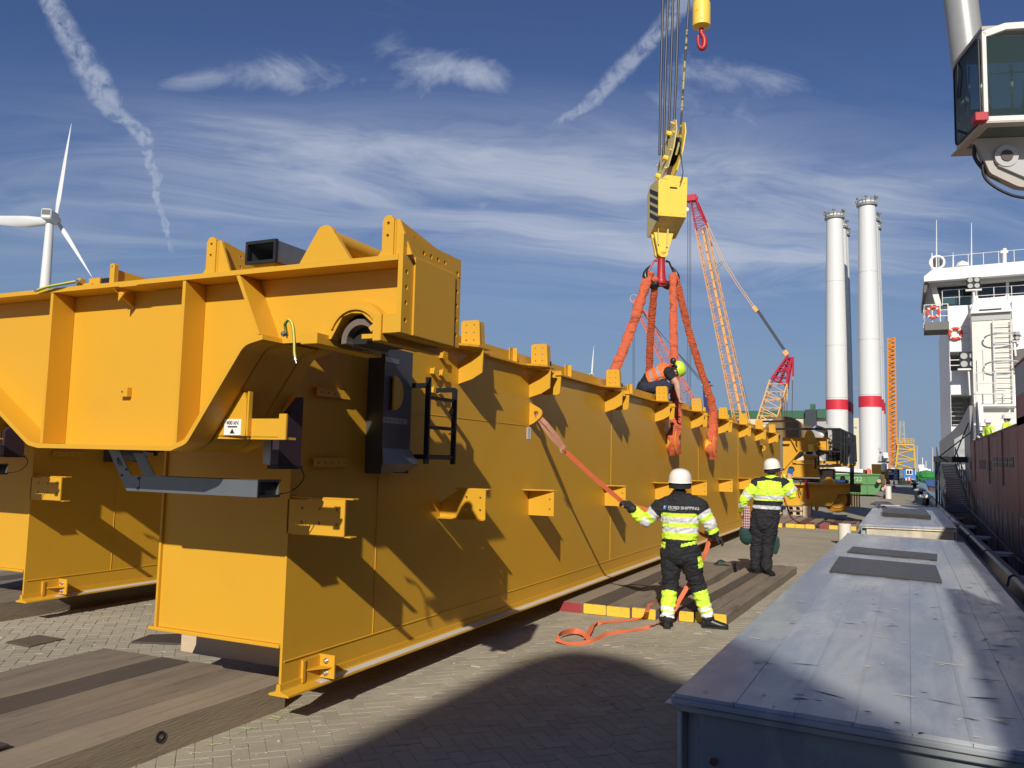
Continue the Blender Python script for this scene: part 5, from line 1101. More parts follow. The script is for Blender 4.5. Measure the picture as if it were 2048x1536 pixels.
GLS = bpy.data.materials.new('cab_glass'); GLS.use_nodes = True; q = GLS.node_tree.nodes['Principled BSDF']; q.inputs['Base Color'].default_value = (.16, .24, .25, 1); q.inputs['Roughness'].default_value = .03; q.inputs['Transmission Weight'].default_value = .85; q.inputs['IOR'].default_value = 1.12
b.build('side_pane', GLS, cr)
b = MB(); pr_ = rounded([(t_ + .05, zb + .06), (LN - .03, zb + .06), (LN - .03, zt_ - .05), (t_ + .05, zt_ - .05)], .12, 4); b.tube([FC @ V((-.02, a_, z_)) for a_, z_ in pr_ + pr_[:1]], .018, 6, caps=False); b.build('rubber_seal', BLK, cr)
b = MB(); b.box(t_, WD - t_, .03, .045, zb + .101, zt_ - .09); b.xform(FC); b.build('front_pane', GLS, cr)
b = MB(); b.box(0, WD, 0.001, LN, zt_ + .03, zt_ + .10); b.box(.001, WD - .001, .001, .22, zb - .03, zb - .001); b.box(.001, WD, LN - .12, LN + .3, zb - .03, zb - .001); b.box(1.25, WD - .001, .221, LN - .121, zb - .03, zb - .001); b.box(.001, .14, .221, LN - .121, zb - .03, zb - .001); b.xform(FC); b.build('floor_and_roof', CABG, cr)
b = MB(); b.box(.14, 1.25, .222, LN - .122, zb - .022, zb - .012); b.xform(FC); b.build('floor_pane', mat('floor_glass', (.10, .13, .11), .2, var=.3, vs=3), cr)
b = MB(); b.box(t_ + .001, WD - t_, .10, .13, zb + .95, zb + .98); b.tube([(.35, 1.0, zb + .1), (.35, 1.0, zt_ - .2)], .03, 6); b.tube([(.9, 1.0, zb + .1), (.9, 1.0, zt_ - .2)], .03, 6); b.xform(FC); b.build('grab_bar', CABW, cr)
b = MB(); b.box(.05, WD, LN - .05, LN, zb + .1, zb + .8); b.box(1.3, WD, LN - .05, LN, zb + .8, zt_ - .1); b.xform(FC); b.build('rear_wall', GRYP, cr)
b = MB(); b.plate(rounded([(.45, zb + .3), (1.0, zb + .30), (1.05, zb + .45), (.72, zb + .5), (.55, zb + 1.15), (.40, zb + 1.1)], .06, 3), 'x', .95, 1.45); b.box(.9, 1.5, .3, .7, zb + .05, zb + .6); b.xform(FC); b.build('operator_seat', BLKP, cr, bevel=.03)
b = MB(); b.tube([FC @ V((-.03, 1.12, zt_ - .05)), FC @ V((-.06, 1.05, zt_ - .25)), FC @ V((-.04, 1.15, zb + .95))], .016, 6); b.tube([FC @ V((-.04, 1.28, zb + .35)), FC @ V((-.05, .8, zb + .08))], .016, 6); b.build('wiper', BLK, cr)
b = MB(); b.box(-.20, .03, -.12, .10, zb - .02, zb + .14); b.xform(FC); rb = b.build('work_lamp', REDP, cr, bevel=.01, label='small red lamp box on the lower cab corner')
# arm under the cab with pin, hoses
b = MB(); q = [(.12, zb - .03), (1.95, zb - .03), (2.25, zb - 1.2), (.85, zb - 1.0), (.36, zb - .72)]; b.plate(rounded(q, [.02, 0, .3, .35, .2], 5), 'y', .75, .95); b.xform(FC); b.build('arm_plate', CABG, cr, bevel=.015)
b = MB(); b.plate(arc(.63, zb - .42, .21, 0, 360, 22)[:-1], 'y', .66, .745); b.plate([(.48, zb - .6), (.86, zb - .5), (2.6, zb - 1.3), (2.2, zb - 1.5)], 'y', .68, .74); b.xform(FC); b.build('pin_boss', GRYP, cr, bevel=.01)
b = MB(); b.plate(arc(.63, zb - .42, .11, 0, 360, 16)[:-1], 'y', .64, .658); b.xform(FC); b.build('pin_or_bore', mat('pin_dark', (.06, .05, .045), .6), cr)
b = MB(); h0 = zb - .02
for (pp, r) in (([(.0 + .18, .9, h0), (.16, .9, h0 - .35), (.45, .88, h0 - .72), (1.0, .85, h0 - .95)], .035), ([(.33, .92, h0), (.25, .95, h0 - .25), (.5, .9, h0 - .7), (1.1, .9, h0 - .9)], .035),
                ([(.6, .9, h0 - .05), (.30, .85, h0 - .4), (.33, .85, h0 - .8), (.8, .8, h0 - 1.15), (1.4, .85, h0 - 1.15), (1.75, .9, h0 - .8)], .028), ([(.62, .8, h0 - .2), (.45, .8, h0 - .28), (.48, .8, h0 - .6), (.65, .8, h0 - .75)], .014)):
    b.tube([FC @ V(q) for q in spline(pp, 8)], r, 8)
b.build('hydraulic_hose', BLK, cr, smooth=True)
# luffing cylinder rising behind the cab, and the crane body out of frame to the right
a, c = ony(1938, 135, 18.6), ony(1921, 0, 18.6); dr = (c - a).normalized(); b = MB(); b.lathe([(.30, -1.6), (.315, -1.0), (.315, 9.5), (.20, 9.6), (.20, 14)], a, dr, 32); b.build('luffing_cylinder', mat('cylinder_grey', (.36, .36, .35), .4, metal=.2, var=.12, vs=3, rvar=.15), cr, smooth=True)
b = MB(); b.lathe([(1.25, 2.1), (1.25, 13), (.9, 15)], (5.0, 18.8, 0), (0, 0, 1), 32); b.build('pedestal', GRYP, cr, smooth=True)
b = MB(); b.bar((4.8, 18.6, 14.5), (-4.6, 16.4, 25.2), .9, 1.1); b.build('boom', GRYP, cr, bevel=.05)
b = MB(); b.lathe([(.5, -.3), (.5, .3)], (-4.3, 16.5, 25.0), (0, 1, 0), 20); b.build('boom_head_sheave', BLKP, cr)
# ================================================================ PEOPLE
from mathutils.bvhtree import BVHTree
SKIN = mat('skin', (.55, .31, .21), .55, var=.08, vs=20)
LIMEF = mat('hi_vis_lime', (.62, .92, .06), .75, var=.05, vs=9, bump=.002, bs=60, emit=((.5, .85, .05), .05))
BLKF = mat('black_workwear', (.014, .015, .019), .85, var=.25, vs=14, bump=.003, bs=60)
SILV = mat('reflective_silver', (.60, .61, .63), .5, var=.06, vs=12, bump=.002, bs=50)
WHTF = mat('reflective_white', (.82, .83, .84), .5, var=.05, vs=12)
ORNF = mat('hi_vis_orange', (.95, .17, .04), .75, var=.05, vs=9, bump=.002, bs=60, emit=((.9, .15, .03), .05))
DENIM = mat('dark_denim', (.018, .022, .045), .85, var=.3, vs=12, bump=.002, bs=80)
BOOT = mat('boot_leather', (.016, .015, .015), .4, var=.3, vs=20)
HELW = mat('helmet_white', (.84, .80, .74), .3, var=.02, coat=.3); HELL = mat('helmet_lime', (.60, .85, .05), .35, var=.02)
HAIR = mat('dark_hair', (.02, .014, .01), .7, var=.3, vs=40)
GLOVE = mat('black_glove', (.022, .021, .020), .7, var=.35, vs=30, dirt=(.08, .07, .055), ds=18, dt=(.6, .8))
def evalmesh(o):
    dg = bpy.context.evaluated_depsgraph_get(); me = bpy.data.meshes.new_from_object(o.evaluated_get(dg)); bpy.data.objects.remove(o); return me
def remesh(mb, vox, smooth=2):
    me = bpy.data.meshes.new('r'); me.from_pydata([tuple(v) for v in mb.v], [], mb.f)
    bm = bmesh.new(); bm.from_mesh(me); bmesh.ops.recalc_face_normals(bm, faces=bm.faces); bm.to_mesh(me); bm.free()
    o = bpy.data.objects.new('r', me); COL.objects.link(o); r = o.modifiers.new('r', 'REMESH'); r.mode = 'VOXEL'; r.voxel_size = vox
    s_ = o.modifiers.new('s', 'SMOOTH'); s_.iterations = smooth; s_.factor = .5
    return evalmesh(o)
def ball(mb, c, r, sx=1, sy=1, sz=1, M=None, n=14):
    vs = []; fs = []; c = V(c)
    for i in range(n // 2 + 1):
        for j in range(n):
            A, B = pi * i / (n // 2), 2 * pi * j / n; v = V((sin(A) * cos(B) * sx, sin(A) * sin(B) * sy, cos(A) * sz)) * r
            vs.append(c + (M @ v if M else v))
    for i in range(n // 2):
        for j in range(n): fs.append((i * n + j, (i + 1) * n + j, (i + 1) * n + (j + 1) % n, i * n + (j + 1) % n))
    mb.add(vs, fs)
def limb(mb, pts, rs, n=14, flat=None, fd=None):
    p = [V(q) for q in pts]; mb.tube(p, rs, n, flat=flat, flatdir=fd); ball(mb, p[0], rs[0] * .98); ball(mb, p[-1], rs[-1] * .98)
def hand(mb, w, d, nrm, side, curl=.5, s=1.0, spread=.1, glove=0):
    """w wrist, d direction of the palm, nrm palm-side normal, side unit vector towards the thumb"""
    d = V(d).normalized(); nrm = (V(nrm) - V(nrm).dot(d) * d).normalized(); side = (V(side) - V(side).dot(d) * d - V(side).dot(nrm) * nrm).normalized(); w = V(w); g_ = 1 + glove
    mb.tube([w - d * .02 * s, w + d * .03 * s, w + d * .085 * s, w + d * .10 * s], [.028 * s * g_, .036 * s * g_, .043 * s * g_, .036 * s * g_], 12, flat=.42, flatdir=nrm)
    for k, (off, L) in enumerate(((.030, .072), (.010, .080), (-.011, .074), (-.031, .058))):
        b0 = w + d * (.088 - .004 * abs(k - 1)) * s + side * off * s; dd = (d + side * spread * off * 20 * .1).normalized(); a = 0; p = [b0]
        for seg, f in enumerate((.45, .32, .23)):
            a += curl * (1.0, 1.15, .8)[seg]; v = dd * cos(a) + nrm * sin(a); p.append(p[-1] + v * L * f * s)
        limb(mb, p, [.0105 * s * g_, .0100 * s * g_, .0092 * s * g_, .0080 * s * g_], 8)
    t0 = w + d * .025 * s + side * .030 * s; dv = (d * .55 + side * .75 + nrm * .25).normalized(); t1 = t0 + dv * .035 * s; t2 = t1 + (dv * .7 + d * .3 + nrm * curl * .7).normalized() * .030 * s; t3 = t2 + (d * .6 + nrm * curl + side * (.3 - .5 * curl)).normalized() * .025 * s
    limb(mb, [t0, t1, t2, t3], [.014 * s * g_, .0125 * s * g_, .0115 * s * g_, .009 * s * g_], 8)
def helmet(parent, c, up, fwd, m, r=.132, strap=True):
    up = V(up).normalized(); fwd = (V(fwd) - V(fwd).dot(up) * up).normalized(); rt = fwd.cross(up)
    M3 = Matrix((rt, fwd, up)).transposed(); Mx = Matrix.Translation(c) @ M3.to_4x4()
    b = MB(); n = 32; prof = [(1.06, -.02), (1.055, .0), (1.0, .004), (.985, .25), (.93, .52), (.80, .76), (.60, .93), (.33, 1.02), (.0, 1.05)]
    vs = []; fs = []
    for q, h in prof:
        for k in range(n):
            A = 2 * pi * k / n; rr = q * r; brim = .16 * r * max(0, sin(A)) ** 2 if h <= .0 else 0
            ridge = 1 + (.025 if (abs(cos(A)) < .25 and .2 < h < 1.0) else 0)
            vs.append(Mx @ V((rr * cos(A) * .93 * ridge, rr * sin(A) * 1.08 * ridge + (brim if sin(A) > 0 else 0), h * r * 1.06)))
    m_ = len(prof); fs = [(i * n + k, i * n + (k + 1) % n, (i + 1) * n + (k + 1) % n, (i + 1) * n + k) for i in range(m_ - 1) for k in range(n)]
    b.add(vs, fs); h = b.build('helmet', m, parent, smooth=True)
    if strap:
        b = MB(); p = [Mx @ V((r * .86 * cos(A), r * .98 * sin(A), -.03 - .012 * (sin(A) < -.3))) for A in [2 * pi * k / 20 for k in range(21)]]; b.ribbon(p, .05, up, .01); b.build('head_band', BLKF, h)
    return h, Mx
def boot(parent, an, toe, zf, m=BOOT, s=1.0):
    an, toe = V(an), V(toe); d = V((toe.x - an.x, toe.y - an.y, 0)).normalized(); rt = V((d.y, -d.x, 0)); h = V((an.x, an.y, zf)) - d * .07 * s
    b = MB()
    for (t0, wd, ht) in ((0, 0, 0),): pass
    st = [(0, .030, .085), (.03, .038, .12), (.09, .040, .13), (.15, .043, .095), (.21, .049, .075), (.26, .046, .062), (.295, .030, .045)]
    vs = []; n = 12
    for t_, w_, h_ in st:
        for k in range(n):
            A = 2 * pi * k / n; x, z = cos(A) * w_ * s, (sin(A) * .5 + .5) * h_ * s
            if z < .02 * s: x *= 1.08
            vs.append(h + d * t_ * s + rt * x + V((0, 0, z + .004)))
    b.add(vs, [(i * n + k, i * n + (k + 1) % n, (i + 1) * n + (k + 1) % n, (i + 1) * n + k) for i in range(len(st) - 1) for k in range(n)] + [tuple(range(n))[::-1], tuple(range(len(vs) - n, len(vs)))])
    b.tube([V((an.x, an.y, zf + .06)), V((an.x, an.y, zf + .15))], [.050 * s, .046 * s], 12)
    o = b.build('boot', m, parent, smooth=True)
    b = MB(); vs = [h + d * (t_ * s) + rt * (w_ * 1.12 * s * sgn) + V((0, 0, z)) for z in (.0, .022 * s) for sgn in (-1, 1) for t_, w_, _ in (st if sgn < 0 else st[::-1])]
    k = len(st) * 2; b.add(vs, [tuple(range(k))[::-1], tuple(range(k, 2 * k))] + [(i, (i + 1) % k, k + (i + 1) % k, k + i) for i in range(k)]); b.build('sole', BLK, o)
    return o
def person(label, J, fwd, zones, base, vox=.010, bulk=1.0, hands=(), group=None, fold=.010, headfwd=None, headup=None, hs=1.0):
    """J joints in world space; zones(bone, t, p) -> (garment, material index in PM) or None for bare body"""
    t = thing('person', label, 'person', base, group); J = {k: V(v) for k, v in J.items()}; fwd = V(fwd).normalized(); b = MB(); k_ = bulk
    pel = (J['hip_l'] + J['hip_r']) / 2; chest = J['chest']; wa = J['waist']; nk = J['neck']; shm = (J['sh_l'] + J['sh_r']) / 2
    sp = (shm - pel).normalized(); lat = (J['sh_r'] - J['sh_l']).normalized(); fd = lat.cross(sp).normalized(); fd = fd if fd.dot(fwd) > 0 else -fd
    sw = (J['sh_r'] - J['sh_l']).length / 2
    tor = [pel - sp * .10, pel, pel.lerp(wa, .6), wa, wa.lerp(chest, .5), chest, chest.lerp(shm, .6), shm, shm.lerp(nk, .5)]
    rad = [.12 * k_, .168 * k_, .165 * k_, .158 * k_, .170 * k_, .182 * k_, .178 * k_, sw * .82, .085]
    b.tube(spline(tor, 3), [r for i in range(len(rad) - 1) for r in (rad[i], lerp(rad[i], rad[i + 1], .33), lerp(rad[i], rad[i + 1], .67))] + [rad[-1]], 20, flat=.70, flatdir=fd)
    ball(b, pel, .135 * k_)
    for s_ in 'lr':
        sh, el, wr = J['sh_' + s_], J['el_' + s_], J['wr_' + s_]
        limb(b, [nk - sp * .035, sh.lerp(nk, .35) - sp * .01, sh], [.078, .074, .072 * k_], 14)
        limb(b, [shm.lerp(sh, .45), sh, sh.lerp(el, .35), el, el.lerp(wr, .35), wr], [.085, .073 * k_, .062 * k_, .050 * k_, .049 * k_, .032], 14)
        hp, kn, an = J['hip_' + s_], J['kn_' + s_], J['an_' + s_]
        limb(b, [hp + V((0, 0, .03)), hp.lerp(kn, .3), kn.lerp(hp, .15), kn, kn.lerp(an, .3), an], [.098 * k_, .094 * k_, .070 * k_, .066 * k_, .064 * k_, .050 * k_], 14)
    hu = V(headup or (J['head'] - nk)).normalized(); hf = V(headfwd or fwd); hf = (hf - hf.dot(hu) * hu).normalized(); hr = hf.cross(hu)
    H3 = Matrix((hr, hf, hu)).transposed(); hc = J['head']
    limb(b, [nk - hu * .05, nk, hc - hu * .05 * hs], [.062, .058 * hs, .062 * hs], 12)
    ball(b, hc, .1 * hs, .80, .98, 1.14, H3, 18); ball(b, hc + H3 @ V((0, .045, -.055)) * hs, .058 * hs, .85, 1, .9, H3)
    b.tube([hc + H3 @ V((0, .088, .015)) * hs, hc + H3 @ V((0, .118, -.022)) * hs], [.010 * hs, .016 * hs], 8)
    for q in (-1, 1): ball(b, hc + H3 @ V((q * .083, -.005, -.008)) * hs, .026 * hs, .35, .7, 1.1, H3, 10)
    for (w, d, nn, sd, cu, gl) in hands:
        if not gl: hand(b, w, d, nn, sd, cu)
    me = remesh(b, vox)
    for p in me.polygons: p.use_smooth = True
    me.transform(Matrix.Translation(-V(base))); me.materials.clear(); me.materials.append(SKIN); me.name = 'body'
    o = bpy.data.objects.new('body', me); COL.objects.link(o); o.parent = t
    bones = [('torso', pel, chest, .16), ('torso', chest, shm, .16), ('head', nk + hu * .03, hc + hu * .06, .10)]
    for s_ in 'lr': bones += [('upper_' + s_, J['sh_' + s_], J['el_' + s_], .07), ('fore_' + s_, J['el_' + s_], J['wr_' + s_], .05), ('thigh_' + s_, J['hip_' + s_], J['kn_' + s_], .09), ('shin_' + s_, J['kn_' + s_], J['an_' + s_], .06)]
    for (w, d, *_r) in hands: bones.append(('hand', V(w) + V(d).normalized() * .03, V(w) + V(d).normalized() * .15, .04))
    gar = {}; B = V(base)
    for p in me.polygons:
        c = p.center + B; best = None
        for (nm, a, e, r) in bones:
            ab = e - a; tt = max(0, min(1, (c - a).dot(ab) / ab.length_squared)); dd = (c - a - ab * tt).length / r
            if best is None or dd < best[0]: best = (dd, nm, tt)
        z = zones(best[1], best[2], c)
        if z: gar.setdefault(z[0], []).append((p.index, z[1]))
    vn = [v.normal.copy() for v in me.vertices]
    out = {}
    for nm, fl in gar.items():
        vid = {}; vs = []; fs = []; mats = []; mi = []
        for fi, m in fl:
            f = []
            for v in me.polygons[fi].vertices:
                if v not in vid:
                    co = me.vertices[v].co; q = co * 1.0
                    a = .010 + fold * (1.1 * abs(noise.noise(q * 7 + V((3, 1, nm.__len__())))) + 1.3 * (.35 - abs(noise.noise(V((q.x * 9 + q.z * 6, q.y * 9, q.z * 22 - q.x * 8))))) + .5 * noise.noise(q * 34))
                    vid[v] = len(vs); vs.append(co + vn[v] * max(.006, a))
                f.append(vid[v])
            if m not in mats: mats.append(m)
            fs.append(f); mi.append(mats.index(m))
        g_ = bpy.data.meshes.new(nm); g_.from_pydata([tuple(v) for v in vs], [], fs)
        for m in mats: g_.materials.append(m)
        g_.polygons.foreach_set('material_index', mi); g_.polygons.foreach_set('use_smooth', [True] * len(fs))
        go = bpy.data.objects.new(nm, g_); COL.objects.link(go); go.parent = t; out[nm] = go
        sd = go.modifiers.new('thickness', 'SOLIDIFY'); sd.thickness = .005; sd.offset = -1
    b = MB()
    for q in (-1, 1): ball(b, hc + H3 @ V((q * .030, .088, .018)) * hs, .010 * hs, 1, .6, .8, H3, 8)
    b.build('eyes', INK, t); b = MB(); b.tube([hc + H3 @ V((-.022, .096, -.052)) * hs, hc + H3 @ V((0, .102, -.050)) * hs, hc + H3 @ V((.022, .096, -.052)) * hs], .005 * hs, 6); b.build('mouth', mat('lips', (.35, .12, .10), .6), t)
    b = MB(); ball(b, hc + H3 @ V((0, -.012, .012)) * hs, .105 * hs, .82, .98, 1.08, H3, 16); b.build('hair', HAIR, t, smooth=True) if True else None
    for (w, d, nn, sd, cu, gl) in hands:
        if gl: g2_ = MB(); hand(g2_, w, d, nn, sd, cu, glove=.18); limb(g2_, [V(w) - V(d).normalized() * .07, V(w) + V(d).normalized() * .01], [.045, .036], 12); gm = remesh(g2_, .0055, 1); gm.transform(Matrix.Translation(-V(base))); gm.materials.clear(); gm.materials.append(GLOVE); go = bpy.data.objects.new('glove', gm); COL.objects.link(go); go.parent = t; [setattr(p, 'use_smooth', True) for p in gm.polygons]
    return t, out, H3, hc
def wrap_text(name, body, size, u, v, y, target, m, parent, off=.006):
    """lay flat print on a garment: project its points square-on along +Y on to the cloth"""
    dg = bpy.context.evaluated_depsgraph_get(); bv = BVHTree.FromObject(target, dg); base = parent_base(target)
    p = ony(u, v, y); o = text(name, body, size, (p.x, y - .5, p.z), FACE_MY, m, parent, align='LEFT', ext=0)
    for vx in o.data.vertices:
        h = bv.ray_cast(vx.co, V((0, 1, 0)))
        if h[0]: vx.co = h[0] - V((0, off, 0))
    return o
# ---------------------------------------------------------------- the man hauling on the tag line
PY = 9.55
q = lambda u, v, y=PY: ony(u, v, y)
J1 = dict(head=q(1360, 968), neck=q(1359, 992), sh_l=q(1321, 1014), sh_r=q(1399, 1014), chest=q(1360, 1036), waist=q(1359, 1074, PY - .02), hip_l=q(1343, 1104), hip_r=q(1377, 1104),
          el_l=q(1290, 1043, PY - .02), wr_l=q(1257, 1012, PY - .10), el_r=q(1418, 1047, PY + .02), wr_r=q(1428, 1071, PY + .06),
          kn_l=q(1341, 1170, PY + .04), an_l=q(1334, 1236, PY - .10), kn_r=q(1394, 1167, PY + .12), an_r=q(1416, 1233, PY + .15))
zv = lambda v, y=PY: ony(1360, v, y).z
def z1(bone, t, p):
    z = p.z; x = p.x
    if bone == 'head': return ('jacket', BLKF) if t < .22 else None
    if bone == 'hand': return None
    if bone == 'torso':
        if z < zv(1078):
            pk = q(1328, 1088); pr = q(1381, 1086)
            if abs(x - pk.x) < .055 and abs(z - pk.z) < .035 and p.y < PY: return ('trousers', LIMEF)
            if abs(x - pr.x) < .075 and abs(z - pr.z - (x - pr.x) * .25) < .018 and p.y < PY: return ('trousers', LIMEF)
            return ('trousers', BLKF)
        if z > zv(1026): return ('jacket', BLKF)
        if z > zv(1033): return ('jacket', LIMEF)
        if z > zv(1044): return ('jacket', SILV)
        if z > zv(1053): return ('jacket', LIMEF)
        if z > zv(1063): return ('jacket', SILV)
        return ('jacket', LIMEF)
    if bone.startswith('upper'):
        return ('jacket', BLKF if t < .30 else SILV if t < .55 else LIMEF if t < .80 else SILV)
    if bone.startswith('fore'): return ('jacket', LIMEF if .10 < t < .72 else SILV if t <= .10 else BLKF)
    if bone.startswith('thigh'):
        c = q(1400, 1124)
        if bone.endswith('r') and abs(z - c.z) < .06 and x > c.x - .03: return ('trousers', LIMEF)
        return ('trousers', BLKF)
    return ('trousers', BLKF if t < .06 else LIMEF if t < .68 else WHTF if t < .80 else LIMEF if t < .86 else WHTF if t < .99 else BLKF)
hw = J1['wr_l']; hr_ = J1['wr_r']
pa, garm, H3, hc = person('man in black and lime work suit hauling the orange strap, back to us', J1, (-.25, 1, 0), z1, (-2.2, PY, 0), vox=.009, bulk=1.14,
    hands=[(hw, V((-.55, .15, .30)), V((0, .3, -1)), V((.3, .8, .5)), .75, 1), (hr_, V((.5, .1, -.25)), V((-.3, 0, -1)), V((.4, -.6, .2)), .55, 1)], fold=.019)
h, Mx = helmet(pa, hc + V((0, 0, .022)), (.02, -.06, 1), (-.1, 1, 0), HELW, .142)
b = MB(); b.lathe([(.014, 0), (.012, .003), (0, .004)], Mx @ V((0, -.115, .095)), (0, -.7, .7), 10); b.build('red_sticker', mat('sticker_red', (.6, .03, .05), .5), h)
boot(pa, J1['an_l'], J1['an_l'] + V((-.10, .4, 0)), 0.0); boot(pa, J1['an_r'], J1['an_r'] + V((.45, .10, 0)), 0.0)
tx = wrap_text('jacket_print', 'FJORD SHIPPING', .047, 1342, 1014, PY, garm['jacket'], mat('print_white', (.75, .76, .78), .6, var=0), pa)
wrap_text('jacket_print', 'MANAGEMENT', .015, 1342, 1018.5, PY, garm['jacket'], MATS['print_white'], pa)
bm_ = BVHTree.FromObject(garm['jacket'], bpy.context.evaluated_depsgraph_get()); bb = parent_base(garm['jacket']); c = q(1334.5, 1014)
vs = []
for i in range(5):
    for j in range(5):
        x, z = c.x - .022 + .044 * i / 4, c.z - .022 + .044 * j / 4; hh = bm_.ray_cast(V((x, PY - 1, z)) - bb, V((0, 1, 0))); vs.append((x, (hh[0].y + bb.y if hh[0] else PY - .12) - .005, z))
b = MB(); b.add(vs, [(i * 5 + j, i * 5 + 5 + j, i * 5 + 6 + j, i * 5 + 1 + j) for i in range(4) for j in range(4)]); b.build('logo_patch', mat('logo_blue', (.03, .25, .60), .5, var=.1), pa)
wrap_text('logo_letter', 'F', .045, 1332.6, 1014, PY, garm['jacket'], MATS['print_white'], pa, off=.008)
# ---------------------------------------------------------------- the man with the phone
PY2 = 14.0
q = lambda u, v, y=PY2: ony(u, v, y)
J2 = dict(head=q(1544, 938), neck=q(1541, 957), sh_l=q(1513, 969), sh_r=q(1568, 969), chest=q(1539, 984), waist=q(1533, 1018), hip_l=q(1517, 1044), hip_r=q(1540, 1044),
          el_l=q(1488, 999, PY2 - .05), wr_l=q(1484, 1021, PY2 + .08), el_r=q(1585, 990, PY2 + .0), wr_r=q(1579, 962, PY2 + .18),
          kn_l=q(1513, 1092, PY2 + .03), an_l=q(1511, 1134, PY2), kn_r=q(1534, 1092, PY2 + .03), an_r=q(1533, 1136, PY2 - .05))
zw = lambda v: ony(1540, v, PY2).z
def z2(bone, t, p):
    z, x = p.z, p.x
    if bone == 'head' and t < .2: return ('jacket', LIMEF)
    if bone in ('head', 'hand'): return None
    if bone == 'torso':
        if z < zw(1043): return ('trousers', BLKF)
        xc = q(1540, 980).x
        if z > zw(950): return ('jacket', LIMEF)
        if zw(960 + abs(x - xc) * 26) < z < zw(953 + abs(x - xc) * 26): return ('jacket', BLKF)
        if abs(x - xc) > .215 and z > zw(990): return ('jacket', BLKF)
        if z > zw(990): return ('jacket', LIMEF)
        if z > zw(998): return ('jacket', SILV)
        if z > zw(1001): return ('jacket', LIMEF)
        if z > zw(1010): return ('jacket', BLKF)
        if z > zw(1018): return ('jacket', SILV)
        return ('jacket', BLKF)
    if bone.startswith('upper'): return ('jacket', BLKF if t < .12 else LIMEF if t < .62 else SILV if t < .84 else LIMEF)
    if bone.startswith('fore'): return ('jacket', LIMEF if t < .25 or t > .50 else SILV)
    return ('trousers', BLKF)
pb, garm2, H3, hc = person('man in lime and black jacket with white helmet holding up a phone', J2, (-.1, 1, 0), z2, (-2.25, PY2, .13), vox=.0095, bulk=1.25,
    hands=[(J2['wr_l'], V((.0, -.05, -1)), V((.6, .5, 0)), V((.2, 1, 0)), .45, 0), (J2['wr_r'], V((.0, .15, 1)), V((-.3, 1, 0)), V((-1, 0, 0)), .55, 0)], fold=.019)
helmet(pb, hc + V((0, 0, .02)), (-.10, -.12, 1), (.1, 1, 0), HELW, .140)
boot(pb, J2['an_l'], J2['an_l'] + V((-.22, .3, 0)), .132); boot(pb, J2['an_r'], J2['an_r'] + V((.22, -.3, 0)), .132)
t = thing('phone', 'blue and black phone on a round grip, held up by the man in lime', 'phone', q(1580, 946, PY2 + .2)); c = q(1580, 946, PY2 + .25)
b = MB(); b.obox(c, V((1, .1, 0)).normalized(), V((0, 1, 0)), V((.2, 0, 1)).normalized(), .045, .008, .075); b.build('case', mat('phone_blue', (.03, .10, .28), .3), t, bevel=.004)
b = MB(); b.lathe([(0, 0), (.05, 0), (.05, .012), (0, .014)], c + V((.02, .02, .06)), (0, -1, 0), 20); b.build('grip_disc', BLKP, t, smooth=True)
# checked shirt and green sacking hanging from his left hand
t = thing('checked_shirt', 'red and white checked shirt hanging from the left hand of the man with the phone', 'shirt', q(1490, 1040, PY2))
PLA = bpy.data.materials.new('plaid_cloth'); PLA.use_nodes = True; tt = PLA.node_tree; x = NX(tt); Pn = tt.nodes.new('ShaderNodeNewGeometry').outputs['Position']
sx_ = tt.nodes.new('ShaderNodeSeparateXYZ'); tt.links.new(Pn, sx_.inputs[0]); s1 = x.m('GREATER_THAN', x.m('SINE', x.m('MULTIPLY', sx_.outputs[0], 190)), .55); s2 = x.m('GREATER_THAN', x.m('SINE', x.m('MULTIPLY', sx_.outputs[2], 150)), .6)
tt.links.new(x.mix(x.m('MULTIPLY', x.m('ADD', s1, s2), .5), (.20, .02, .035), (.75, .68, .66)), tt.nodes['Principled BSDF'].inputs['Base Color']); tt.nodes['Principled BSDF'].inputs['Roughness'].default_value = .9
b = MB(); pts = [q(1494, 1012, PY2 - .1), q(1494, 1025, PY2 - .12), q(1493, 1040, PY2 - .12), q(1492, 1056, PY2 - .12)]; b.tube(spline(pts, 6), [.035, .04, .045, .042, .05, .055, .052, .05, .056, .06, .056, .052, .056, .06, .062, .06, .058, .055, .05], 12, flat=.4, flatdir=(0, 1, 0)); b.build('cloth', PLA, t, smooth=True)
t = thing('sacking', 'dark green sacking hanging below the checked shirt', 'cloth', q(1490, 1070, PY2))
GRN = mat('dark_green_cloth', (.012, .045, .040), .8, var=.3, vs=12, bump=.006, bs=18)
b = MB(); pts = [q(1489, 1054, PY2 - .1), q(1489, 1066, PY2 - .1), q(1494, 1080, PY2 - .08), q(1500, 1086, PY2 - .05)]; b.tube(spline(pts, 6), [.05, .065, .07, .075, .085, .08, .09, .10, .09, .10, .105, .095, .10, .085, .08, .075, .06, .06, .04], 12, flat=.45, flatdir=(0, 1, 0)); b.build('cloth', GRN, t, smooth=True)
b = MB(); pts = [q(1546, 1066, PY2 + .25), q(1553, 1085, PY2 + .25), q(1548, 1108, PY2 + .25)]; b.tube(spline(pts, 5), [.03, .04, .05, .05, .06, .05, .06, .055, .05, .05, .03], 10, flat=.4, flatdir=(0, 1, 0)); b.build('cloth', GRN, t, smooth=True)
for (u0, v0, u1, v1, L) in ((1428, 1128, 1448, 1122, 'flat green strip of sacking on the mat left of the standing man'), (1432, 1130, 1460, 1132, 'second green strip on the mat beside the standing man')):
    a, c = onz(u0, v0, .14), onz(u1, v1, .14); b = MB(); b.ribbon(spline([a, a.lerp(c, .5) + V((0, .06, .012)), c], 5), .09, (0, 1, 0), .008); tag(b.build('green_strip', GRN), L, 'cloth strip')
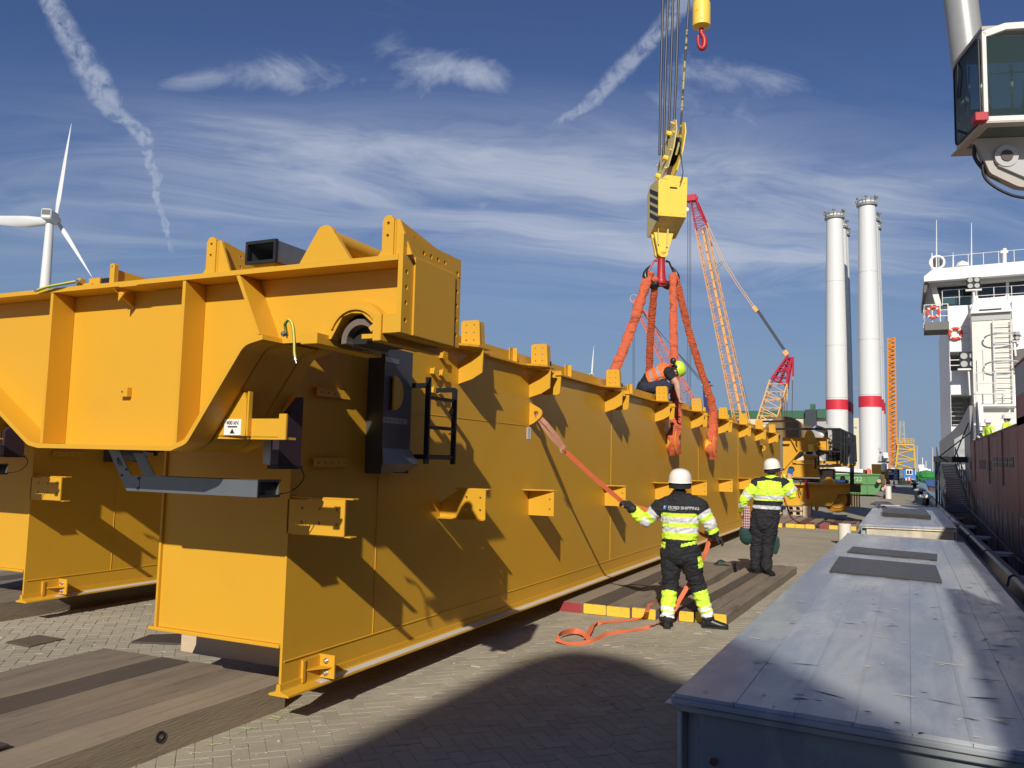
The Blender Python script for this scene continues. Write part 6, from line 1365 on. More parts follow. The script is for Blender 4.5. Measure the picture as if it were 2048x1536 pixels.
# ---------------------------------------------------------------- the man crouching on the girder
PY3 = 14.45
q = lambda u, v, y=PY3: ony(u, v, y)
J3 = dict(head=q(1351, 741, PY3 + .1), neck=q(1341, 741, PY3 + .05), sh_l=q(1333, 738, PY3 + .25), sh_r=q(1337, 744, PY3 - .14), chest=q(1324, 745), waist=q(1302, 757), hip_l=q(1291, 777, PY3 + .12), hip_r=q(1290, 777, PY3 - .12),
          el_l=q(1352, 768, PY3 + .25), wr_l=q(1356, 795, PY3 + .1), el_r=q(1354, 768, PY3 - .12), wr_r=q(1358, 794, PY3 - .12),
          kn_l=q(1338, 772, PY3 + .2), an_l=q(1318, 800, PY3 + .2), kn_r=q(1340, 768, PY3 - .1), an_r=q(1316, 803, PY3 - .14))
dsp = (J3['chest'] - J3['waist']).normalized()
def z3(bone, t, p):
    if bone in ('head', 'hand'): return None
    if bone == 'torso':
        s = (p - J3['waist']).dot(dsp)
        if s < -.06: return ('trousers', BLKF)
        if -.06 <= s < -.03: return ('tee_shirt', BLKF)
        if abs(s - .06) < .022 or abs(s - .20) < .022: return ('vest', mat('band_grey', (.33, .33, .33), .5))
        return ('vest', ORNF)
    if bone.startswith('upper'): return ('tee_shirt', BLKF) if t < .55 else None
    if bone.startswith('fore'): return None
    return ('trousers', DENIM if bone.startswith('thigh') else DENIM)
pc_, g3, H3, hc = person('man in orange vest and lime helmet crouching on the girder beside the slings', J3, (.6, .5, -.5), z3, (-4.05, PY3, 2.92), vox=.011, bulk=1.12,
    hands=[(J3['wr_l'], V((.1, 0, -1)), V((1, .3, 0)), V((0, 1, 0)), .6, 0), (J3['wr_r'], V((.15, 0, -1)), V((1, .3, 0)), V((0, 1, 0)), .6, 0)], headup=(.75, .2, .35), headfwd=(.3, .3, -.9), fold=.012)
h, Mx = helmet(pc_, hc + V((.03, .01, .02)), (.80, .15, .30), (.3, .3, -.9), HELL, .135, strap=False)
b = MB(); ball(b, q(1346, 722, PY3 - .05), .055, 1, .7, 1.1); ball(b, q(1352, 733, PY3 - .18), .03, 1, .6, 1.2); b.build('ear_muff', BLKP, h, smooth=True)
boot(pc_, J3['an_l'], J3['an_l'] + V((.3, .1, 0)), 2.924); boot(pc_, J3['an_r'], J3['an_r'] + V((.3, .1, 0)), 2.924)
# ---------------------------------------------------------------- three of the crew at the bulwark
def crew(label, u, v, Y, face_dir, lean, arm=None, hs=1.0, jm=LIMEF):
    h = onx(u, v, SHX + .42); up = V((0, 0, 1)); f = V(face_dir).normalized(); rt = f.cross(up); L = V(lean)
    nk = h - V((0, 0, .16)) - L * .08; sh = nk - V((0, 0, .07)) - L * .10; J = dict(head=h, neck=nk, sh_l=sh - rt * .19, sh_r=sh + rt * .19, chest=sh - V((0, 0, .2)) - L * .15, waist=sh - V((0, 0, .42)) - L * .35)
    pv = J['waist'] - V((0, 0, .14)); J.update(hip_l=pv - rt * .1, hip_r=pv + rt * .1)
    for s_, k in (('l', -1), ('r', 1)):
        J['kn_' + s_] = J['hip_' + s_] - V((0, 0, .42)); J['an_' + s_] = J['kn_' + s_] - V((0, 0, .40))
        e = J['sh_' + s_] + V((0, 0, -.26)) + rt * k * .08 + f * .05; w = e + f * .2 + V((0, 0, -.05))
        J['el_' + s_] = e; J['wr_' + s_] = w
    if arm: J['el_' + arm[0]] = V(arm[1]); J['wr_' + arm[0]] = V(arm[2])
    def z(bone, t, p):
        if bone in ('head', 'hand'): return None
        if bone == 'torso': return ('trousers', BLKF) if p.z < J['waist'].z - .08 else ('jacket', BLKF if p.z > J['chest'].z + .10 and jm is LIMEF and noise.noise(p * 5) > .3 else (SILV if abs(p.z - J['chest'].z + .08) < .03 else jm))
        if bone[:4] in ('uppe', 'fore'): return ('jacket', SILV if abs(t - .5) < .12 else jm)
        return ('trousers', BLKF)
    t, g_, H3, hc = person(label, J, f, z, pv - V((0, 0, .85)), vox=.020, hands=[(J['wr_l'], f, -up, rt, .5, 0), (J['wr_r'], f, -up, -rt, .5, 0)], fold=.015, group='crew watching over the bulwark')
    helmet(t, hc + V((0, 0, .02)), (0, 0, 1), f, HELW, .15, strap=False); return t
ch = ony(1964, 855, 33.0); crew('crew member with sunglasses leaning over the bulwark, arm hanging outside the rail', 1965, 853, 33.0, (-.7, -.7, 0), (-.5, -.3, 0), arm=('r', onx(1962, 873, SHX + .1), onx(1951, 878, SHX - .12)), jm=mat('navy_jacket', (.02, .025, .04), .8))
crew('crew member in lime jacket and white helmet just behind the leaning man', 1976, 846, 33.4, (-.8, -.6, 0), (-.2, -.1, 0))
crew('crew member in lime jacket furthest right at the rail, head turned aside', 2014, 838, 28.6, (-.9, .4, 0), (0, 0, 0))
# ================================================================ TAG LINE
tl = thing('tag_strap', 'long orange strap from the girder lug to the hauling man, looped on the ground', 'strap', (-2.9, 9.4, 0))
lug = V((XW + .085, 8.66, 2.372)); kn = ony(1126, 898, 8.9); hl = J1['wr_l'] + V((-.075, .03, .035))
nz = (0, -1, .0)
b = MB(); b.ribbon([lug, lug.lerp(kn, .3) + V((-.015, 0, -.01)), lug.lerp(kn, .7) + V((-.01, 0, -.015)), kn], .05, [(0, .2, 1), (.4, .2, .8), (.8, 0, .5), (.9, 0, .45)], .006); b.build('worn_loop', STRAPW, tl, label='worn brown doubled loop of strap at the lug')
b = MB(); b.ribbon([lug + V((.01, .01, 0)), lug.lerp(kn, .3) + V((.03, 0, .008)), lug.lerp(kn, .7) + V((.035, 0, .012)), kn + V((.01, 0, .01))], .05, [(0, .2, 1), (.5, .2, .8), (.8, 0, .5), (.9, 0, .45)], .006); b.build('worn_loop', STRAPW, tl)
b = MB(); c = kn; b.tube([c + V((.03 * cos(a) - .0, -.01, .045 * sin(a))) for a in [2 * pi * k / 14 for k in range(15)]], .012, 8, flat=.6, flatdir=(1, 0, 0)); b.tube([c + V((-.02, 0, -.02)), c + V((.03, -.01, .03))], .022, 8); b.build('knot', STRAPW, tl, smooth=True)
b = MB(); b.tube([c + V((-.03, -.012, -.03)), c + V((-.05, -.012, -.06)), c + V((-.035, -.012, -.085)), c + V((-.01, -.012, -.075)), c + V((.0, -.012, -.04))], .005, 6); b.build('shackle', BOLT, tl)
hr2 = J1['wr_r'] + V((.05, .02, -.03))
def rib(name, pts, w, sides, m=STRAP, n=10, lab=None):
    p = spline(pts, n); sd = spline([V(s) for s in sides], n) if isinstance(sides, list) else sides
    b = MB(); b.ribbon(p, w, [V(s) for s in sd] if isinstance(sides, list) else sides, .004); return b.build(name, m, tl, label=lab)
rib('webbing', [kn, kn.lerp(hl, .5) + V((0, 0, -.012)), hl], .055, [(.8, -.1, .6), (.7, -.2, .7), (.7, -.2, .7)])
rib('webbing', [hl, q(1300, 1022, PY + .14) if False else ony(1268, 1012, PY + .12), ony(1300, 1022, PY + .22), ony(1360, 1050, PY + .25), ony(1420, 1075, PY + .15), hr2], .045, (0, -.3, 1))
rib('webbing', [hr2, ony(1420, 1080, PY + .12), ony(1411, 1105, PY + .15), ony(1388, 1150, PY + .2), ony(1362, 1195, PY + .12), ony(1345, 1225, PY - .02), onz(1322, 1243, .02)], .05, [(1, 0, .3), (1, 0, .3), (1, 0, .5), (.9, .3, .5), (.9, .3, .4), (.6, .6, .3), (.2, 1, .3)])
G = lambda u, v, z=.012: onz(u, v, z)
rib('webbing', [G(1322, 1243, .02), G(1310, 1250), G(1290, 1257), G(1250, 1262), G(1215, 1270), G(1180, 1284), G(1145, 1288), G(1120, 1282, .03), G(1115, 1274, .06), G(1125, 1266, .06), G(1150, 1262, .05), G(1168, 1268, .04), G(1178, 1278, .03)], .055, [(.2, 1, .1)] * 4 + [(0, 1, .3)] * 4 + [(.3, .4, 1)] * 3 + [(0, 1, .4)] * 2)
rib('webbing', [G(1172, 1276, .03), G(1180, 1262, .03), G(1186, 1250, .03), G(1200, 1245, .02), G(1230, 1243), G(1262, 1240), G(1285, 1234, .03), G(1293, 1224, .12), ony(1296, 1212, 9.95)], .055, [(1, .3, .2)] * 2 + [(.5, 1, .2)] + [(0, 1, .1)] * 4 + [(.8, .4, .4)] * 2)
rib('webbing', [ony(1296, 1212, 9.95), G(1310, 1205, .14), G(1335, 1190, .14), G(1362, 1170, .14)], .04, (0, 1, .1))
# ================================================================ FAR END: the trolley gear waiting behind the girder
def fpoly(name, pts, Y, th, m, parent=None, bevel=0, label=None, holes=(), r=0):
    q = [ony(u, v, Y) for u, v in pts]; pl = [(p.x, p.z) for p in q]
    if r: pl = rounded(pl, r, 4)
    b = MB(); b.plate(pl, 'y', Y, Y + th); return b.build(name, m, parent, bevel=bevel, label=label)
def pbox(name, u0, v0, u1, v1, Y, th, m, parent=None, bevel=0, label=None):
    a, c = ony(u0, v0, Y), ony(u1, v1, Y); b = MB(); b.box(min(a.x, c.x), max(a.x, c.x), Y, Y + th, min(a.z, c.z), max(a.z, c.z)); return b.build(name, m, parent, bevel=bevel, label=label)
def ptube(name, pts, Y, r, m, parent=None, n=6): b = MB(); b.tube([ony(u, v, Y + (w[0] if w else 0)) for u, v, *w in pts], r, n); return b.build(name, m, parent)
YT_ = 32.5
sd = thing('crane_saddle', 'yellow crane end saddle with pivot, reels and black railings beyond the girder', 'crane part', ony(1620, 950, YT_))
fpoly('saddle_beam', [(1565, 877), (1657, 877), (1657, 901), (1642, 901), (1598, 901), (1569, 936), (1565, 936)], YT_ + .12, 1.1, YEL, sd)
for pts in ([(1565, 875), (1658, 875), (1658, 878), (1565, 878)], [(1565, 936), (1569, 938), (1599, 903), (1658, 903), (1658, 901), (1598, 900), (1568, 935)], [(1654, 878), (1657, 878), (1657, 901), (1654, 901)], [(1582, 878), (1584, 878), (1596, 900), (1594, 901)]): fpoly('flange', pts, YT_, 1.3, YEL, sd)
fpoly('tab', [(1566, 886), (1579, 886), (1579, 888), (1566, 888)], YT_ - .02, .15, YEL, sd)
pbox('grey_channel', 1559, 876, 1565, 939, YT_ - .1, .4, GALV, sd)
fpoly('cheek_plate', [(1608, 876), (1611, 866), (1616, 861), (1622, 861), (1627, 866), (1637, 890), (1633, 894)], YT_ - .35, .12, YEL, sd, r=.05)
ptube('lever', [(1622, 892), (1640, 886)], YT_ - .4, .09, YEL, sd, 10)
ptube('oil_pot', [(1623, 888), (1623, 903)], YT_ - .5, .10, HOOKY, sd, 10)
fpoly('bearing_arc', [(1628, 902), (1632, 895), (1640, 892), (1647, 896), (1650, 903), (1645, 903), (1641, 899), (1636, 899), (1632, 904)], YT_ - .1, .2, YEL, sd)
b = MB(); c = ony(1638, 905, YT_); b.lathe([(0, -.05), (.12, -.05), (.12, .4)], c, (0, 1, 0), 18); b.build('pivot', BLKP, sd)
pbox('blue_motor', 1612, 901, 1624, 909, YT_ + .3, .5, mat('motor_blue', (.02, .06, .18), .4), sd, .02)
fpoly('bracket', [(1605, 909), (1632, 911), (1632, 920), (1609, 920)], YT_ + .2, .5, YEL, sd)
# lower equaliser frame
eq = pbox('equaliser_beam', 1587, 927, 1636, 955, YT_ + .1, 1.0, YEL, sd)
fpoly('flange', [(1586, 920), (1680, 922), (1680, 928), (1586, 926)], YT_, 1.3, YEL, eq)
fpoly('side_web', [(1565, 938), (1572, 933), (1587, 917), (1587, 955), (1562, 955)], YT_ + .1, .8, YEL, eq)
pbox('stiffener', 1611, 927, 1612, 955, YT_ + .03, .08, YEL, eq)
fpoly('cantilever', [(1637, 929), (1682, 929), (1706, 926), (1706, 932), (1637, 936)], YT_ + .2, 1.0, YEL, eq)
fpoly('cross_beam', [(1682, 926), (1712, 926), (1710, 932), (1682, 932)], YT_ - .4, .4, YEL, eq)
pbox('turntable', 1640, 937, 1668, 962, YT_ + .4, .9, DKSTEEL, eq, .04); b = MB(); c = ony(1640, 962, YT_ + .8)
pbox('bearing_stack', 1570, 956, 1680, 967, YT_ + .3, .6, mat('bearing_dark', (.05, .05, .05), .5, metal=.4), eq)
for (u, v) in ((1580, 961), (1600, 960)): pbox('shim', u, v, u + 18, v + 2, YT_ + .28, .02, GALV, eq)
# reels and drum above
b = MB(); c = ony(1569, 877, YT_ + 2.2); b.lathe([(0, 0), (.85, 0), (.88, .03), (.88, .12), (.72, .16), (.72, .9), (.88, .95), (.88, 1.05), (0, 1.05)], c, (0, 1, 0), 40); b.build('cable_drum', mat('drum_ochre', (.22, .13, .045), .55, var=.15, vs=2), sd, smooth=True)
fpoly('drum_box', [(1600, 850), (1622, 852), (1632, 877), (1600, 877)], YT_ + 2.4, .8, mat('drum_ochre_dark', (.12, .07, .03), .6), sd)
b = MB(); c = ony(1641, 872, YT_ + .9); b.lathe([(0, -.1), (.30, -.08), (.42, 0), (.44, .1), (.44, .5)], c, (0, 1, 0), 28); b.build('motor_cowl', mat('cowl_silver', (.50, .50, .48), .35, metal=.3), sd, smooth=True)
fpoly('white_arm', [(1634, 843), (1648, 843), (1652, 847), (1660, 853), (1664, 865), (1664, 900), (1657, 900), (1656, 862), (1648, 855), (1634, 850)], YT_ + .5, .3, GRYP, sd, .01)
b = MB(); c = ony(1668, 893, YT_ + .6); b.lathe([(0, 0), (.48, .0), (.50, .05), (.50, .3), (.3, .32), (0, .32)], c, (.35, 1, 0), 28); b.v = [(x, y, c.z + (z - c.z) * 1.35) for x, y, z in b.v]; b.build('cable_reel', mat('reel_black', (.02, .02, .022), .4, var=.4, vs=5), sd, smooth=True)
b = MB(); r_ = random.Random(4)
for k in range(14): a_ = ony(1652 + r_.uniform(0, 14), 880 + r_.uniform(-10, 30), YT_ + .3); b.tube(spline([a_, a_ + V((r_.uniform(-.15, .15), -.05, r_.uniform(-.3, .1))), a_ + V((r_.uniform(-.2, .2), 0, -.45))], 4), .012, 5)
b.build('cable_bundle', BLK, sd); fpoly('plastic_wrap', [(1640, 898), (1652, 900), (1654, 915), (1645, 919), (1640, 912)], YT_ + .1, .3, mat('clear_wrap', (.35, .35, .34), .2, var=.5, vs=12), sd)
# railings
rl = thing('railing', 'black tubular railing round the platform of the yellow saddle', 'railing', ony(1680, 920, YT_ - .3))
R_ = .038
for pts in ([(1524, 868), (1522, 850), (1525, 843), (1594, 842), (1599, 846), (1600, 874)], [(1524, 858), (1680, 858), (1710, 872), (1712, 924)], [(1681, 872), (1711, 881)], [(1681, 886), (1684, 887), (1711, 894)], [(1656, 885), (1684, 886)], [(1640, 902), (1684, 904)]):
    ptube('rail', pts, YT_ - .5, R_, BLKP, rl)
for u, v0 in ((1682, 858), (1689, 862), (1694, 865), (1703, 869), (1709, 872)): ptube('rail_post', [(u, v0), (u, 928)], YT_ - .5, R_ * 1.1, BLKP, rl)
for u, v0, v1 in ((1637, 900, 930), (1654, 902, 922), (1631, 916, 938), (1702, 930, 970), (1706, 930, 970)): ptube('rail_post', [(u, v0), (u, v1)], YT_ - .4, R_, BLKP, rl)
# bogie
bo = thing('crane_bogie', 'yellow travelling bogie with one big wheel, its right part in shade under the saddle', 'crane part', ony(1640, 1010, YT_))
fpoly('side_frame', [(1566, 969), (1700, 969), (1700, 988), (1676, 988), (1672, 1000), (1662, 1012), (1566, 1010)], YT_ - .1, .14, YEL, bo)
fpoly('top_flange', [(1564, 967), (1722, 967), (1722, 970), (1564, 970)], YT_ - .3, 1.3, YEL, bo)
fpoly('hump', [(1643, 967), (1650, 957), (1654, 954), (1660, 954), (1664, 958), (1670, 967)], YT_ - .2, .2, YEL2, bo, r=.1)
fpoly('foot', [(1628, 1012), (1638, 1012), (1635, 1022), (1631, 1022)], YT_ - .1, .15, YEL, bo)
c = ony(1674, 998, YT_ + .08); b = MB(); b.lathe([(0, -.06), (.10, -.06), (.12, 0), (.34, .0), (.36, .04), (.46, .05), (.49, .0), (.49, .35), (.40, .4)], c, (0, 1, 0), 36); b.build('wheel', YEL2, bo, smooth=True)
pbox('end_frame', 1700, 970, 1721, 985, YT_ - .5, .3, DKSTEEL, bo); 
for k in range(4): pbox('buffer_bar', 1702 + k * 5, 986, 1705 + k * 5, 1016, YT_ - .45, .12, YEL, bo)
pbox('buffer_box', 1690, 986, 1700, 1012, YT_ + .1, .5, BLKP, bo)
b = MB(); a_, c = ony(1612, 959, YT_ - .35), ony(1615, 998, YT_ - .35); b.tube([a_, c], .055, 10); b.build('red_strut', REDP, bo)
ptube('hose', [(1603, 962), (1598, 975), (1601, 990)], YT_ - .3, .02, BLK, bo)
pbox('load_label', 1603, 1003.5, 1610, 1008.5, YT_ - .115, .01, LABEL, bo)
pbox('motor', 1672, 959, 1696, 967, YT_ + .2, .6, mat('motor_blue', (.02, .06, .18), .4), bo, .03)
pbox('gearbox', 1680, 952, 1690, 962, YT_ + .2, .3, DKSTEEL, bo, .05)
rh = MB(); rh.tube(spline([ony(1556, 935, YT_ - 3), ony(1564, 985, YT_ - 3.4), ony(1573, 1010, YT_ - 4), onz(1583, 1035, .15), onz(1598, 1045, .15), onz(1620, 1046, .15), onz(1637, 1047, .15), onz(1650, 1043, .15), onz(1680, 1048, .15), onz(1712, 1046, .15)], 5), .03, 6); tag(rh.build('hose', mat('red_hose', (.18, .03, .03), .5)), 'dark red hose trailing from the saddle over the far mats', 'hose')
p = thing('pallet_stack', 'pale wooden pallets and blocks stacked under the yellow bogie', 'pallets', ony(1600, 1030, YT_ - .6))
for v in (1012, 1022):
    for k in range(4): pbox('block', 1572 + k * 14, v + 2, 1578 + k * 14, v + 8, YT_ - .6, .9, PINE, p)
    pbox('board', 1570, v, 1624, v + 2, YT_ - .62, .95, PINE, p); pbox('board', 1570, v + 8, 1624, v + 9.6, YT_ - .62, .95, PINE, p)
pbox('end_block', 1606, 1012, 1622, 1034, YT_ - .7, .5, PINE, p)
pbox('support_block', 1566, 1020, 1575, 1044, YT_ - 1.0, .6, CONC, p)
# ================================================================ QUAY BACKGROUND
OR = mat('crane_orange', (.80, .38, .10), .5, var=.12, vs=.5); MASTO = mat('mast_orange', (.74, .28, .04), .5, var=.12); ORD = mat('crane_orange_dark', (.50, .17, .03), .55); CRD = mat('crane_red', (.52, .03, .06), .5, var=.1); YLC = mat('crane_yellow_pale', (.85, .50, .18), .5, var=.1)
PINKC = mat('crane_salmon', (.62, .17, .12), .55, var=.12, vs=.5); NAVY = mat('navy_blue', (.012, .025, .10), .5, var=.08); CABLE = mat('cable_grey', (.08, .09, .11), .5, var=0)
def lattice(name, a, c, w0, w1, n, m, parent, chord=.16, lace=.08, mx=None, d0=None, d1=None):
    a, c = V(a), V(c); d = (c - a).normalized(); s_ = V((1, 0, 0)); s_ = (s_ - s_.dot(d) * d).normalized(); f = d.cross(s_)
    o = thing_part = None
    P_ = lambda t, i, j: a.lerp(c, t) + s_ * i * lerp(w0, w1, t) / 2 + f * j * lerp(d0 or w0, d1 or w1, t) / 2
    b = MB()
    for i in (-1, 1):
        for j in (-1, 1): b.tube([P_(0, i, j), P_(1, i, j)], chord, 5)
    ch = b.build(name, m, parent); b = MB()
    for k in range(n):
        t0, t1 = k / n, (k + 1) / n; al = k % 2
        for (i0, j0, i1, j1) in ((-1, -1, 1, -1), (-1, 1, 1, 1), (-1, -1, -1, 1), (1, -1, 1, 1)):
            A, B = ((i0, j0), (i1, j1)) if al else ((i1, j1), (i0, j0)); b.tube([P_(t0, *A), P_(t1, *B)], lace, 4, caps=False)
            if k % 4 == 0: b.tube([P_(t0, i0, j0), P_(t0, i1, j1)], lace * 1.3, 4, caps=False)
    b.build('lacing', m, ch, kind='stuff'); return ch
# big lattice boom crane
YC = 235.0; K = lambda u, v, dy=0: ony(u, v, YC + dy)
lc = thing('lattice_crane', 'tall orange lattice boom crane with a red tip, right of the hook', 'crane', K(1500, 930))
lattice('lower_boom', K(1489, 870), K(1403, 456), 3.9, 3.2, 44, OR, lc, .13, .055, d0=3.4, d1=2.8)
lattice('boom_tip', K(1403, 456), K(1387, 400), 3.2, 1.6, 12, CRD, lc, .12, .06, d0=2.8, d1=1.6)
b = MB(); b.bar(K(1486, 850, 1.5), K(1406, 460, 1.5), .7, .3); b.build('walkway', OR, lc)
b = MB(); b.obox(K(1384, 397), V((1, 0, 0)), V((0, 1, 0)), V((0, 0, 1)), 1.3, 1.2, .9); b.lathe([(.8, -.4), (.8, .4)], K(1376, 399), (0, 1, 0), 12); b.lathe([(.7, -.4), (.7, .4)], K(1391, 395), (0, 1, 0), 12); b.build('tip_sheaves', CRD, lc)
b = MB(); [b.tube([K(u, 405), K(u2, 900)], .07, 4) for u, u2 in ((1375.5, 1374), (1378.5, 1378), (1381.5, 1381))]; b.build('hoist_rope', CABLE, lc); b = MB(); ball(b, K(1374.5, 420), .6, 1, 1, 1.3); b.build('ball_weight', WHITE, lc)
for (o_) in (0, 5): 
    b = MB(); b.tube([K(1392 + o_, 405), K(1409 + o_, 445)], .16, 4); b.build('pendant', CRD, lc); b = MB(); b.tube([K(1409 + o_, 445), K(1443 + o_, 522), K(1475 + o_, 572), K(1508 + o_ * .8, 618)], .09, 4); b.build('pendant', YLC, lc)
    b = MB(); b.tube([K(1512 + o_ * .7, 619), K(1566 + o_ * .7, 699)], .24, 5); b.build('suspension', CABLE, lc); b = MB(); b.tube([K(1428 + o_, 536 + o_ * .9), K(1444 + o_, 522)], .06, 4); b.build('stay_strut', CABLE, lc)
b = MB(); b.obox(K(1511, 618), V((.6, 0, -.8)), V((0, 1, 0)), V((.8, 0, .6)), .9, .5, .5); b.obox(K(1572, 706), V((.6, 0, -.8)), V((0, 1, 0)), V((.8, 0, .6)), .7, .5, .6); b.build('anchor_block', OR, lc)
lattice('mast', K(1530, 860), K(1559, 765), 5.0, 4.6, 12, YLC, lc, .20, .09)
lattice('mast_head', K(1559, 765), K(1580, 713), 4.2, 1.2, 8, CRD, lc, .26, .12); b = MB(); b.bar(K(1559, 766, 2), K(1580, 715, 2), 1.6, .5); b.build('mast_plate', mat('crane_dark_red', (.22, .012, .03), .5), lc)
for u, v0, v1, m_, r in ((1575, 714, 752, CRD, .28), (1586, 714, 752, CRD, .28), (1575, 752, 852, YLC, .10), (1585.5, 752, 852, YLC, .10), (1570, 770, 852, YLC, .09), (1562, 785, 852, YLC, .09)): b = MB(); b.tube([K(u, v0), K(u - (2 if m_ is YLC else 0), v1)], r, 5); b.build('pendant', m_, lc)
b = MB(); b.tube([K(1452, 640), K(1473, 720), K(1500, 820)], .05, 4); b.build('guide_line', CABLE, lc)
# mobile harbour crane, salmon boom and navy tower
YH = 190.0; K = lambda u, v, dy=0: ony(u, v, YH + dy)
hcn = thing('harbour_crane', 'harbour crane with a salmon lattice boom behind the slings and a navy blue tower', 'crane', K(1414, 930))
lattice('boom', K(1400, 850), K(1284, 625), 3.2, 1.7, 28, PINKC, hcn, .15, .05)
b = MB(); b.bar(K(1284, 626), K(1270, 601), 1.5, 1.3); b.build('boom_nose', PINKC, hcn); b = torus(.95, .10, K(1268, 597), 16, 5); b.build('nose_rail', GRYP, hcn)
b = MB(); [b.tube([K(1286 + k, 622 + k * 3), K(1398 + k * 6, 760 + k * 4)], .05, 4) for k in range(4)]; b.tube([K(1266, 602), K(1266, 850)], .06, 4); b.tube([K(1268.5, 602), K(1268.5, 850)], .06, 4); b.build('luffing_rope', CABLE, hcn)
fpoly('tower', [(1405, 770), (1417, 770), (1424, 850), (1428, 930), (1412, 930), (1410, 850)], YH, 2.5, NAVY, hcn); fpoly('tower_cap', [(1402, 767), (1404, 764), (1412, 759), (1416, 761), (1417, 767)], YH - .5, 2.5, NAVY, hcn)
b = MB(); pa_, pb_ = K(1404, 769), K(1422, 769); b.box(pa_.x, pb_.x, YH - 1, YH + 3, pa_.z - .15, pa_.z + .1); b.build('top_platform', GRYP, hcn)
tp = fpoly('name_board', [(1409, 775), (1412.5, 775), (1415, 794), (1411.5, 794)], YH - .06, .05, LABEL, hcn, r=.1); text('name_board_text', 'LIEBHERR', .46, K(1411.9, 784.5, -.09), Matrix.Rotation(radians(82), 3, 'Y') @ FACE_MY, NAVY, hcn)
# tower sections of wind turbines standing in two rows
def tower(u, wb, wt, vt, band, Y, label, vb=945):
    a = ony(u, vb, Y); tp_ = ony(u, vt, Y); dep = (a - CAM).dot(R_FWD); r0, r1 = wb / 2 * dep / 1660, wt / 2 * dep / 1660; H_ = tp_.z
    t = thing('tower_section', label, 'tower section', (a.x, Y, 0), 'white turbine tower sections standing on the quay')
    b = MB(); hs = [0, .33, .36, 1.0]; b.lathe([(r0, 0), (r0, H_ * .30), (lerp(r0, r1, .15), H_ * .5), (lerp(r0, r1, .55), H_ * .75), (r1, H_)], (a.x, Y, 0), (0, 0, 1), 40); b.build('shell', TOWERW, t, smooth=True)
    z0, z1 = ony(u, band[1], Y).z, ony(u, band[0], Y).z; b = MB(); b.lathe([(r0 + .02, z0), (r0 + .02, z1)], (a.x, Y, 0), (0, 0, 1), 40); b.f = b.f[:-2]; b.mi = b.mi[:-2]; b.build('red_band', mat('band_red', (.62, .03, .05), .45), t, smooth=True)
    b = MB(); [b.lathe([(lerp(r0, r1, k) + .012, H_ * h_), (lerp(r0, r1, k) + .012, H_ * h_ + .06)], (a.x, Y, 0), (0, 0, 1), 40) for h_, k in ((.30, .0), (.5, .15), (.75, .55))]; b.build('section_seam', GRYP, t, smooth=True)
    b = MB(); b.lathe([(r1, H_ - .1), (r1 * 1.22, H_), (r1 * 1.22, H_ + .25), (r1 * 1.1, H_ + .3), (r1 * 1.1, H_ + 1.1), (r1 * .8, H_ + 1.1)], (a.x, Y, 0), (0, 0, 1), 32); b.build('top_flange', mat('flange_grey', (.25, .27, .26), .5, var=.5, vs=2.5), t)
    b = MB(); b.lathe([(r1 * 1.14, H_ + .45), (r1 * 1.14, H_ + .75)], (a.x, Y, 0), (0, 0, 1), 32); b.build('white_ring', TOWERW, t)
    b = MB(); r_ = random.Random(int(u * 7))
    for k in range(16):
        A = 2 * pi * k / 16 + r_.uniform(-.1, .1); p0 = V((a.x + r1 * 1.15 * cos(A), Y + r1 * 1.15 * sin(A), H_ + .2)); b.bar(p0, p0 + V((.25 * cos(A), .25 * sin(A), r_.uniform(.8, 1.7))), .10); 
        if k % 3 == 0: ball(b, p0 + V((0, 0, 1.3)), r_.uniform(.2, .38), n=8)
    b.build('lifting_gear', mat('gear_mix', (.22, .22, .22), .5, var=.8, vs=1.4), t); return t
for k, (u, Yk, l) in enumerate(((1742.5, 165, 'frontmost white tower section of the right-hand row'), (1748, 174, 'second white tower section, right row, mostly hidden'), (1752, 183, 'third white tower section, right row, a sliver to the right'))): tower(u, 43 - k * 2.0, 33 - k * 1.5, (412, 444, 460)[k], ((793, 815), (800, 822), (806, 828))[k], Yk, l)
for k, (u, Yk, l) in enumerate(((1675.5, 172, 'frontmost white tower section of the left-hand row'), (1683, 181, 'second white tower section, left row, behind and to the right'), (1687.5, 190, 'third white tower section, left row, a shaded sliver'))): tower(u, 42 - k * 1.5, 32 - k, (438, 458, 473)[k], ((800, 820), (804, 824), (808, 828))[k], Yk, l)
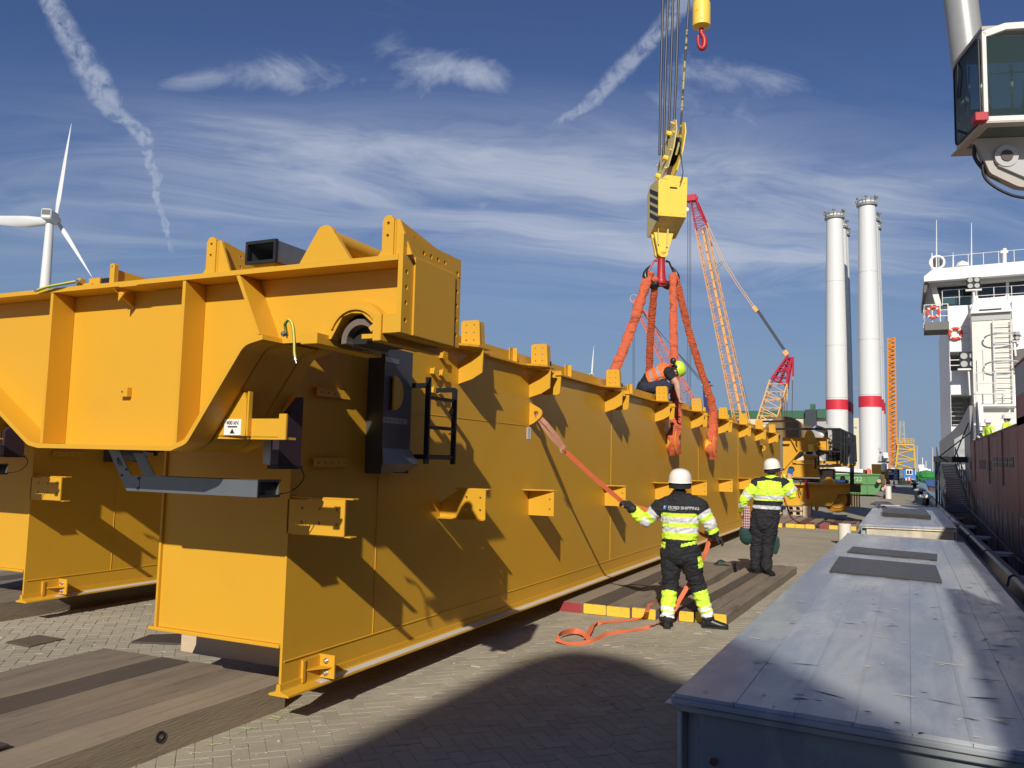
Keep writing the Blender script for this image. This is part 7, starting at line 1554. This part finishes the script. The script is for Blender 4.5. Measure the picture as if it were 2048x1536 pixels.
# near wind turbine on the left
def turbine(hub, tb, blades, Y, label, tw, hubs=1.0, yaw=.3):
    h = ony(*hub, Y); base = ony(*tb, Y); dep = (h - CAM).dot(R_FWD); pm = dep / 1660
    t = thing('wind_turbine', label, 'wind turbine', (h.x, Y, 0), 'wind turbines')
    b = MB(); b.lathe([(tw * pm * .62, 0), (tw * pm * .5, h.z * .6), (tw * pm * .33, h.z - 1.2 * hubs)], (h.x + .6 * hubs * .3, Y + 2 * hubs, 0), (0, 0, 1), 32); b.build('tower', TOWERW, t, smooth=True)
    b = MB(); d = V((sin(yaw), -cos(yaw), 0)); s_ = V((d.y, -d.x, 0))
    b.obox(V((h.x, Y + 2 * hubs, h.z + .2 * hubs)) , s_, d, V((0, 0, 1)), 1.5 * hubs, 3.0 * hubs, 1.6 * hubs); b.build('nacelle', TOWERW, t, bevel=.35 * hubs)
    b = MB(); b.obox(V((h.x, Y + 2 * hubs, h.z + .6 * hubs)) + d * 3.02 * hubs, s_, d, V((0, 0, 1)), 1.15 * hubs, .03, .8 * hubs); b.build('louvre', mat('louvre_dark', (.10, .11, .10), .5), t)
    hc_ = V((h.x, Y + 2 * hubs, h.z)) - d * 4.2 * hubs; b = MB(); b.lathe([(0, 1.6 * hubs), (1.1 * hubs, 1.2 * hubs), (1.5 * hubs, 0), (1.4 * hubs, -1.4 * hubs)], hc_, -d, 20); b.build('spinner', TOWERW, t, smooth=True)
    for (u, v) in blades:
        e = ony(u, v, hc_.y); L = (e - hc_).length; ax = (e - hc_).normalized(); ch = ax.cross(d).normalized(); vs = []; n = 10; N = 26
        for i in range(N + 1):
            t_ = i / N; c = hc_ + ax * L * t_; w = (.055 * min(1, t_ / .05 + .5) if t_ < .06 else lerp(.055, .085, min(1, (t_ - .06) / .14)) * (1 - max(0, (t_ - .2) / .8)) ** .85 + .002) * L / 2 * .62; th_ = w * lerp(.75, .16, min(1, t_ / .3)); tw_ = radians(lerp(28, 4, min(1, t_ * 1.4)))
            a1 = (ch * cos(tw_) + d * sin(tw_)); a2 = a1.cross(ax)
            for k in range(n): A = 2 * pi * k / n; vs.append(c + a1 * (w * cos(A) - w * .35 * (t_ > .06)) + a2 * th_ * sin(A))
        b = MB(); b.add(vs, [(i * n + k, i * n + (k + 1) % n, (i + 1) * n + (k + 1) % n, (i + 1) * n + k) for i in range(N) for k in range(n)] + [tuple(range(n))[::-1], tuple(range(N * n, N * n + n))]); b.build('blade', TOWERW, t, smooth=True)
    return t
turbine((88, 430), (70, 575), ((143, 246), (-150, 432), (185, 556)), 130, 'large white wind turbine rising behind the head beam at the left edge', 22, .80, yaw=.55)
turbine((1181, 752), (1181, 800), ((1188, 690), (1150, 775), (1202, 790)), 560, 'small distant wind turbine just above the girder near the slings', 5, 1.0, yaw=.3)
# factory hall
YF = 340.0
fh = thing('factory_hall', 'cream factory hall with green roof band and dark stair tower behind the cranes', 'building', ony(1560, 930, YF))
CREAM = mat('cream_cladding', (.62, .57, .42), .6, var=.03, vs=.05); GRNR = mat('roof_green', (.025, .12, .055), .5, var=.1, vs=.1)
pbox('wall', 1390, 836, 1722, 940, YF, 40, CREAM, fh); pbox('roof_band', 1380, 822, 1655, 836, YF - .6, 42, GRNR, fh); fpoly('roof_band', [(1380, 822), (1420, 819), (1500, 822)], YF - .4, 3, GRNR, fh)
pbox('stair_tower', 1610, 819, 1634, 940, YF - 3, 8, mat('anthracite', (.03, .035, .045), .5), fh); pbox('roof_house', 1634, 818, 1656, 836, YF - 2, 8, GRNR, fh); pbox('vent', 1620, 808, 1629, 819, YF - 1, 4, GRNR, fh)
for k in range(12): pbox('window_strip', 1430 + k * 15, 902, 1440 + k * 15, 908, YF - .05, .2, DARKW, fh)
pbox('wall_lamp', 1706, 853, 1714, 855, YF - .4, .4, GRYP, fh)
# orange lattice tower and yellow platform at the far quay
YO = 225.0; K = lambda u, v, dy=0: ony(u, v, YO + dy)
lt_ = thing('lattice_mast', 'slender orange lattice mast standing upright right of the tower sections', 'mast', K(1786, 935)); lattice('mast', K(1786, 937), K(1782.5, 676), 1.75, 1.6, 64, MASTO, lt_, .17, .12); b = MB(); b.tube([K(1785, 930), K(1783, 700)], .25, 5); b.build('ladder_spine', ORD, lt_)
pf = thing('jacket_platform', 'yellow steel platform on lattice legs with a grey lattice column on top', 'platform', K(1812, 940))
lattice('legs', K(1811, 938), K(1812, 890), 4.4, 3.4, 5, mat('platform_yellow', (.72, .44, .05), .5), pf, .22, .14); pbox('deck', 1794, 888, 1828, 891, YO - 2, 5, MATS['platform_yellow'], pf); pbox('cross_beam', 1797, 917, 1832, 919, YO - 2, 3, MATS['platform_yellow'], pf); lattice('column', K(1804, 887), K(1804, 842), 1.1, .8, 10, GRYP, pf, .16, .08)
rail('rail', K(1794, 888, -2), K(1828, 888, -2), 1.3, MATS['platform_yellow'], 6, pf, r=.07); pbox('machine', 1798, 884, 1806, 888, YO, 2, GRYP, pf)
# waste skip with logs
YS2 = 60.0
sk = thing('waste_skip', 'green scratched waste skip with sloping ends beyond the bogie', 'skip', ony(1720, 990, YS2))
SKG = mat('skip_green', (.10, .26, .09), .55, var=.15, vs=.8, dirt=(.30, .14, .08), ds=1.4, dt=(.62, .72), bump=.01, bs=2)
fpoly('side', [(1668, 950), (1759, 950), (1759, 966), (1767, 975), (1748, 989), (1680, 989), (1668, 972)], YS2, 2.2, SKG, sk, .03)
for pts in ([(1666, 948), (1761, 948), (1761, 951), (1666, 951)], [(1668, 967), (1760, 967), (1760, 969), (1668, 969)]): fpoly('rib', pts, YS2 - .08, 2.3, SKG, sk)
for u in (1700, 1734): pbox('post', u, 951, u + 2, 988, YS2 - .07, .07, SKG, sk)
pbox('frame', 1675, 989, 1750, 991.5, YS2 + .1, 2, BLK, sk)
text('skip_number', '2722', .42, ony(1711, 958.5, YS2 - .02), FACE_MY, mat('faded_white', (.5, .55, .45), .7), sk)
for (u0, v0, u1, v1, l) in ((1758, 962, 1766, 952, 'upper log with pale sawn end leaning on the green skip'), (1767, 978, 1762, 958, 'lower log with pale sawn end leaning on the green skip')):
    t = thing('log', l, 'log', ony(u0, v0, YS2 - .3), 'logs by the green skip'); a_, c = ony(u0, v0, YS2 - .6), ony(u1, v1, YS2 + 2); b = MB(); b.tube([a_, c], .13, 12); b.build('bark', mat('bark', (.12, .09, .05), .9, var=.3), t); d = (a_ - c).normalized(); b = MB(); b.lathe([(0, .012), (.12, .010), (.125, 0)], a_, d, 14); b.build('sawn_end', PINE, t)
b = MB(); b.plate([(ony(1756, 948, YS2 + .5).x, ony(1756, 948, YS2 + .5).z), (ony(1768, 950, YS2 + .5).x, ony(1768, 950, YS2 + .5).z), (ony(1775, 985, YS2 + .5).x, .05), (ony(1769, 985, YS2 + .5).x, .05)], 'y', YS2 + .4, YS2 + .8); tag(b.build('timber_slab', mat('mossy_timber', (.12, .10, .05), .9, var=.4)), 'mossy brown timber slab leaning at the right end of the green skip', 'timber')
# small things along the far quay
pbx = lambda name, lab, cat, *a: tag(pbox(name, *a), lab, cat)
yb = thing('plant_container', 'plain yellow equipment box behind the green skip', 'container', ony(1753, 960, 78)); pbox('body', 1743, 928, 1764, 948, 78, 2.2, mat('plant_yellow', (.80, .38, .03), .5), yb, .05); pbox('base', 1743, 948, 1764, 962, 78.2, 1.8, ORD, yb)
for (v, l) in ((932, 'upper of the two white balls beside the yellow box'), (938, 'lower of the two white balls beside the yellow box')): b = MB(); ball(b, ony(1768, v, 77), .24); tag(b.build('white_ball', WHITE, smooth=True), l, 'fender ball', 'white balls')
t = thing('hose_post', 'orange post with a spread foot in front of the navy container', 'post', ony(1775, 965, 80)); ptube('post', [(1773, 938), (1774, 958), (1778, 966)], 80, .13, mat('signal_orange', (.8, .16, .04), .5), t, 8); ptube('foot', [(1772, 966), (1781, 966)], 80, .12, MATS['signal_orange'], t)
b = MB(); [b.tube([ony(1767, 943 + k * 3.2, 79) + V((.35 * cos(a), .35 * sin(a) * .6, 0)) for a in [2 * pi * j / 12 for j in range(13)]], .07, 6) for k in range(5)]; tag(b.build('hose_coil', mat('coil_yellow', (.75, .42, .04), .5)), 'stacked yellow coil between the yellow box and the orange post', 'coil')
nc = thing('navy_container', 'navy blue storage container with a white boat emblem', 'container', ony(1788, 962, 92)); pbox('body', 1776, 938, 1799, 961, 92, 5, NAVY, nc, .04); fpoly('emblem', [(1777, 941), (1780, 940), (1786, 945), (1777, 945)], 91.9, .05, WHITE, nc); fpoly('emblem', [(1777, 947), (1789, 947), (1787, 949), (1777, 949)], 91.9, .05, WHITE, nc)
text('container_text', 'REDERIJ', .42, ony(1791, 949, 91.9), Matrix.Rotation(radians(90), 3, 'Y') @ FACE_MY, WHITE, nc); pbox('roof_unit', 1782, 935, 1791, 938, 93, 2, WHITEC, nc)
bc = thing('site_cabin', 'bright blue site cabin with a white-framed window at the end of the quay', 'cabin', ony(1820, 958, 105)); pbox('body', 1806, 937, 1832, 958, 105, 5, mat('cabin_blue', (.03, .20, .60), .5, var=.05), bc, .04); pbox('roof', 1805, 936, 1833, 937.2, 104.8, 5.4, NAVY, bc)
w_ = pbox('window_frame', 1812, 938.5, 1825, 950, 104.9, .12, WHITE, bc); pbox('pane', 1814, 941, 1818, 948, 104.85, .05, DARKW, w_); pbox('pane', 1819.5, 941, 1823.5, 948, 104.85, .05, DARKW, w_); pbox('corner_trim', 1830.5, 938, 1832, 950, 104.85, .1, WHITE, bc)
CONER = mat('cone_red', (.62, .04, .05), .5); 
def cone(u, v, Y, h, label):
    p = ony(u, v, Y); p.z = 0; t = thing('traffic_cone', label, 'traffic cone', p, 'red and white cones on the quay'); s_ = h
    b = MB(); b.box(p.x - .2 * s_, p.x + .2 * s_, p.y - .2 * s_, p.y + .2 * s_, 0, .04 * s_); b.build('foot', CONER, t)
    for k in range(5): z0, z1 = k / 5, (k + 1) / 5; b = MB(); b.lathe([(lerp(.15, .03, z0) * s_, .04 + z0 * h), (lerp(.15, .03, z1) * s_, .04 + z1 * h)], p, (0, 0, 1), 16); b.build('band', CONER if k % 2 == 0 else WHITE, t)
p_ = onz(1788, 977); cone(1788, 977, p_.y, 1.0, 'red and white cone standing in the sun before the navy container')
p_ = onz(1771, 997); cone(1771, 997, p_.y, .95, 'dark-shaded slim red and white cone beside the far pale post')
b = MB(); 
t = thing('road_barrier', 'low red and white barrier blocks in front of the blue cabin', 'barrier', ony(1816, 962, 98))
for k in range(4): pbox('block', 1811 + k * 3, 954 + (k in (0, 3)) * 1.5, 1813.6 + k * 3, 961, 98, .6, CONER if k % 2 else WHITE, t)
b = MB(); c = onz(1808, 968); ball(b, c + V((0, 0, .25)), .75, 1, .6, .75); tag(b.build('tarpaulin_heap', mat('heap_dark', (.03, .03, .02), .8, var=.6, vs=3), smooth=True), 'dark low heap lying on the quay before the blue cabin', 'heap')
t = thing('pipe_rack', 'dark red trailer with white pipes behind the green skip', 'trailer', ony(1700, 950, 110)); pbox('frame', 1668, 938, 1741, 948, 110, 2.5, mat('dark_red', (.14, .02, .03), .6), t); 
for k in range(3): ptube('pipe', [(1670, 936 + k * 2.2), (1726, 941 + k * 1.6)], 109.6, .15, WHITE, t, 8)
pbox('marker', 1734, 937, 1741, 948, 109.3, .3, MATS['signal_orange'], t)
t = thing('access_gear', 'grey and white access platform in front of the right tower row', 'platform', ony(1768, 925, 140)); pbox('body', 1757, 912, 1779, 924, 140, 3, GRYP, t, .1); pbox('white_box', 1767, 905, 1776, 916, 139, 2, WHITE, t); b = MB(); b.lathe([(0, 0), (.35, 0), (.35, .5)], ony(1761, 899, 140), (0, 1, 0), 14); b.build('lamp_head', GRYP, t); pbox('post', 1758.5, 900, 1763, 924, 140.4, .4, GRYP, t); pbox('underside', 1755, 923, 1778, 925.5, 139.8, 3.3, BLKP, t); pbox('leg', 1774, 925, 1776, 945, 140, .4, WHITE, t)
for (u, v0, v1, Y, l) in ((1834, 892, 950, 190, 'pale lamp post right of the yellow platform'), (1865, 896, 945, 160, 'pale lamp post left of the gangway')):
    t = thing('lamp_post', l, 'lamp post', ony(u, v1, Y), 'lamp posts at the far quay'); ptube('pole', [(u, v1), (u, v0)], Y, .13, GRYP, t); pbox('head', u - 3, v0 - 1, u + .5, v0, Y - .2, .4, GRYP, t)
# boats beyond
t = thing('white_boat', 'white workboat with stepped cabin moored far off at the end of the quay', 'boat', ony(1846, 950, 260)); pbox('hull', 1833, 945, 1862, 953, 260, 5, NAVY, t, .2); pbox('deckhouse', 1838, 936, 1856, 946, 260.5, 4, WHITE, t, .1); pbox('wheelhouse', 1836, 929, 1849, 937, 261, 3, WHITE, t, .1); pbox('wing', 1855, 938, 1862, 943, 260.5, 3, WHITE, t); ptube('mast', [(1845, 930), (1845, 915)], 261, .12, WHITE, t); ptube('mast', [(1852, 936), (1852, 922)], 261, .1, WHITE, t)
t = thing('green_fishing_gear', 'heap of bright green netting on a blue-hulled boat beside the quay', 'net heap', ony(1855, 958, 130)); 
b = MB(); r_ = random.Random(8)
for k in range(18): ball(b, ony(1850 + r_.uniform(-4, 14), 955 + r_.uniform(-7, 4), 130) + V((0, r_.uniform(-1, 1), 0)), r_.uniform(.4, .9), 1.3, 1, .7, n=8)
b.build('netting', mat('net_green', (.03, .22, .05), .8, var=.5, vs=2, bump=.1, bs=4), t)
t = thing('blue_boat', 'blue boat hull lying at the quay just left of the gangway', 'boat', ony(1862, 966, 120)); fpoly('hull', [(1848, 959), (1875, 961), (1873, 974), (1856, 972)], 118, 6, mat('boat_blue', (.02, .07, .22), .5), t, .1); fpoly('bottom', [(1856, 972), (1873, 974), (1872, 985), (1860, 982)], 118.2, 6, mat('boat_rust', (.12, .05, .04), .7), t)

split_islands(SPLIT - {'walkway_bracket', 'post_socket', 'splice_plate', 'stop_bracket', 'rib', 'top_flange', 'end_plate', 'head_beam', 'hinge_block', 'ladder_stub', 'duct_foot', 'tab', 'standoff'})
split_islands({'aerial', 'cable_rail'})
split_islands({'hull_lettering'})
